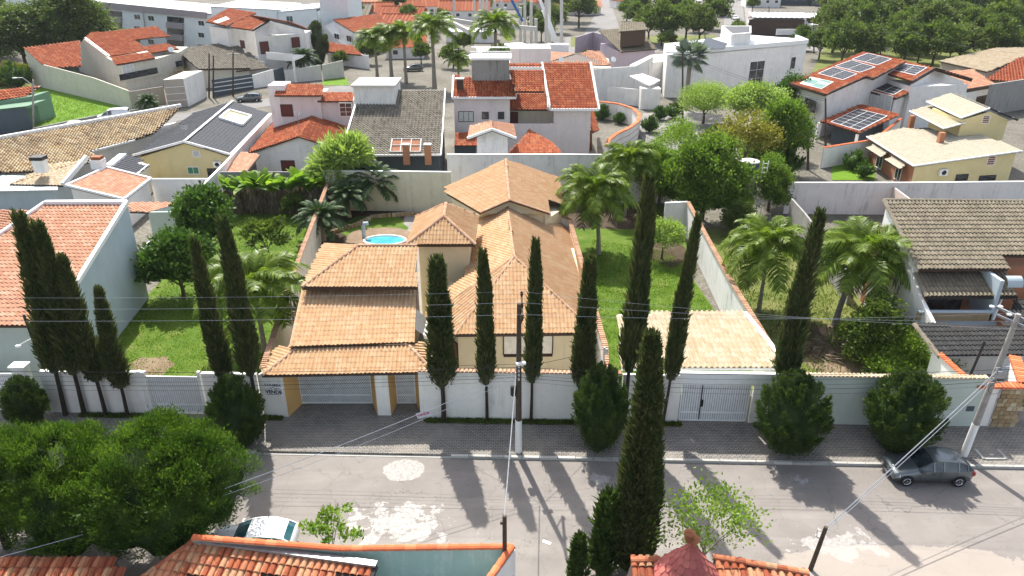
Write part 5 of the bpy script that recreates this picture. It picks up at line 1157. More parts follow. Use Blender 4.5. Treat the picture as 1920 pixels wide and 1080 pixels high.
h = house('near_left_roof', 'low red tiled roof in the shade under the round conifers at the lower left corner', P(100,1065,0), 'roof')
s0, s1 = P(-80,1120,2.4), P(262,1120,2.4); pl = splane(s0, s1, .30); poly = [s0, s1, pl.at(215,1048), pl.at(-80,1036)]; slab = MB().prism(poly, .15).build('roof', 'timber_dark', h)
single_tiles(slab, [pl.at(-60,1084), pl.at(240,1084), pl.at(215,1048), pl.at(-60,1038)], .28, .44, 'tile_near', r=.11); block(h, [s0+X((0,.5,0)), s1+X((-.5,.5,0)), pl.at(215,1060), pl.at(-80,1050)], 2.2, 0, 'wall_beige')
# turret
h = house('turret_roof', 'small pink shingled turret with a rusty disc finial at the bottom right of the centre', P(1290,1075,0), 'turret'); ap = P(1292,1012,5.2); R0 = 1.2; zb = 3.55
c0 = X((ap.x+.05, ap.y-.2, 0)); n8 = 6
nring = 7
for rr_ in range(nring):
    f0_, f1_ = rr_/nring, (rr_+1.25)/nring
    for k in range(int(6+ (1-f0_)*16)):
        kk = int(6+(1-f0_)*16); a_ = 6.2832*(k+.5*(rr_ % 2))/kk; da = 3.1416/kk*1.06
        r0_, r1_ = R0*(1-f0_)+.06, R0*(1-min(1, f1_))+.02; z0_, z1_ = zb+(ap.z-zb)*f0_, zb+(ap.z-zb)*min(1, f1_)
        pts = []
        for q in range(5): t_ = -1+2*q/4; rad_ = r0_*(1+.0); dz = -.05+.10*abs(t_)**2; pts.append(c0+X((rad_*math.cos(a_+da*t_), rad_*math.sin(a_+da*t_), z0_+dz+.03)))
        pts += [c0+X((r1_*math.cos(a_+da*.9), r1_*math.sin(a_+da*.9), z1_)), c0+X((r1_*math.cos(a_-da*.9), r1_*math.sin(a_-da*.9), z1_))]
        MB().face(pts, RND.random()).build('shingle', 'tile_scale', h)
MB().lathe(c0, [(R0*.93,0),(R0*.93,zb-.02),(.05,ap.z-.12)], 16).build('turret_wall', 'wall_pink', h)
MB().tube([c0+UP*(ap.z-.2), c0+UP*(ap.z+.45)], .03, 6).build('finial_rod', 'rust', h); MB().lathe(c0+X((.0,0,ap.z+.15)), [(.02,0),(.28,.05),(.30,.1),(.02,.16)], 14).build('finial_disc', 'rust', h); MB().lathe(c0+X((-.12,0,ap.z+.42)), [(.02,0),(.22,.05),(.22,.12),(.02,.2)], 10).build('finial_bowl', 'rust', h)
h = house('near_right_roof', 'orange barrel tiled roof edge around the pink turret at the bottom', P(1340,1090,0), 'roof')
for (xa, ya), (xb, yb_), far_ in (((1160,1125),(1240,1125),((1232,1052),(1185,1052))), ((1325,1130),(1520,1130),((1515,1076),(1338,1046)))):
    s0, s1 = P(xa,ya,2.9), P(xb,yb_,2.9); pl = splane(s0, s1, .35); poly = [s0, s1]+[pl.at(*q) for q in far_]; slab = MB().prism(poly, .15).build('roof', 'timber_dark', h)
    single_tiles(slab, poly, .30, .44, 'tile_near', r=.12, cap=140); caps(h, (poly[2]+UP*.06, poly[3]+UP*.06), 'tile_near', .14, single=True)
block(h, [P(1180,1110,2.5), P(1500,1110,2.5), P(1500,1080,2.5), P(1180,1080,2.5)], 2.6, 0, 'wall_pink')
# ================================================================ HOUSES FURTHER BACK
def fac(parent, b0, b1, tops, mat, th=.3, name='wall', z0=0):
    """upright facade over two ground pixels; tops = pixels of its upper outline. returns its plane"""
    pl = vplane(P(*b0), P(*b1)); t = [pl.at(*q) for q in tops]
    drop(parent, t, z0, mat, name); return pl
def panels(parent, pl, q, nx, ny, cell='solar_cell', lift=.18, label=None):
    n = pl.n if pl.n.z > 0 else -pl.n; c = [pl.at(*p)+n*lift for p in q]
    o = MB()
    for a, b in zip(c, c[1:]+c[:1]): o.bar(a, b, .09, .09, up=n)
    o = o.build('solar_array', 'metal_white', parent)
    L = lambda s, t: c[3].lerp(c[2], s).lerp(c[0].lerp(c[1], s), 1-t) if False else c[0].lerp(c[1], s).lerp(c[3].lerp(c[2], s), t)
    for i in range(nx):
        for j in range(ny):
            a, b, d, e = L((i+.05)/nx, (j+.05)/ny), L((i+.95)/nx, (j+.05)/ny), L((i+.95)/nx, (j+.95)/ny), L((i+.05)/nx, (j+.95)/ny)
            MB().prism([p+n*.04 for p in (a, b, d, e)], .07).build('solar_panel', cell if not (cell == 'solar_teal' and (i+j) % 3 == 0) else 'sheet_grey', o)
    fr = MB()
    for i in range(nx+1): fr.bar(L(i/nx, 0), L(i/nx, 1), .05, .05, up=n)
    for j in range(ny+1): fr.bar(L(0, j/ny), L(1, j/ny), .05, .05, up=n)
    fr.build('rail', 'metal_white', o)
F_ = dict(w=.48, c=.62, amp=.12, lip=.07)
# solar panel house
h = house('solar_panel_house', 'white house with red roofs carrying five arrays of solar panels', P(1640,240))
r1 = pface((1481,157,6.3),(1547,177,6.3),(1698,115,8.6)); p1 = plane3(*r1); poly = [r1[0], r1[1], p1.at(1623,143), p1.at(1637,147), r1[2], p1.at(1618,98)]
roof(h, poly, 'tile_red', **F_); trim(h, [poly[0]-UP*.1, poly[1]-UP*.1, poly[2]-UP*.1, poly[3]-UP*.1, poly[4]-UP*.1], 'timber_dark', .12, .35, 'fascia')
panels(h, p1, ((1598,113),(1627,102),(1671,113),(1645,124)), 5, 2); panels(h, p1, ((1566,126),(1596,115),(1640,128),(1612,138)), 5, 2); panels(h, p1, ((1534,140),(1562,128),(1606,141),(1580,152)), 5, 2)
panels(h, p1, ((1500,159),(1520,147),(1562,156),(1540,169)), 4, 2, 'solar_teal')
r2 = pface((1657,137,7.0),(1710,153,7.0),(1753,128,8.2)); p2 = plane3(*r2); poly2 = [r2[0], r2[1], r2[2], p2.at(1698,116)]; roof(h, poly2, 'tile_red', **F_); panels(h, p2, ((1673,133),(1692,121),(1738,129),(1715,143)), 4, 2)
r2b = plane3(r2[2], poly2[3], P(1823,149,6.9)); roof(h, [r2[2], r2b.at(1823,149), r2b.at(1775,134), poly2[3]], 'tile_red', **F_); trim(h, [r2[1]-UP*.1, r2[2]-UP*.1, r2b.at(1823,149)-UP*.1], 'timber_dark', .2, .5, 'bargeboard')
r3 = pface((1610,166,4.9),(1680,184,4.9),(1727,163,5.7)); p3 = plane3(*r3); poly3 = [r3[0], r3[1], r3[2], p3.at(1652,150)]; roof(h, poly3, 'tile_red', **F_); panels(h, p3, ((1636,168),(1662,156),(1702,165),(1675,180)), 4, 2); trim(h, [poly3[0]-UP*.1, poly3[1]-UP*.1, poly3[2]-UP*.1], 'timber_dark', .15, .3, 'fascia')
r4 = pface((1538,228,2.9),(1610,250,2.9),(1686,216,3.6)); p4 = plane3(*r4); poly4 = [r4[0], r4[1], r4[2], p4.at(1613,197)]; roof(h, poly4, 'tile_red', **F_); panels(h, p4, ((1558,231),(1608,207),(1663,220),(1611,247)), 6, 3)
def under(parent, poly, ins, z, mat, z0=0):
    c = sum(poly, X((0,0,0)))/len(poly); return block(parent, [p.lerp(c, ins) for p in poly], [p.z-.3 for p in poly] if z is None else z, z0, mat)
under(h, [poly[0], poly[1], poly[4], poly[5]], .10, None, 'wall_white'); 
g0, g1, g2 = r2[1]+X((.3,.4,-.3)), r2[2]+X((0,.5,-.3)), r2b.at(1812,150)+X((0,.5,-.3)); drop(h, [g0, g1, g2], 0, 'wall_white'); under(h, [r2[0], r2[1], r2b.at(1823,149), r2b.at(1775,134)], .06, 6.2, 'wall_white')
sp_ = vplane(g0, g2); win(h, sp_, (1745,176,1768,186), 'metal_dark', 'glass_dark', 2); win(h, sp_, (1793,171,1800,176), 'metal_dark', 'glass_dark', 1)
under(h, poly3, .12, 4.6, 'wall_white'); q3 = poly3[0].lerp(poly3[1], .10)+X((0,.3,0)), poly3[1]+X((-.3,.5,0)); win(h, vplane(*q3), (1620,173,1673,205), 'metal_white', 'curtain', 4)
fq = vplane(poly[0]+X((.8,.6,0)), poly[1]+X((0,.6,0))); win(h, fq, (1508,186,1530,208), 'timber_dark', 'glass_dark', 1, 3, name='balcony'); win(h, vplane(poly[1]+X((0,.9,0)), poly[2]+X((0,.9,0))), (1556,178,1567,210), 'timber_dark', 'timber_dark', 1)
for s in (poly4[1], poly4[0]): MB().bar(down(s+X((0,.3,0)),0), s+X((0,.3,-.2)), .3).build('post', 'wall_white', h)
under(h, poly4, .35, 2.4, 'wall_slate')
boundary('white side wall between the solar panel house and the yellow house', [P(1545,277,2.6), P(1640,262,2.6), P(1690,222,2.8)], 'wall_white', cap='tile', capmat='tile_cap_red')
# yellow house right
h = house('pale_yellow_house', 'pale yellow two storey house with cream tiled roofs and terracotta side walls', P(1800,338))
C_ = dict(w=.36, c=.42, amp=.06, lip=.03)
l = pface((1625,256,3.1),(1713,311,3.1),(1917,283,4.2)); pl = plane3(*l); lp = [l[0], l[1], l[2], pl.at(1843,253), pl.at(1693,240)]; roof(h, lp, 'tile_cream', **C_, slab='metal_dark'); trim(h, [lp[0], lp[1], lp[2]], 'trim_white', .14, .16, 'gutter')
ub_ = [X((p.x*1.0, p.y, 0)) for p in lp]; cc = sum(lp, X((0,0,0)))/5
block(h, [lp[0].lerp(cc,.1), lp[1].lerp(cc,.07), lp[2].lerp(cc,.06), lp[3].lerp(cc,.05), lp[4].lerp(cc,.05)], [p.z-.32 for p in lp], 0, 'wall_yellow'); b0, b1 = lp[0].lerp(cc,.1), lp[1].lerp(cc,.07); n_ = X((-.05,-.05,0)); MB().wall(b0+n_, b1+n_, 2.85, 2.85, 0, .1).build('side_wall', 'wall_terracotta', h)
fw_ = vplane(lp[1].lerp(cc,.07), lp[2].lerp(cc,.06)); win(h, fw_, (1792,327,1814,338), 'metal_dark', 'glass_dark', 2); win(h, fw_, (1836,329,1866,338), 'metal_dark', 'glass_dark', 3); win(h, fw_, (1851,293,1865,309), 'trim_white', 'timber', 1, 4); aircon(h, fw_, 1766, 322, 1.0)
gl, ap2 = PY(1803,221,89), PY(1856,203,89.6); bl_ = P(1737,190,gl.z); br_ = ap2+(bl_-gl); up4 = [bl_, gl, ap2, br_]; roof(h, up4, 'tile_cream', **C_, slab='metal_dark'); trim(h, [bl_, gl, ap2], 'trim_white', .14, .16, 'gutter')
gr_ = PY(1909,225,88.6); gr_.z = min(gr_.z, gl.z); roof(h, [gr_, gr_+(bl_-gl), br_, ap2], 'tile_cream', **C_, slab='metal_dark'); trim(h, [ap2, gr_], 'metal_dark', .14, .2, 'bargeboard')
m = pface((1705,208,5.2),(1770,241,5.2),(1818,228,5.7)); pm = plane3(*m); mp4 = [m[0], m[1], m[2], pm.at(1747,197)]; roof(h, mp4, 'tile_cream', **C_, slab='metal_dark'); trim(h, [mp4[0], mp4[1], mp4[2]], 'trim_white', .12, .14, 'gutter')
zz = gl.z-.3; g0_, g1_, g2_ = gl+X((.35,.35,-.3)), ap2+X((0,.0,-.35)), PY(1891,222,89.3); g2_.z = min(g2_.z, zz); g1_.y = (g0_.y+g2_.y)/2
drop(h, [g0_, g1_, g2_], 3.5, 'wall_yellow'); block(h, [g0_+X((0,.25,0)), g2_+X((0,.25,0)), g2_+X((0,7,0)), g0_+X((0,7,0))], min(g0_.z, g2_.z)-.02, 3.5, 'wall_yellow'); win(h, vplane(g0_, g2_), (1842,217,1855,231), 'trim_white', 'timber', 1, 4)
for q in ((1712,214),(1768,245)): p = pm.at(*q); MB().bar(down(p, 3.2), p-UP*.2, .6).build('brick_post', 'wall_terracotta', h)
for k, (x, y) in enumerate(((1645,283),(1680,305))):
    p = P(x, y, 2.6); s = sface(P(x-22,y-6,2.3), P(x+6,y+12,2.3), .3, (x+19,y+4), (x-5,y-12)); roof(h, s, 'tile_cream', **C_); q = P(x+2,y+22,1.0); win(h, vplane(b0+n_*3, b1+n_*3), (x-2,y+8,x+10,y+34), 'trim_white', 'glass_dark', 2, name='door')
# white modern block
h = house('white_modern_house', 'large white flat roofed box house with a tall three pane window', P(1400,175))
pl = fac(h, (1322,182), (1498,160), [(1322,98),(1513,84)], 'wall_white'); A_, B_ = pl.at(1322,98), pl.at(1513,84); B_.z = A_.z; dz = P(1480,70,A_.z), P(1345,62,A_.z)
flatroof(h, [A_, B_, P(1492,72,A_.z), P(1400,65,A_.z), P(1245,82,A_.z), P(1250,96,A_.z)], 'sheet_white', .3); block(h, [A_+X((0,.1,0)), B_+X((0,.1,0)), P(1492,72,A_.z), P(1245,82,A_.z), P(1252,98,A_.z)], A_.z-.35, 0, 'wall_white')
trim(h, [A_+UP*.3, B_+UP*.3, P(1492,72,A_.z)+UP*.3], 'trim_white', .4, .7, 'parapet'); win(h, pl, (1404,115,1431,162), 'metal_white', 'glass_dark', 2, 3); win(h, pl, (1482,107,1491,129), 'metal_white', 'glass_dark', 1)
q = [P(1368,92,A_.z), P(1405,89,A_.z), P(1405,74,A_.z), P(1350,74,A_.z)]; t_ = PY(1368,64,q[0].y).z; block(h, q, t_, A_.z, 'wall_white', 'roof_box'); mm = sum(q, X((0,0,0)))/4; flatroof(h, [down(p.lerp(mm,.12), t_+.02) for p in q], 'metal_dark', .03, 'roof_opening')
s = pface((1310,91,A_.z+.6),(1358,91,A_.z+.6),(1364,81,A_.z+1.4),(1325,69)); roof(h, s, 'sheet_grey', 1.2, 6, amp=.1, slab='metal_grey')
block(h, [P(1180,122,5), P(1325,105,5), P(1325,95,5), P(1220,103,5)], 5, 0, 'wall_white', 'side_wing'); 
pl = fac(h, (1112,200), (1240,170), [(1112,130),(1192,124),(1225,106)], 'wall_white_dirty'); 
pl = fac(h, (1112,192), (1210,200), [(1112,160),(1202,168)], 'wall_white', name='garden_wall')
gp_ = P(1218,205); block(h, [gp_+X((-1.6,0,0)), gp_+X((1.6,-.3,0)), gp_+X((1.6,2.4,0)), gp_+X((-1.6,2.4,0))], 3.4, 0, 'wall_white', 'gatehouse'); flatroof(h, [P(1180,142,4.6), P(1218,160,4.0), P(1238,150,4.2), P(1205,138,4.6)], 'metal_white', .2, 'glass_canopy')
# left corner group
h = house('beige_corner_house', 'beige two storey house with red tile roofs and glass balconies beside the grass lot', P(200,165))
wpl = fac(h, (62,160), (250,205), [(45,90),(80,121),(175,146),(240,170)], 'wall_beige', name='plot_wall')
a, b = wpl.at(45,90), wpl.at(80,121); f = plane3(a, b, P(147,76,a.z)); roof(h, [b, f.at(106,127), f.at(152,124), f.at(150,76), a], 'tile_red', **F_)
ga = P(228,166); spl = vplane(P(150,134), ga); sw = [spl.at(*q) for q in ((140,95),(157,73),(213,115),(222,123))]
drop(h, sw, 0, 'wall_beige'); e_l, e_r = sw[3], None
rz_ = sw[1]; fr_pl = plane3(sw[1], sw[2], P(290,50,sw[1].z)); fp4 = [fr_pl.at(205,106), fr_pl.at(278,95), fr_pl.at(252,75), fr_pl.at(318,68), fr_pl.at(293,50), fr_pl.at(172,62), fr_pl.at(160,72)]
roof(h, fp4, 'tile_red', **F_); trim(h, [fp4[6]+UP*.1, fp4[0]+UP*.1], 'trim_white', .3, .3, 'parapet')
s2 = pface((219,122,5.4),(291,109,5.4),(279,98,5.9),(208,107)); roof(h, s2, 'tile_red', **F_); s3 = pface((284,100,5.9),(336,92,5.9),(316,82,6.5),(268,88)); roof(h, s3, 'tile_red', **F_)
q0, q1 = s2[0]+X((.3,1.2,0)), s2[1]+X((0,1.2,0)); block(h, [q0, q1, s3[1]+X((-.5,1,0)), s3[1]+X((-2,9,0)), sw[0]+X((1,1,0))], 5.2, 0, 'wall_beige')
fpl = vplane(q0, q1); win(h, fpl, (230,121,252,148), 'metal_white', 'curtain', 3); bq0, bq1 = down(s2[0], 2.6), down(s2[1], 2.6); flatroof(h, [bq0, bq1, bq1+X((.5,2,0)), bq0+X((.5,2,0))], 'wall_beige', .3, 'balcony_slab')
for (p, q) in ((bq0, bq1), (down(s3[0], 2.6), down(s3[1], 2.6))): MB().bar(p+UP*1.05, q+UP*1.05, .1).bar(p+UP*.1, q+UP*.1, .1).build('balcony_rail', 'metal_dark', h); MB().wall(p, q, 3.6, 3.6, 2.75, .04).build('balcony_glass', 'glass_dark', h)
win(h, vplane(s3[0]+X((0,2,0)), s3[1]+X((0,2,0))), (287,103,303,125), 'metal_white', 'curtain', 3)
for x, y, nm in ((245,205,0),): pass
fac(h, (247,205), (310,196), [(242,172),(306,162)], 'wall_taupe', name='front_wall')
hb = house('beige_box_annexe', 'small flat topped box with pale horizontal bands beside the beige house', P(330,205), 'annexe')
b0, b1, b2 = P(316,203,0), P(353,200,0), P(388,182,0); zt = PY(305,151,b0.y).z; block(hb, [b0, b1, b2, b0+(b2-b1)], zt, 0, 'wall_taupe'); flatroof(hb, [down(p, zt+.12) for p in (b0, b1, b2, b0+(b2-b1))], 'concrete_pale', .1); MB().wall(b1, b2, zt+.05, zt+.05, 0, .15).build('white_side', 'wall_white_dirty', hb)
for z in (1.2,2.3,3.4): MB().bar(down(b0,z)+X((0,-.05,0)), down(b1,z)+X((0,-.05,0)), .08).build('band', 'trim_white', hb)
h = house('green_garage', 'dark green garage with a pale green parapet at the left edge', P(20,240), 'garage'); pl = fac(h, (-70,262), (58,242), [(-70,212),(50,199)], 'wall_slate'); a, b = pl.at(-70,212), pl.at(50,199); flatroof(h, [a, b, b+X((0,5,.0)), a+X((0,5,0))], 'wall_green', .35); pl2 = [a+X((0,4,0)), b+X((-1,4,0))]; block(h, [pl2[0], pl2[1], pl2[1]+X((0,4,0)), pl2[0]+X((0,4,0))], a.z+.5, 0, 'wall_green'); roof(h, [pl2[0]+X((0,-.5,.7)), pl2[1]+X((-1,-.5,.7)), pl2[1]+X((-1,4,1.6)), pl2[0]+X((0,4,1.6))], 'tile_red', **F_)
# grey slate and white villa
h = house('mossy_grey_roof_house', 'low house with blotchy grey slate roofs and a dark banded garage wall', P(420,165))
s = pface((330,92,4.6),(372,130,3.6),(470,128,3.6)); pl = plane3(*s); roof(h, [s[1], s[2], pl.at(456,92), pl.at(435,79), s[0]], 'tile_grey', **F_); q = [s[1], s[2], pl.at(456,92), s[0]]; under(h, q, .06, 3.3, 'wall_beige')
s = pface((443,134,3.2),(503,128,3.2),(467,98,4.2),(436,110)); roof(h, s, 'tile_grey', **F_); block(h, [P(446,150,0), P(500,146,0), P(490,130,0), P(446,132,0)], 3.0, 0, 'wall_white')
pl = fac(h, (400,182), (475,166), [(398,150),(472,139)], 'wall_slate', name='garage_wall'); 
for k in range(3): a, b = pl.at(399,156+k*8), pl.at(474,145+k*8); MB().bar(a+X((0,-.2,0)), b+X((0,-.2,0)), .12).build('band', 'trim_white', h)
fac(h, (475,166), (513,160), [(473,141),(512,130)], 'wall_white', name='garage_wall'); fac(h, (513,158), (534,152), [(512,132),(531,126)], 'wall_slate')
h = house('white_villa', 'white two storey villa with dark red tile roofs, maroon shutters and a balcony', P(500,125))
s = pface(PY(385,41,172),PY(424,49,165),PY(480,25,171)); pl = plane3(*s); r1 = [s[0], s[1], s[2], pl.at(430,15)]; roof(h, r1, 'tile_red', **F_); panels(h, pl, ((401,42),(424,33),(431,37),(410,45)), 2, 2, 'sheet_white')
s = pface(PY(431,51,164),PY(474,57,158),PY(507,37,164)); pl = plane3(*s); r2 = [s[0], s[1], s[2], pl.at(460,27)]; roof(h, r2, 'tile_red', **F_); pr_ = plane3(s[2], r2[3], PY(577,55,160)); r3 = [s[2], pr_.at(577,55), pr_.at(545,42), r2[3]]; roof(h, r3, 'tile_red', **F_); trim(h, [s[1], s[2], pr_.at(577,55)], 'timber_dark', .2, .4, 'bargeboard')
under(h, r1, .12, 8.4, 'wall_white'); drop(h, [s[1]+X((.3,.5,-.3)), s[2]+X((0,.5,-.3)), pr_.at(570,55)+X((0,.5,-.3))], 0, 'wall_white'); block(h, [s[1]+X((.3,.8,0)), pr_.at(570,55)+X((0,.8,0)), pr_.at(570,55)+X((0,7,0)), s[1]+X((.3,8,0))], 7.6, 0, 'wall_white'); fpl = vplane(s[1]+X((.3,.5,0)), pr_.at(570,55)+X((0,.5,0)))
win(h, fpl, (488,78,504,101), 'timber_dark', 'shutter_maroon', 2, name='door'); win(h, fpl, (547,70,562,89), 'timber_dark', 'shutter_maroon', 2); win(h, vplane(r2[0]+X((.6,.6,0)), s[1]+X((.3,.6,0))), (451,76,459,90), 'timber_dark', 'shutter_maroon', 1)
q0, q1 = PY(500,107,153), PY(548,98,150); q1.z = q0.z; flatroof(h, [q0, q1, q1+X((.5,6,0)), q0+X((-1,6,0))], 'wall_white', .4, 'balcony_slab'); MB().wall(q0, q1, q0.z+1.0, q0.z+1.0, q0.z, .15).build('balcony_parapet', 'wall_white', h); MB().bar(down(q1,0), q1, .4).build('post', 'wall_white', h)
fac(h, (535,156), (604,150), [(533,132),(601,122)], 'concrete_pale', name='front_wall'); fac(h, (605,150), (645,145), [(604,122),(643,113)], 'concrete_pale', name='front_wall')
h = house('red_gable_villa', 'white two storey gabled villa with faded red tile roof behind the palms', P(680,100))
s = pface((664,61,5.9),(728,47,5.9),(705,27,7.2)); pl = plane3(*s); r1 = [s[0], s[1], s[2], pl.at(625,37)]; roof(h, r1, 'tile_red', **F_); pr_ = plane3(s[2], r1[3], P(600,49,5.9)); drop(h, [P(607,50,5.7), r1[3]-UP*.3, s[0]-UP*.3+X((0,.3,0))], 0, 'wall_white'); drop(h, [s[0]+X((0,.3,-.3)), s[1]+X((-.5,.3,-.3))], 0, 'wall_white')
fpl = vplane(P(607,50,5.7), s[0]); win(h, fpl, (627,63,636,73), 'trim_white', 'glass_dark', 2); win(h, fpl, (650,67,659,78), 'trim_white', 'glass_dark', 2); s = pface((612,97,2.8),(680,104,2.8),(660,86,3.8),(610,79)); roof(h, s, 'tile_red', **F_); fac(h, (613,118), (690,130), [(613,96),(690,104)], 'wall_white')
s = pface((568,80,3.0),(596,78,3.0),(594,58,4.4),(567,60)); roof(h, s, 'tile_red', **F_)
# apartments
h = house('apartment_block', 'long pale green apartment block with grey cornice and recessed balconies at the upper left', P(300,75), 'apartment block')
pl = fac(h, (-60,60), (430,112), [(-60,-26),(180,3),(385,24),(430,30)], 'wall_apartment', .6)
def band(y0, y1, x0, x1, mat, nm='cornice', d=.35, tilt=.1):
    a, b, c_, e = pl.at(x0, y0+(x0-180)*tilt), pl.at(x1, y0+(x1-180)*tilt), pl.at(x1, y1+(x1-180)*tilt), pl.at(x0, y1+(x0-180)*tilt)
    n = pl.n if pl.n.dot(CAM-pl.o) > 0 else -pl.n; MB().idx([p+n*s for s in (.05, d) for p in (a, b, c_, e)], [(4,5,6,7),(0,1,5,4),(1,2,6,5),(2,3,7,6),(3,0,4,7)]).build(nm, mat, h)
band(2, 14, 180, 388, 'wall_mauve')
for x0, x1 in ((197,229),(314,345)):
    for k in range(3): band(17+k*22, 27+k*22, x0, x1, 'glass_dark', 'balcony_window', .12); band(28+k*22, 38+k*22, x0, x1, 'wall_mauve', 'balcony_parapet', .5)
for x in (252,278,372):
    for k in range(3): y = 20+(x-180)*.1+k*22; win(h, pl, (x, y, x+11, y+9), 'trim_white', 'glass_dark', 2)
for x in (25,50): win(h, pl, (x, 16, x+8, 28), 'trim_white', 'glass_dark', 2)
MB().tube([pl.at(269,20)+X((0,-.4,0)), pl.at(276,72)+X((0,-.4,0))], .15, 5).build('downpipe', 'metal_grey', h)
a, b = pl.at(180,3), pl.at(430,30); flatroof(h, [pl.at(-60,-26), a, b, b+X((6,16,0)), a+X((0,18,0))], 'sheet_grey', .3)
h = house('apartment_block', 'pale blue stepped apartment block behind the white villa', P(560,60), 'apartment block')
for (b0, b1, tp, m_) in (((430,112),(525,100),((395,12),(525,18)),'wall_apartment'),((525,100),(600,95),((520,22),(593,15)),'wall_apartment'),((600,95),(650,88),((597,-20),(648,-20)),'wall_apartment')):
    p_ = fac(h, b0, b1, list(tp), m_, .5); q = [p_.at(*t) for t in tp]; flatroof(h, [q[0], q[1], q[1]+X((0,20,0)), q[0]+X((0,20,0))], 'sheet_white', .3); block(h, [q[0]+X((0,.6,0)), q[1]+X((0,.6,0)), q[1]+X((0,20,0)), q[0]+X((0,20,0))], min(q[0].z,q[1].z)-.4, 0, m_)
win(h, vplane(P(525,100),P(600,95)), (537,30,549,43), 'trim_white', 'glass_teal', 2)
# houses between: white metal roofs, orange roof, brown roof
h = house('white_sheet_roof_house', 'low house with two shining white sheet roofs behind the tank tower', P(960,110))
for q in (((975,110,4.0),(1016,106,4.0),(998,84,4.6),(960,80)), ((905,110,4.0),(965,120,4.0),(955,95,4.6),(890,86))): s = pface(*q); roof(h, s, 'sheet_white', 1.0, 8, amp=.05, slab='metal_grey'); under(h, s, .05, 3.7, 'wall_white')
s = pface((860,112,3.6),(890,88,4.6),(955,95,4.4)); 
h = house('orange_hip_house', 'house with a fresh bright orange hipped tile roof behind the pinkish white house', P(1080,125))
a, b, c_ = P(1015,120,3.2), P(1145,123,3.2), P(1124,96,3.2); rg0, rg1 = P(1077,101,4.8), P(1110,98,4.8); 
for q in ([a, b, rg1, rg0], [P(1030,97,3.2), a, rg0], [b, c_, rg1]): roof(h, q, 'tile_salmon', **F_)
caps(h, (rg0, rg1), 'tile_pale'); caps(h, (a, rg0), 'tile_pale'); block(h, [P(1085,128,3), P(1145,128,3), P(1140,110,3), P(1085,110,3)], 3.1, 0, 'wall_paleyellow')
h = house('brown_roof_house', 'lilac walled house with a brown shingle roof and raised lantern', P(1160,105))
s = pface((1165,98,4.2),(1232,92,4.2),(1180,52,6.8)); pl = plane3(*s); roof(h, [s[0], s[1], pl.at(1212,70), s[2], pl.at(1122,57)], 'tile_brown', **F_); under(h, [s[0], s[1], pl.at(1212,70), pl.at(1122,57)], .08, 4.0, 'wall_lilac'); pl = fac(h, (1078,112), (1110,104), [(1080,70),(1112,60)], 'wall_lilac'); pl2 = fac(h, (1110,104), (1165,115), [(1112,60),(1128,64),(1163,97)], 'wall_lilac')
q = [P(1160,60,8.2), P(1215,56,8.2), P(1207,41,9.0), P(1165,42,9.0)]; roof(h, q, 'tile_brown', **F_); under(h, q, .15, 7.9, 'timber_dark', 5)
h = house('low_eave_house', 'dark house behind with tan and red barrel roofs at the right edge', P(1850,150))
s = pface((1760,115,3.6),(1850,135,3.6),(1960,90,5.0)); pl = plane3(*s); roof(h, [s[0], s[1], s[2], pl.at(1870,90)], 'tile_pale', **F_); under(h, [s[0], s[1], s[2], pl.at(1870,90)], .05, 3.3, 'wall_taupe')
s = pface((1850,150,3.4),(1960,158,3.4),(1960,100,5.4),(1910,108)); roof(h, s, 'tile_red', **F_); under(h, s, .05, 3.2, 'wall_taupe')
s = pface((1806,169,4.2),(1866,159,4.2),(1823,130,5.0),(1775,135)); roof(h, s, 'tile_salmon', **F_); trim(h, [s[0]-UP*.2, s[1]-UP*.2], 'timber_dark', .2, .5, 'fascia'); pl = fac(h, (1812,215), (1858,205), [(1812,168),(1860,158)], 'wall_white'); win(h, pl, (1830,180,1852,196), 'timber_dark', 'timber_dark', 2)
boundary('tall dark mouldy concrete wall at the right edge behind the yellow house', [P(1858,158,5.0), P(1990,138,5.2)], 'concrete_black', .3)
h = house('workshop_row', 'long open fronted shop under pale sheet roofs by the far street', P(1480,62), 'shop')
for q in (((1402,33,5.0),(1512,34,5.0),(1508,22,6.0),(1425,20)), ((1512,34,4.6),(1572,32,4.6),(1575,22,5.2),(1512,23))): s = pface(*q); roof(h, s, 'sheet_white' if q[0][0] == 1512 else 'sheet_grey', 1.5, 8, amp=.1); under(h, s, .05, 4.4, 'timber_dark')
s = pface((1400,42,3.4),(1515,44,3.4),(1515,38,3.8),(1405,37)); flatroof(h, s, 'sheet_white', .15, 'awning'); fac(h, (1405,62), (1510,66), [(1405,48),(1510,50)], 'brick'); MB().box(P(1488,60,1.6), (10,.3,1.6)).build('sign_panel', 'trim_white', h); MB().box(P(1540,52,2.5), (7,4,2)).build('canopy', 'metal_white', h)
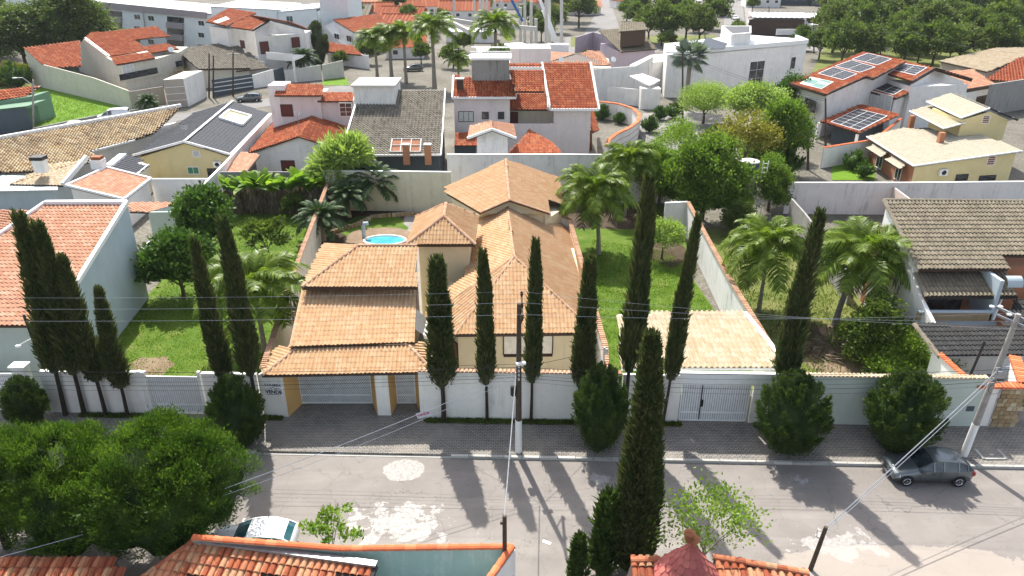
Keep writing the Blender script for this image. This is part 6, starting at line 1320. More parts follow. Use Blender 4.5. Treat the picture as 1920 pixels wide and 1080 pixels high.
# far roofs: individually laid out blocks of the distant town
def farhouse(x, y, w, d, rz, hgt, rmat, wmat, lab, kind='gable', g='distant houses'):
    p = P(x, y); d *= 1.25; t = thing('distant_house', lab, 'house', p, g, rz); z = hgt*.85
    blk = MB().box((0, d/2, z/2), (w, d, z)).build('wall', wmat, t, local=True)
    o = .5; rz_ = z+d*.25
    c = [X((-w/2-o, -o, z-.1)), X((w/2+o, -o, z-.1)), X((w/2+o, d+o, z-.1)), X((-w/2-o, d+o, z-.1))]
    if kind == 'flat': MB().prism([q+UP*.3 for q in c], .35).build('roof', rmat, t, local=True)
    else:
        ins = w*.25 if kind == 'hip' else 0; a, b = X((-w/2-o+ins, d/2, rz_)), X((w/2+o-ins, d/2, rz_)); m = MB()
        m.idx(c+[a, b], [(0,1,5,4),(2,3,4,5),(1,2,5),(3,0,4)] , .5)
        ro = m.build('roof', rmat, t, local=True)
        rib = MB(); k = int(w/1.1)
        for i in range(k+1):
            s_ = i/k; p0, p1 = c[0].lerp(c[1], s_), a.lerp(b, s_); rib.bar(p0+UP*.05, p1+UP*.05, .5, .12, r=RND.random())
        stuff(rib.build('tiles', rmat, ro, local=True)); MB().bar(a+UP*.06, b+UP*.06, .4, .2).build('ridge_cap', rmat, ro, local=True)
    if w > 6:
        k = max(2, int(w/3.5))
        for i in range(k):
            xx = -w/2+(i+.5)*w/k
            f = MB().box((xx, -.05, z*.55), (1.4,.1,1.2)).build('window', 'trim_white', t, local=True); MB().box((xx, -.11, z*.55), (1.15,.06,.95)).build('pane', 'glass_dark', f, local=True)
    return t
FH = [(700,40,13,9,.1,3.5,'tile_red','wall_white','white house with red roof behind the gabled villa'),(745,62,11,7,-.2,3.4,'tile_red','wall_beige','beige house with a dull red roof left of the tall palms'),(800,30,16,10,.15,4,'tile_red','wall_white','wide red roofed house left of the concrete columns'),(870,38,17,9,0,3.8,'tile_red','wall_white','red roofed house behind the concrete columns'),(690,12,16,10,.3,4,'tile_salmon','wall_white','salmon roofed house near the top edge left of centre'),(775,8,18,12,-.1,4,'tile_red','wall_lilac','lilac walled house at the top edge'),(850,8,20,12,.2,4.2,'sheet_grey','wall_taupe','grey roofed hall at the top edge'),(940,18,14,9,.1,3.6,'tile_red','wall_white','red roofed house right behind the crane'),(1000,5,16,10,0,4,'tile_salmon','wall_white','salmon roofed house at the top edge above the construction site'),(760,110,9,7,.1,3.2,'tile_red','wall_white','small red roofed house between the palm trunks'),(880,80,13,7,-.1,3.2,'sheet_white','wall_white','pale roofed shed left of the white sheet roofs'),
 (1180,16,11,8,.2,3.6,'tile_red','wall_white','red roofed white house beside the far bend of the road'),(1260,8,14,9,.0,5.5,'tile_salmon','wall_lilac','pinkish two storey house at the top edge among the trees'),(1225,3,14,9,.1,4,'sheet_grey','wall_white','grey roofed house at the top edge beside the pinkish one'),(1430,14,14,9,-.1,5,'tile_red','wall_white','red roofed house left behind the workshop row'),(1490,10,18,9,-.15,6,'sheet_grey','wall_slate','dark slate coloured hall behind the workshop row'),(1555,12,14,9,-.2,5.5,'tile_red','wall_slate','dark walled house with orange roof right of the slate hall'),(1590,3,12,9,-.1,5.5,'tile_red','wall_white','white walled house at the top edge behind the forest corner'),(1660,-4,16,10,0,4,'tile_salmon','wall_white','salmon roofed house beyond the forest'),(560,-6,26,14,.1,7,'sheet_white','wall_apartment','far pale apartment slab at the top edge'),(330,-6,34,14,.15,7,'sheet_white','wall_apartment','farther white roofed apartment slab above the long block'),(1110,-3,12,9,.1,4,'tile_red','wall_white','tiny red roofed house at the top edge above the road bend'),(1310,-4,12,9,0,4,'tile_salmon','wall_white','tiny salmon roofed house at the top edge by the far avenue')]
more = []
rr2 = random.Random(11)
for i in range(46):
    y = rr2.uniform(-22, 46); x = rr2.uniform(650, 1115) if i % 3 else rr2.uniform(1395, 1640)
    if x > 1395: y = rr2.uniform(-24, 4)
    if any(abs(x-q[0]) < 34 and abs(y-q[1]) < 7 for q in FH+more): continue
    col_, wal = rr2.choice((('tile_red','red'),('tile_salmon','orange'),('tile_red','brick red'),('tile_brown','brown'))), rr2.choice((('wall_white','white'),('wall_beige','beige'),('wall_pink','pinkish')))
    lb_ = (x, y)
    more.append((x, y, rr2.uniform(9,16), rr2.uniform(7,11), rr2.uniform(-.4,.4), rr2.uniform(3,4.2), col_[0], wal[0], '%s house with %s roof far off, %s, %s' % (wal[1], col_[1], 'right of the avenue' if x > 1395 else 'by the far road' if x > 980 else 'behind the columns' if x > 850 else 'behind the palms' if x > 740 else 'beside the apartments', 'outermost' if y < -5 else 'middle row' if y < 20 else 'front row')))
seen_ = set(); FH += [q for q in more if not (q[8] in seen_ or seen_.add(q[8]))]
for r_ in FH: farhouse(*r_[:9], kind='flat' if r_[6].startswith('sheet') else 'gable')
# construction site columns and crane
t = thing('concrete_frame', 'precast concrete columns and beams of a building site beyond the palms', 'building frame', P(1000,90))
for x, yb, yt in ((851,58,-20),(889,60,-12),(900,62,-20),(906,60,-20),(913,64,-5),(928,62,-20),(940,64,-12),(947,70,14),(976,88,14),(984,80,-20),(996,90,2),(1005,95,35),(1024,98,-20),(1053,98,-12),(1030,90,-20)):
    p = P(x, yb); q = PY(x, yt, p.y); MB().bar(p, q, .75).build('column', 'concrete_pale', t)
for a_, b_ in (((850,38),(925,50)),((920,48),(1006,54)),((842,40),(880,60))): MB().bar(P(*a_, 7), P(*b_, 7), .6, 1.0).build('beam', 'concrete_pale', t)
cr = thing('crane', 'mobile crane with a white telescopic boom and blue tip jib', 'crane', P(1045,92)); cy = P(1045,92).y; b0, b1 = PY(1044,82,cy), PY(1003,-25,cy)
MB().bar(b0, b0.lerp(b1,.6), 1.3, 1.3).bar(b0.lerp(b1,.6), b1, .8, .8).build('boom', 'metal_white', cr); MB().bar(PY(980,40,cy), PY(955,-8,cy), .6, .6).build('jib', 'crane_blue', cr); MB().box(P(1046,92,1.6), (5,3,2.4)).build('crane_body', 'metal_white', cr)
# far roads
sheet('road', GP((1085,82),(1165,62),(1150,20),(1140,-30),(1125,-30),(1120,20)), .01, 'road_far'); sheet('road', GP((1352,92),(1402,92),(1388,-30),(1365,-30)), .012, 'road_far'); sheet('avenue', GP((1060,100),(1560,95),(1600,70),(1060,70)), .008, 'road_far')
sheet('pavement', GP((1404,92),(1425,92),(1402,-20),(1392,-20)), .014, 'concrete_floor'); sheet('cul_de_sac_road', GP((1205,215),(1290,212),(1360,245),(1330,290),(1230,288),(1195,250)), .01, 'road_far'); sheet('side_road', GP((-60,262),(345,212),(640,160),(700,165),(560,190),(360,222),(-60,300)), .01, 'road_far')
sheet('pavement', GP((1205,212),(1300,208),(1420,232),(1360,245),(1290,214),(1205,218)), .02, 'concrete_floor'); sheet('grass_strip', GP((1070,88),(1340,78),(1340,66),(1070,70)), .02, 'lawn_dry')
sheet('grass_lot', GP((10,166),(62,158),(252,203),(330,210),(190,232),(70,244),(30,225)), .02, 'lawn_bright'); sheet('grass_lot', GP((-80,175),(66,166),(60,130),(-80,130)), .024, 'lawn_dry'); sheet('grass_lot', GP((600,160),(655,160),(650,146),(610,148)), .02, 'lawn_bright')
sheet('forest_floor', GP((1510,160),(1960,150),(2000,-20),(1600,-20)), .015, 'lawn_dry'); sheet('court_paving', GP((1485,355),(1680,372),(1690,348),(1485,345)), .03, 'soil'); sheet('garden_lawn', GP((1560,338),(1640,338),(1640,300),(1560,310)), .03, 'lawn_bright')
# dark low plot wall across the grass lot
boundary('low dark plank like wall between the grass lot and the side street', [P(62,240,.9), P(200,212,.9), P(320,196,.9)], 'concrete_black', .3)
# water tower
wt = P(1392,398); t = thing('water_tower', 'round concrete ring water tower with a dark top ring and steel ladder', 'water tower', wt); zt = PY(1392,303,wt.y).z; k = 8
for i in range(k): MB().lathe(wt+UP*(zt*.8*i/k), [(.95,.0),(.95,zt*.8/k-.04),(.9,zt*.8/k)], 18).build('ring', 'concrete', t)
MB().lathe(wt+UP*zt*.8, [(1.0,0),(1.0,zt*.2)], 18).build('tank', 'wall_slate', t); MB().lathe(wt+UP*zt, [(1.02,0),(1.0,.1),(.3,.3)], 18).build('lid', 'concrete_pale', t)
ld = MB(); [ld.tube([wt+X((x, -.9, 0)), wt+X((x, -.9, zt+.3))], .05, 5) for x in (1.1, 1.6)]; ld.build('ladder_rail', 'metal_white', t)
for i in range(12): MB().bar(wt+X((1.1,-.9,.5+i*zt/12)), wt+X((1.6,-.9,.5+i*zt/12)), .05).build('rung', 'metal_white', t)
# far poles
for x, yb, yt, lab in ((1280,222,97,'tall pole in front of the silver fan palm'),(1548,278,184,'dark street pole left of the solar panel house'),(1515,318,190,'dark pole among the trees right of the water tower'),(437,180,98,'dark wooden pole with a crossarm in front of the banded garage'),(62,240,150,'grey pole with a street lamp at the left edge'),(392,183,100,'first thin pole left of the banded garage'),(400,183,104,'second thin pole left of the banded garage'),(1720,100,56,'pale pole with a crossarm against the forest'),(1442,62,12,'tall dark pole in front of the workshop row'),(1322,75,34,'pale lamp pole among the park trees'),(860,150,90,'thin dark pole right of the tall palms'),(1526,100,45,'dark pole at the corner of the forest')):
    p = P(x, yb); q = PY(x, yt, p.y); t = thing('street_pole', lab, 'pole', p, 'poles in the background'); MB().tube([p, q], [.17,.12], 8).build('pole_shaft', 'pole_concrete' if 'pale' in lab or 'grey' in lab else 'pole_wood', t)
    if 'crossarm' in lab or 'tall' in lab: MB().bar(q+X((-1.1,0,-.3)), q+X((1.1,.2,-.3)), .14).build('crossarm', 'metal_grey', t)
    if 'lamp' in lab: MB().tube([q-UP*1, q+X((-1.2,-.4,.4)), q+X((-2,-.6,.4))], .06, 5).build('lamp_arm', 'metal_grey', t); MB().box(q+X((-2.2,-.6,.4)), (.6,.25,.12)).build('lamp_head', 'trim_white', t)
for i, (a_, b_) in enumerate((((1282,102,12),(1548,186,8.3)), ((1282,106,11.5),(1548,190,8)), ((1526,46,9),(1720,60,10)), ((1720,62,10),(1910,100,9)))): wire(('upper wire from the fan palm pole to the solar house','lower wire from the fan palm pole to the solar house','wire across the front of the forest','wire leaving the forest pole to the right')[i], [P(*a_), P(*b_)], .014, 'wire_black', .8, 'background wires')
# background cars
place(car('parked_car', 'white estate car on the side street beside the grass lot', (0,0,0), 0, 'paint_white', 4.3, 1.75, 'hatch', rim=False), P(133,246), rz=.25)
place(car('parked_van', 'white van with a roof rack at the corner of the grass lot', (0,0,0), 0, 'paint_white', 4.6, 1.8, 'van', cat='van'), P(215,226), rz=.3)
place(car('parked_car', 'dark car in front of the banded garage wall', (0,0,0), 0, 'paint_grey', 4.3, 1.75, 'hatch'), P(468,190), rz=.2); c0_ = bpy.context.scene.objects['parked_car']
for x, y, r_, lab, pm in ((775,133,.2,'black car behind the white wall under the palms','paint_grey'),(1250,62,0,'dark car on the avenue under the park trees','paint_grey'),(1378,37,1.57,'white car driving on the far avenue','paint_white'),(1310,4,1.57,'white car far up the left street near the top edge','paint_white'),(1520,66,.4,'dark car by the forest corner','paint_grey')):
    place(car('parked_car', lab, (0,0,0), 0, pm, 4.3, 1.75, 'hatch'), P(x, y), rz=r_)
t = thing('park_bench', 'white bench on the grass verge by the cul de sac', 'bench', P(1260,213)); p = P(1260,213)
MB().box(p+UP*.45, (2.2,.5,.1), -.2).build('seat', 'bench_white', t); MB().box(p+X((.05,.28,.85)), (2.2,.1,.5), -.2).build('backrest', 'bench_white', t)
for s in (-.9, .9): MB().box(p+X((s,-.2*s,.2)), (.15,.45,.4), -.2).build('leg', 'bench_white', t)
# roof clutter: dishes, aerials, tanks
def dish(p, lab, r=.55):
    t = thing('satellite_dish', lab, 'dish', p, 'satellite dishes'); MB().tube([p, p+UP*.6], .03, 5).build('mount', 'metal_grey', t)
    d = X((.35,-.75,.55)).normalized(); x = d.cross(UP).normalized(); y = x.cross(d); c = p+UP*.7; vs = [c-d*.12]; n = 14
    vs += [c+(x*math.cos(6.2832*i/n)+y*math.sin(6.2832*i/n))*r for i in range(n)]; MB().idx(vs, [(0, 1+i, 1+(i+1) % n) for i in range(n)]).build('reflector', 'trim_white', t, True); MB().bar(c-y*r*.9, c+d*.5, .03).build('feed_arm', 'metal_grey', t)
for x, y, z, lab in ((1052,118,4.2,'dish on the orange hipped roof'),(640,205,5.0,'dish on the edge of the grey tiled house'),(1150,118,4.3,'dish beside the lilac wall'),(322,100,6.5,'dish on the beige house ridge'),(1760,330,1.2,'dish on the court floor of the yellow house'),(690,190,6.0,'dish on the stained tank box')): dish(P(x,y,z), lab)
for x, y, z, h_, lab in ((562,252,5.2,2.6,'thin aerial on the apex of the white gable house'),(975,116,11.0,2.2,'thin aerial on the stepped red roof'),(350,262,4.9,1.6,'short aerial on the yellow gable apex'),(1660,112,8.7,1.8,'aerial on the solar panel house ridge'),(500,28,11.0,2.4,'aerial on the white villa ridge')):
    p = P(x,y,z); t = thing('roof_aerial', lab, 'aerial', p, 'roof aerials'); MB().tube([p, p+UP*h_], .03, 4).build('mast_tube', 'metal_grey', t)
    m = MB(); [m.bar(p+X((-.5+.08*k,0,h_-.15*k)), p+X((.5-.08*k,0,h_-.15*k)), .025) for k in range(4)]; m.build('element', 'metal_grey', t)
# ================================================================ VEGETATION
FR = [frond_mesh(s, 3.1, 1.0) for s in (1,2,3)]; FR2 = [frond_mesh(s, 3.1, .85, mat='leaf_palm_dark', ll=.7) for s in (4,5)]; DEADFROND = frond_mesh(9, 2.6, .4, mat='leaf_dead', nl=30)
CY = [cypress_proto(10, .62, s, 13000, .26, kink=k, tip=tp) for s, k, tp in ((1,.2,.36),(2,.9,.52),(3,-1.1,.75))]; used = set()
def cyp(px, Ht, R, lab, k, lean=0, y=None, grp='slim cypresses along the street wall'):
    x = P(px, 778, WZ).x; b = wl(x)+X((0,-.32,-.04)) if y is None else P(px, y)
    o = CY[k] if k not in used else copy_tree(CY[k]); used.add(k)
    o['label'] = lab; o['group'] = grp; o.location = b; o.scale = (R/.62, R/.62, Ht/10); o.rotation_euler = (0, math.atan2(lean, Ht), 0)
    for c in o.children: pass
    return o
cyp(122,12.4,0.61,'tall dark cypress, leftmost and tallest of the four left of the sliding gate',1,.8); cyp(158,11.9,0.60,'dark cypress second from the left edge, merging with the tallest one',1,.5)
cyp(199,10.0,0.55,'dark cypress third from the left edge',2,.1); cyp(240,8.2,0.50,'short cypress with twin wispy tips right of the group of three',2,.3)
cyp(440,11.0,0.50,'leaning cypress left of the coconut palm behind the small globe conifer',2,-.2); cyp(488,12.2,0.55,'tall cypress crossing in front of the coconut palm',1,-.1)
cyp(834,10.1,0.65,'thick short cypress in front of the porch, left of three by the centre pole',0,0); cyp(914,10.6,0.44,'slim cypress just left of the dark centre utility pole',1,-.1); cyp(995,11.2,0.41,'slim cypress just right of the dark centre utility pole',1,.1)
cyp(1083,10.2,0.53,'cypress right of the house front window, behind a globe conifer',0,.2); cyp(1165,14.6,0.55,'very tall cypress in front of the lawn, left edge of the pale canopy',1,.3); cyp(1237,12.5,0.42,'thin bent cypress growing in front of the pale canopy',2,.7); cyp(1440,12.8,0.59,'broad leaning cypress at the right end of the pale canopy',2,.4)
o = cypress_proto(11.8, 1.0, 21, 44000, .03, mat='leaf_cypress', kink=.9, tip=.80); place(o, X((5.35,24.7,0)), 'massive near cypress rising in front of the road right of centre')
o = cypress_proto(3.6, .5, 22, 3500, .03, mat='leaf_globe'); place(o, X((2.9,23.9,0)), 'young pointed conifer left of the massive near cypress'); again(o, X((4.1,24.4,0)), 'second young conifer leaning on the massive near cypress', s=(1.2,1.2,1.2)); o.scale = (.8,.8,.72)
G = bush_proto('globe_conifer', 'tree', 1.5, 4.0, 31, 22000, 'leaf_globe', 1.3, .19, .05, tuft=200); G2 = bush_proto('globe_conifer', 'tree', 1.5, 4.0, 32, 22000, 'leaf_globe', 1.3, .19, .05, tuft=180)
gg = 'clipped conifers on the far pavement'
place(G, P(1122,846)+UP*.12, 'egg shaped conifer on the pavement left of the massive near cypress', gg, 0, (.88,.88,1.12)); place(G2, P(1472,850)+UP*.12, 'wide globe conifer on the pavement right of the double gate', gg, 0, (1.13,1.13,1.04))
again(G, P(1678,848)+UP*.12, 'wide globe conifer in front of the parked grey car', gg, 2.1, (1.16,1.16,1.06)); again(G2, P(455,842)+UP*.12, 'dark globe conifer under the estate agent sign', gg, 1.3, (.90,.90,.95)); again(G, P(62,806)+UP*.12, 'smallest globe conifer near the left edge gate', gg, 4, (.66,.66,.72))
# big round conifers
BL = [(0,0,4.0,2.9,2.8,2.6),(1.7,.3,3.5,1.9,2.1,2.1),(-1.7,.2,3.5,1.9,2.1,2.1),(.3,-1.4,3.3,2.0,1.5,1.7),(-.8,-1.0,4.3,1.6,1.6,1.6),(1.0,-.6,4.6,1.5,1.6,1.5),(.2,.9,5.0,1.7,1.7,1.5)]
T = broad_proto('round_conifer', BL, 41, 80000, 'leaf_thuja', .17, .05, 2.6, .22, shell=.95, limbs=14, bark='bark_dark', core=True, per_=80, csk=.095, corek=.84, up=.6)
place(T, P(330,1035)-UP*.75, 'large dome shaped conifer overhanging the white car', 'round conifers at the lower left', .4, (1.02,.95,1.12)); again(T, P(150,1030)-UP*.6, 'middle one of the three round conifers at the lower left', 'round conifers at the lower left', 2.3, (.88,.84,1.06)); again(T, P(15,1025)-UP*.6, 'round conifer cut off by the left edge of the picture', 'round conifers at the lower left', 4.4, (.80,.78,1.04))
# palms
p = palm_proto(1, 4.9, FR, 34, .16, scale=1.5, dead=2, low=-.7); place(p, P(497,660), 'coconut palm behind the two leaning cypresses on the left plot', 'coconut palms'); 
p2 = palm_proto(2, 5.1, FR, 38, .17, dead=4, lean=(.9,0), scale=1.38); place(p2, P(1565,612), 'coconut palm in the middle of the right plot with a leaning trunk', 'coconut palms', 0, 1.12)
again(p, P(1422,585), 'coconut palm left on the right plot behind the white wall', 'coconut palms', 1.5, (.84,.84,1.06)); again(p2, P(1122,478), 'coconut palm with hanging dead leaves right of the main house', 'coconut palms', 2.4, (.98,.98,1.12)); again(p, P(1172,405), 'coconut palm further back beside the white rear wall', 'coconut palms', 3.4, (.8,.8,1.1))
r_ = palm_proto(5, 9.8, FR, 30, .34, low=-.7, crownshaft=1.2, scale=1.95); place(r_, P(815,168), 'tallest royal palm with a grey trunk behind the grey tiled house', 'royal palms')
again(r_, P(930,160), 'royal palm rising behind the blackened tank tower', 'royal palms', 1, (.95,.95,1.0)); again(r_, P(735,152), 'royal palm left of the tallest one', 'royal palms', 2, (1,1,.78)); again(r_, P(708,150), 'royal palm at the left end of the palm row', 'royal palms', 3, (.85,.85,.72)); again(r_, P(762,156), 'slimmer royal palm between the tallest and its left neighbour', 'royal palms', 4, (.8,.8,.85)); again(r_, P(860,170), 'thin young royal palm right of the tallest one', 'royal palms', 5, (.5,.5,.5))
d_ = palm_proto(7, 2.3, FR2, 44, .2, low=-.9, high=1.3, scale=1.0); place(d_, P(655,408), 'dark feathery date palm in the corner of the pool garden', 'date palms'); again(d_, P(708,392), 'larger dark date palm against the cream wall', 'date palms', 1, 1.25); again(d_, P(607,452), 'date palm peeping over the plot wall beside the pool', 'date palms', 2, 1.0); again(d_, P(572,138), 'date palm in front of the white villa carport', 'date palms', 2.5, 1.35); again(d_, P(282,212), 'cycad like palm on the verge by the beige house', 'date palms', 2.5, .8)
# silver fan palm
def fan_palm():
    g = np.random.default_rng(77); root = thing('fan_palm', 'silvery blue fan palm in front of the white modern house', 'palm tree', P(1285,205)); Hc = 8.5
    MB().tube([(0,0,0),(0,0,Hc)], [.4,.35], 9).build('trunk', 'bark_pale', root, local=True); vs, qs, rn = [], [], []; c = 0
    for i in range(30):
        K = 16; f0 = []
    me = None
    for i in range(26):
        if me is None:
            for k in range(24):
                a0, a1 = -2.2+4.4*k/24, -2.2+4.4*(k+1)/24; am = (a0+a1)/2; L = 2.0*(1-.12*abs(am))
                o_ = np.array([1.6,0,0]); e = o_+np.array([math.cos(am)*L, math.sin(am)*L, -.35*abs(am)*.5]); m0 = o_+np.array([math.cos(a0)*L*.6, math.sin(a0)*L*.6, .12]); m1 = o_+np.array([math.cos(a1)*L*.6, math.sin(a1)*L*.6, .0])
                vs += [o_, m0, e, m1]; qs.append((c,c+1,c+2,c+3)); c += 4; rn.append(g.random())
            vs += [np.array([0,-.05,0]), np.array([1.6,-.05,0]), np.array([1.6,.05,0]), np.array([0,.05,0])]; qs.append((c,c+1,c+2,c+3)); rn.append(.5); me = np_mesh(None, np.array(vs), np.array(qs), rn, 'leaf_silver', off=(0,0,0))
        o = link('fan_leaf', me, root); el = -.9+2.1*(i/26)**.8; o.location = (0,0,Hc); o.rotation_euler = (g.uniform(-.4,.4), -el, i*2.4); s = 1.0; o.scale = (s,s,s)
fan_palm()
# bananas
def banana(seed):
    g = random.Random(seed); root = thing('banana_plant', None, 'banana plant'); MB().tube([(0,0,0),(.05,0,1.2),(0,0,2.3)], [.2,.16,.1], 8).build('pseudostem', 'leaf_dead', root, local=True)
    for i in range(9):
        L = g.uniform(2.0,3.0); W_ = .40; a = i*2.4+g.uniform(-.4,.4); el = g.uniform(.75,1.45); vs, fs = [], []; K = 7
        for k in range(K+1):
            t = k/K; r = L*t*math.cos(el)*(1+.3*t); z = 2.1+L*t*math.sin(el)-L*.75*t*t*(1.2-el*.6); w = W_*math.sin(math.pi*min(1,.12+.88*t))**.7 if t > .12 else .04
            c_ = X((math.cos(a)*r, math.sin(a)*r, z)); s_ = X((-math.sin(a), math.cos(a), 0)); vs += [c_+s_*w+UP*.08*(w/W_), c_, c_-s_*w+UP*.08*(w/W_)]
        for k in range(K): fs += [(3*k,3*k+3,3*k+4,3*k+1),(3*k+1,3*k+4,3*k+5,3*k+2)]
        MB().idx(vs, fs, g.random()).build('leaf', 'leaf_banana' , root, True, local=True)
    gg_ = np.random.default_rng(seed); n = 260; a = gg_.random(n)*6.28; pos = np.stack([np.cos(a)*.3, np.sin(a)*.3, .6+gg_.random(n)*1.6], 1); leaves('dead_leaves', root, gg_, pos, np.stack([np.cos(a)*.5, np.sin(a)*.5, -np.ones(n)], 1), .6+.4*gg_.random(n), .14, 'leaf_dead')
    return root
bn = [banana(1), banana(2), banana(3)]
posn = ('first','second','third','fourth','fifth','sixth','seventh','eighth','ninth','tenth','eleventh')
for i in range(11):
    x = 432+i*17; o = bn[i] if i < 3 else copy_tree(bn[i % 3]); place(o, P(x, 397+4*(i % 2)), 'banana plant, %s from the left in the row against the dark wall' % posn[i], 'banana row', i*1.3, RND.uniform(1.0,1.25))
# broadleaf trees
c1 = broad_proto('citrus_tree', [(0,0,2.9,2.1,2.1,1.9),(1.1,.2,2.5,1.5,1.5,1.4),(-1.1,0,2.6,1.5,1.5,1.4),(.2,.6,3.8,1.4,1.4,1.1)], 51, 9000, 'leaf_citrus', .30, .20, 1.4, .14); place(c1, P(345,560), 'dense glossy citrus tree nearest the blue grey wall', 'citrus trees', 0, 1.05); again(c1, P(398,478), 'dense glossy citrus tree further back, in front of the banana row', 'citrus trees', 2, (1.05,1.05,1.2))
s1 = broad_proto('young_tree', [(0,0,1.6,1.5,1.3,1.2),(.8,.4,2.3,.8,.8,.7),(-.7,.3,2.2,.9,.8,.7)], 52, 1700, 'leaf_mid', .32, .16, .8, .06, core=False, shell=.4); place(s1, P(505,485), 'loose light green shrub in the middle of the left plot', None, 0, 1.2); again(s1, P(600,408)-X((2.5,0,0)), 'small pale shrub near the banana row and the plot wall', None, 1, .8)
lm = broad_proto('lime_green_tree', [(0,0,2.3,1.5,1.5,1.0),(.5,.3,2.5,1.1,1.1,.8)], 53, 4200, 'leaf_lime', .20, .12, 1.5, .09); place(lm, P(1240,487), 'small round yellow green tree alone on the large lawn')
b1 = broad_proto('broadleaf_tree', [(0,0,4.6,2.6,2.5,2.2),(2.7,.3,3.6,1.9,1.9,1.8),(-2.8,0,3.9,1.8,1.9,1.8),(.9,-1.6,2.9,2.2,1.6,1.8),(1.0,.8,6.6,1.5,1.5,1.3),(-1.4,.4,6.2,1.5,1.5,1.2),(-1.2,-1.4,2.4,1.9,1.4,1.5),(3.0,-.6,1.8,1.4,1.3,1.3)], 54, 16000, 'leaf_fresh', .32, .19, 2.0, .24, per_=24); place(b1, P(1315,412), 'large bright green tree behind the corner of the white roughcast wall', 'large garden trees', 0, (1.0,1,1.05)); again(b1, P(1235,392), 'dark leafy tree behind the palms right of the main house', 'large garden trees', 2, (.72,.72,.85)); again(b1, P(1450,330), 'tall green tree behind the dark pole right of the water tower', 'large garden trees', 3.6, (.95,.95,1.15)); again(b1, P(1440,395), 'green tree at the foot of the water tower on its right', 'large garden trees', 1.1, (.62,.62,.72))
b2 = broad_proto('thin_crowned_tree', [(0,0,5.5,2.6,2.4,1.9),(1.8,.3,4.9,1.8,1.7,1.5),(-1.7,.2,5.0,1.9,1.7,1.5)], 55, 3600, 'leaf_gold', .30, .18, 3.0, .14, core=False, shell=.3); place(b2, P(1385,350), 'thin yellowing tree left of the water tower', None, 0, 1.1)
b2g = broad_proto('feathery_tree', [(0,0,5.5,2.6,2.4,1.9),(1.8,.3,4.9,1.8,1.7,1.5),(-1.7,.2,5.0,1.9,1.7,1.5)], 56, 3800, 'leaf_light', .26, .13, 3.0, .14, core=False, shell=.3); place(b2g, P(1265,345), 'feathery bright green tree above the curved wall', None, 1, 1.0)
b3 = broad_proto('yellow_green_tree', [(0,0,4.6,3.0,2.8,2.0),(2.2,.3,4.2,2.2,2.1,1.7),(-2.0,0,4.3,2.1,2.1,1.7)], 57, 9000, 'leaf_lime', .38, .24, 2.6, .22); place(b3, P(1410,250), 'wide yellow green tree on the verge of the cul de sac'); 
ck = broad_proto('clipped_tree', [(0,0,3.4,3.1,2.9,2.0)], 58, 11000, 'leaf_lime', .22, .13, 1.6, .2, shell=.93); place(ck, P(1318,232), 'round clipped pale green tree in a white planter')
dk = broad_proto('dark_tree', [(0,0,4.4,2.6,2.5,2.4),(1.6,.3,3.6,1.9,1.9,1.7),(-1.6,0,3.8,1.9,1.9,1.7)], 59, 8000, 'leaf_citrus', .34, .2, 2.2, .2); place(dk, P(1482,232), 'dark green tree against the white modern house')
bs = broad_proto('leafy_shrub', [(0,0,2.6,1.9,1.9,2.2),(.9,.3,1.7,1.5,1.5,1.5),(-1.0,.1,1.7,1.5,1.5,1.5),(.1,0,4.2,1.1,1.1,1.1)], 60, 9500, 'leaf_mid', .26, .16, .8, .1); place(bs, P(1628,676), 'tall leafy shrub right of the leaning coconut palm', None, 0, (.84,.84,.86)); again(bs, P(1385,440), 'bright shrub behind the left coconut palm of the right plot', None, 2, (.72,.72,.6))
bl = broad_proto('spreading_shrub', [(0,0,.9,2.2,1.5,1.1),(1.4,.2,.8,1.3,1.2,.9),(-1.3,0,.8,1.4,1.2,.8),(-.3,.3,1.9,.8,.8,.8)], 61, 8500, 'leaf_light', .26, .09, .4, .06, shell=.5); place(bl, P(1700,705), 'low bright green spreading shrub against the end of the pale green wall')
yg = broad_proto('spiky_shrub', [(0,0,2.6,1.3,1.2,1.3),(.7,.1,3.1,.9,.9,.9),(-.6,0,2.2,1.0,1.0,1.0)], 62, 4600, 'leaf_lime', .6, .12, 1.5, .1, shell=.5, droop=.3); place(yg, P(648,385), 'yellow green spiky dracaena at the corner of the cream wall', None, 0, (1.7,1.7,1.75))
fs_ = broad_proto('sapling', [(0,0,3.6,1.9,1.4,1.0),(1.0,.3,2.9,1.1,.9,.9),(-1.1,0,3.0,1.1,.9,.9),(.2,0,2.2,1.2,.9,.7)], 63, 2100, 'leaf_light', .15, .085, 1.6, .06, core=False, shell=.2, limbs=12, bark='bark_pale'); place(fs_, X((8.3,23.9,0)), 'airy sapling with pale leaves behind the pink turret', None, 0, 1.15)
f2 = broad_proto('sapling', [(0,0,2.4,.55,.5,.9),(.45,.1,3.2,.35,.35,.5),(-.6,.1,2.0,.6,.5,.5),(.5,0,1.7,.6,.5,.4)], 64, 700, 'leaf_light', .2, .10, 1.2, .04, core=False, shell=.2); place(f2, X((-8.0,24.3,0)), 'slender sapling with light leaves at the tail of the white car', None, 0, 1.15)
sh = bush_proto('round_shrub', 'shrub', 1.0, 1.2, 71, 3500, 'leaf_citrus', .7, .16, .07, tuft=70); place(sh, X((9.8,22.9,0)), 'small round shrub at the bottom edge right of the pink turret', None, 0, .8)
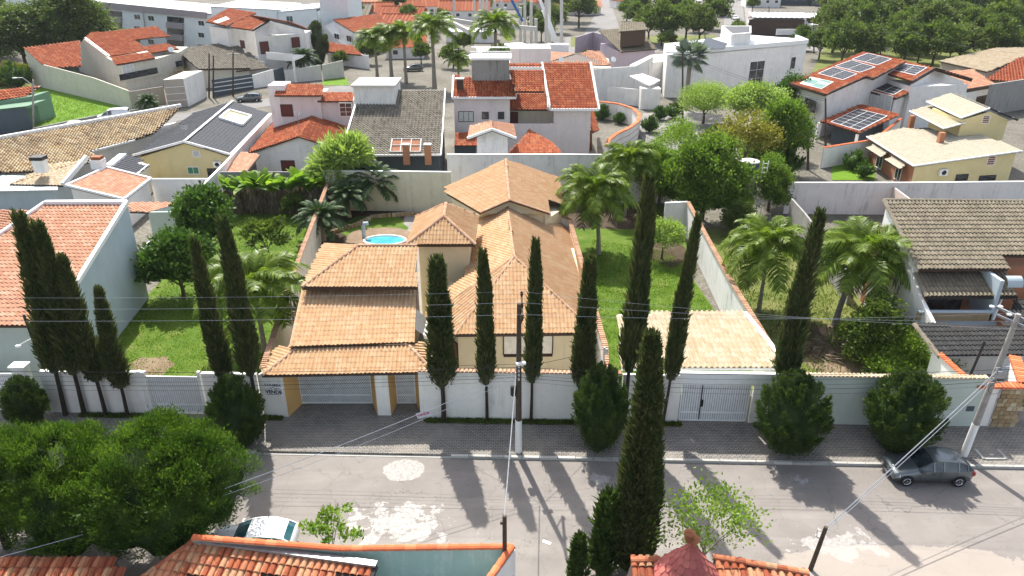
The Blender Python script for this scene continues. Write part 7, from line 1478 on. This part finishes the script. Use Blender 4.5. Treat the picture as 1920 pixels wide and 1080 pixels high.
for x, y, s, lab in ((1837,778,.9,'clipped shrub under the white part of the entrance wall'),(1862,780,1.0,'clipped shrub under the stone part of the entrance wall'),(1237,225,1.0,'upright shrub by the white gatehouse'),(1262,222,1.1,'dark shrub right of the white gatehouse'),(1218,248,1.1,'rounded dark topiary beside the curved wall'),(1128,225,1.1,'dark shrub inside the curved wall'),(1160,232,.8,'smaller dark shrub inside the curved wall'),(1600,318,1.1,'clipped shrub in the yellow house garden'),(1618,332,.9,'low round box shrub in the yellow house garden'),(85,120,2.0,'bushy shrub by the beige plot wall'),(35,165,2.2,'shrub at the left edge of the grass lot'),(1095,122,1.4,'bright shrub in front of the lilac house'),(1180,116,1.4,'light shrub under the brown shingle roof'),(385,72,3.0,'leafy crown in front of the apartment block end'),(1470,330,1.6,'shrub beside the dark pole behind the courtyard wall'),(1500,95,2.2,'shrub at the forest corner')): again(sh, P(x,y), lab, None, RND.random()*6, (s,s,s*1.25))
mg = broad_proto('bougainvillea', [(0,0,1.6,1.2,1.0,.9)], 72, 900, 'leaf_magenta', .25, .16, 1.0, .06, core=False, shell=.4); place(mg, P(205,304), 'magenta flowering bougainvillea in the courtyard of the old tiled house')
pk = broad_proto('blossom_shrub', [(0,0,2.2,1.8,1.5,1.2)], 73, 1500, 'leaf_dead', .2, .1, 1.4, .08, core=False, shell=.3); place(pk, P(1510,246), 'bare pinkish shrub in front of the solar panel house'); again(pk, P(345,165), 'dry pale shrub beside the balconies of the beige house')
cn = bush_proto('pointed_conifer', 'tree', 1.9, 7.0, 74, 6000, 'leaf_cypress', 1.4, .45, .16, tuft=60); place(cn, P(600,122), 'dark pointed conifer between the white villa and the gabled villa', None, 0, (1.05,1.05,1.15))
# dead fronds heap on the right plot
g = np.random.default_rng(5); hp = P(1555,660); n = 420; a = g.random(n)*6.28; r = np.sqrt(g.random(n)); pos = np.stack([hp.x+1.9*r*np.cos(a), hp.y+1.3*r*np.sin(a), .1+.5*(1-r)*g.random(n)+.03], 1); ax = np.stack([np.cos(a+1), np.sin(a+1)*.8, g.normal(0,.25,n)], 1); o = leaves('dead_frond_heap', None, g, pos, ax, .6+.6*g.random(n), .10, 'leaf_dead'); o['kind'] = 'stuff'
# grass blades
def grass(name, poly, n, z=.05, l=.10, mat='leaf_grass', seed=1):
    g = np.random.default_rng(seed); pu = np.array([p.x for p in poly]); pv = np.array([p.y for p in poly]); U = g.uniform(pu.min(), pu.max(), n); V = g.uniform(pv.min(), pv.max(), n); ok = _inside(pu, pv, U, V); U, V = U[ok], V[ok]; k = len(U)
    cl = np.sin(U*1.7+np.sin(V*1.3)*2)*np.cos(V*1.1+U*.5); keep = g.random(k) < .55+.4*cl; U, V = U[keep], V[keep]; k = len(U)
    o = leaves(name, None, g, np.stack([U, V, np.full(k, z)], 1), g.normal(0, .55, (k,3))+[0,0,1], l*(.5+g.random(k)), .05+.03*g.random(k), mat); o['kind'] = 'stuff'
grass('grass', [wl(-29), wl(-15.6), P(556,500)+X((-.5,0,0)), P(612,405)+X((-.3,0,0)), P(448,402), P(345,470), P(305,530)], 60000, seed=2)
grass('grass', [wl(5.6)+X((0,5,0)), X((14.5,44,0)), P(1340,587), P(1262,475), P(1110,450), X((6.6,58,0))], 45000, seed=3)
grass('grass', [wl(15.2), wl(26), X((26,46,0)), X((27,64,0)), X((20,66,0)), X((17,50,0))], 26000, l=.2, seed=4, mat='leaf_mid')
grass('grass', GP((30,175),(66,168),(290,228),(330,212),(190,230),(75,238)), 30000, l=.35, seed=5)
# distant trees
ft = [broad_proto('forest_tree', [(0,0,7.0+i*.6,2.8,2.8,2.4),(2.8,.8-i,6.0,2.4,2.4,2.1),(-2.8,i*.6,6.3,2.4,2.3,2.2),(.8-i,-2.6,5.0,2.4,2.3,2.0),(-.6,2.6,5.6,2.4,2.3,2.0)], 80+i, 5200, ('leaf_forest','leaf_olive','leaf_forest')[i], .62, .40, 3.2, .26, limbs=6, bark='bark') for i in range(3)]; ui = 0
def ftree(x, y, s, lab, grp, hs=1.0, mat=None):
    global ui
    o = ft[ui] if ui < 3 else copy_tree(ft[ui % 3]); ui += 1; place(o, P(x, y), lab, grp, RND.random()*6.28, (s, s, s*hs))
row = ('front edge','second row','third row','fourth row','back rows')
cols = ['far left','left','left of the middle','middle','right of the middle','right','far right']
for j, (y, n, x0, x1, s) in enumerate(((128,7,1560,1960,.92),(100,7,1545,1960,1.0),(76,8,1540,1975,1.05),(55,9,1560,1975,1.1),(36,9,1620,1975,1.1),(20,9,1640,1975,1.15),(6,9,1700,1975,1.2),(-8,9,1760,1975,1.2))):
    for i in range(n): ftree(x0+(x1-x0)*(i+.2+RND.uniform(-.25,.25))/n, y+RND.uniform(-4,4), s*RND.uniform(.8,1.15), 'leafy tree merging with its neighbours in the dense wood at the upper right', 'trees of the wood at the upper right', RND.uniform(.9,1.15))
for x, y, s, lab in ((1215,80,.9,'park tree just right of the brown shingle lantern'),(1240,86,1.0,'park tree second right of the lantern'),(1285,78,1.05,'park tree above the dark parked car'),(1310,86,.95,'park tree beside the pale lamp pole'),(1335,55,1.0,'park tree by the far avenue'),(1345,30,.95,'tree along the far avenue near the top'),(1255,40,1.0,'park tree behind the front row'),(1190,52,.7,'low park tree beside the road bend'),(1060,40,1.4,'broad dark tree beyond the crane'),(1085,52,1.1,'broad tree beside the road bend'),(1015,78,.7,'small tree within the building site'),(1040,62,.8,'tree behind the concrete columns'),(990,50,.7,'tree left behind the columns'),(745,32,1.1,'round tree behind the gabled villa'),(1380,82,.6,'shrubby tree on the avenue corner'),(1565,30,.8,'tree behind the workshop roofs'),(660,48,.8,'tree right behind the gabled villa'),(1535,112,.7,'small tree at the front left of the wood'),(1720,118,.6,'young tree below the forest pole')): ftree(x, y, s, lab, 'scattered park and street trees')
tn = [broad_proto('town_tree', [(0,0,4.2,2.6,2.5,2.0),(1.8,.4,3.6,1.9,1.8,1.6),(-1.7,-.3,3.8,1.9,1.9,1.6),(.2,.2,5.6,1.6,1.6,1.2)], 95+i, 2600, ('leaf_forest','leaf_mid')[i], .6, .4, 2.2, .2) for i in range(2)]; tk = 0
for x, y, s_, lab in ((655,22,1.1,'tree between the blue apartment block and the gabled villa roofs'),(722,20,1,'tree among the red roofs left of the concrete columns'),(768,44,.9,'tree left of the tallest palm crown'),(830,52,.8,'tree behind the tallest palm'),(838,16,1.1,'tree in front of the grey roofed hall'),(905,26,1,'tree between far red roofs behind the columns'),(960,8,1.1,'tree at the top edge behind the crane'),(1030,20,1.3,'tree beyond the crane boom'),(1050,12,1.3,'tree beyond the columns right of the boom'),(1090,28,1.2,'tree left of the far road bend'),(1175,40,.9,'tree right of the far road bend'),(1200,28,1,'tree above the park near the top'),(1275,22,1.1,'tree between the far houses and the park'),(1300,60,.9,'park tree left of the avenue'),(1340,12,1,'street tree near the top left of the far avenue'),(1410,22,.7,'small street tree right of the far avenue'),(1415,60,.5,'bush at the shop corner'),(1600,20,1.2,'tree at the left rear corner of the wood'),(1585,50,1.0,'tree right of the workshop row'),(640,128,.5,'small tree behind the pale front wall'),(690,120,.7,'bushy tree under the palm row'),(790,120,.7,'tree right under the tallest palm'),(850,128,.7,'bright bush beside the tank tower'),(870,100,.7,'tree left of the white sheet roofs'),(935,140,.8,'low tree beneath the palm behind the tank tower'),(1145,106,.6,'bush left of the lilac house'),(1250,92,.6,'bush at the white modern house rear'),(1505,80,.7,'tree left of the wood beside the white modern house'),(1690,108,.7,'tree in front of the wood behind the solar panel house'),(1650,104,.7,'second tree behind the solar panel house'),(1860,120,.8,'tree beside the tan barrel roof at the right'),(1780,112,.6,'tree at the end of the tan roof'),(1470,300,.6,'low tree at the dark pole foot'),(1400,310,.6,'tree behind the water tower'),(1340,300,.6,'tree behind the bright green tree')):
    o = tn[tk] if tk < 2 else copy_tree(tn[tk % 2]); tk += 1; place(o, P(x, y), lab, 'trees scattered through the town', RND.random()*6.28, (s_*1.1, s_*1.1, s_*RND.uniform(.9,1.15)))
bb = broad_proto('bamboo_clump', [(0,0,9,5.5,5,6),(4,0,7,3.5,3.5,4.5),(-4,0,7,3.8,3.5,4.5),(1,0,13,3.5,3.5,3.5)], 90, 14000, 'leaf_forest', .9, .35, 4, .4, droop=.5); place(bb, P(150,122), 'huge rounded bamboo clump in front of the apartment block', 'bamboo clumps', 0, (1.15,1.15,.98)); again(bb, P(50,128), 'wide bamboo clump at the left edge behind the dry grass', 'bamboo clumps', 1, (1.0,1,.75)); again(bb, P(-10,110), 'bamboo clump cut off by the left edge', 'bamboo clumps', 2, (1.1,1.1,.9)); again(bb, P(95,118), 'bamboo between the two biggest clumps', 'bamboo clumps', 3, (.8,.8,.6))
gr = bush_proto('dry_grass_tuft', 'tall grass', 2.0, 1.6, 91, 2500, 'leaf_gold', 1.2, .8, .12, tuft=40)
for i, (x, y) in enumerate(((15,145),(35,150),(55,152),(0,160),(25,160))): (place if i == 0 else again)(gr, P(x,y), 'tuft of tall dry grass at the left edge, %s' % ('nearest the bamboo','behind the pole','beside the beige wall corner','cut by the picture edge','in front of the other tufts')[i], 'dry grass tufts', i)
for o in [o for o in bpy.data.objects if o.type == 'FONT' or o.type == 'CURVE']:
    dg = bpy.context.evaluated_depsgraph_get(); me = bpy.data.meshes.new_from_object(o.evaluated_get(dg)); n = link(o.name, me, o.parent); n.matrix_local = o.matrix_local.copy(); nm = o.name; bpy.data.objects.remove(o); n.name = nm

# ================================================================ HAZE: real air over the town, clear close by
hz = MB().box((0, 720, 14.1), (1440, 1620, 30.3)).build('haze', 'trim_white'); stuff(hz)
hm = bpy.data.materials.new('haze_air'); hm.use_nodes = True; hn = hm.node_tree; hn.nodes.clear(); ho = hn.nodes.new('ShaderNodeOutputMaterial'); hv = hn.nodes.new('ShaderNodeVolumePrincipled')
hv.inputs['Color'].default_value = (.93,.96,1,1); hv.inputs['Density'].default_value = .00008; hv.inputs['Anisotropy'].default_value = .1; hn.links.new(hv.outputs[0], ho.inputs['Volume']); hz.data.materials[0] = hm
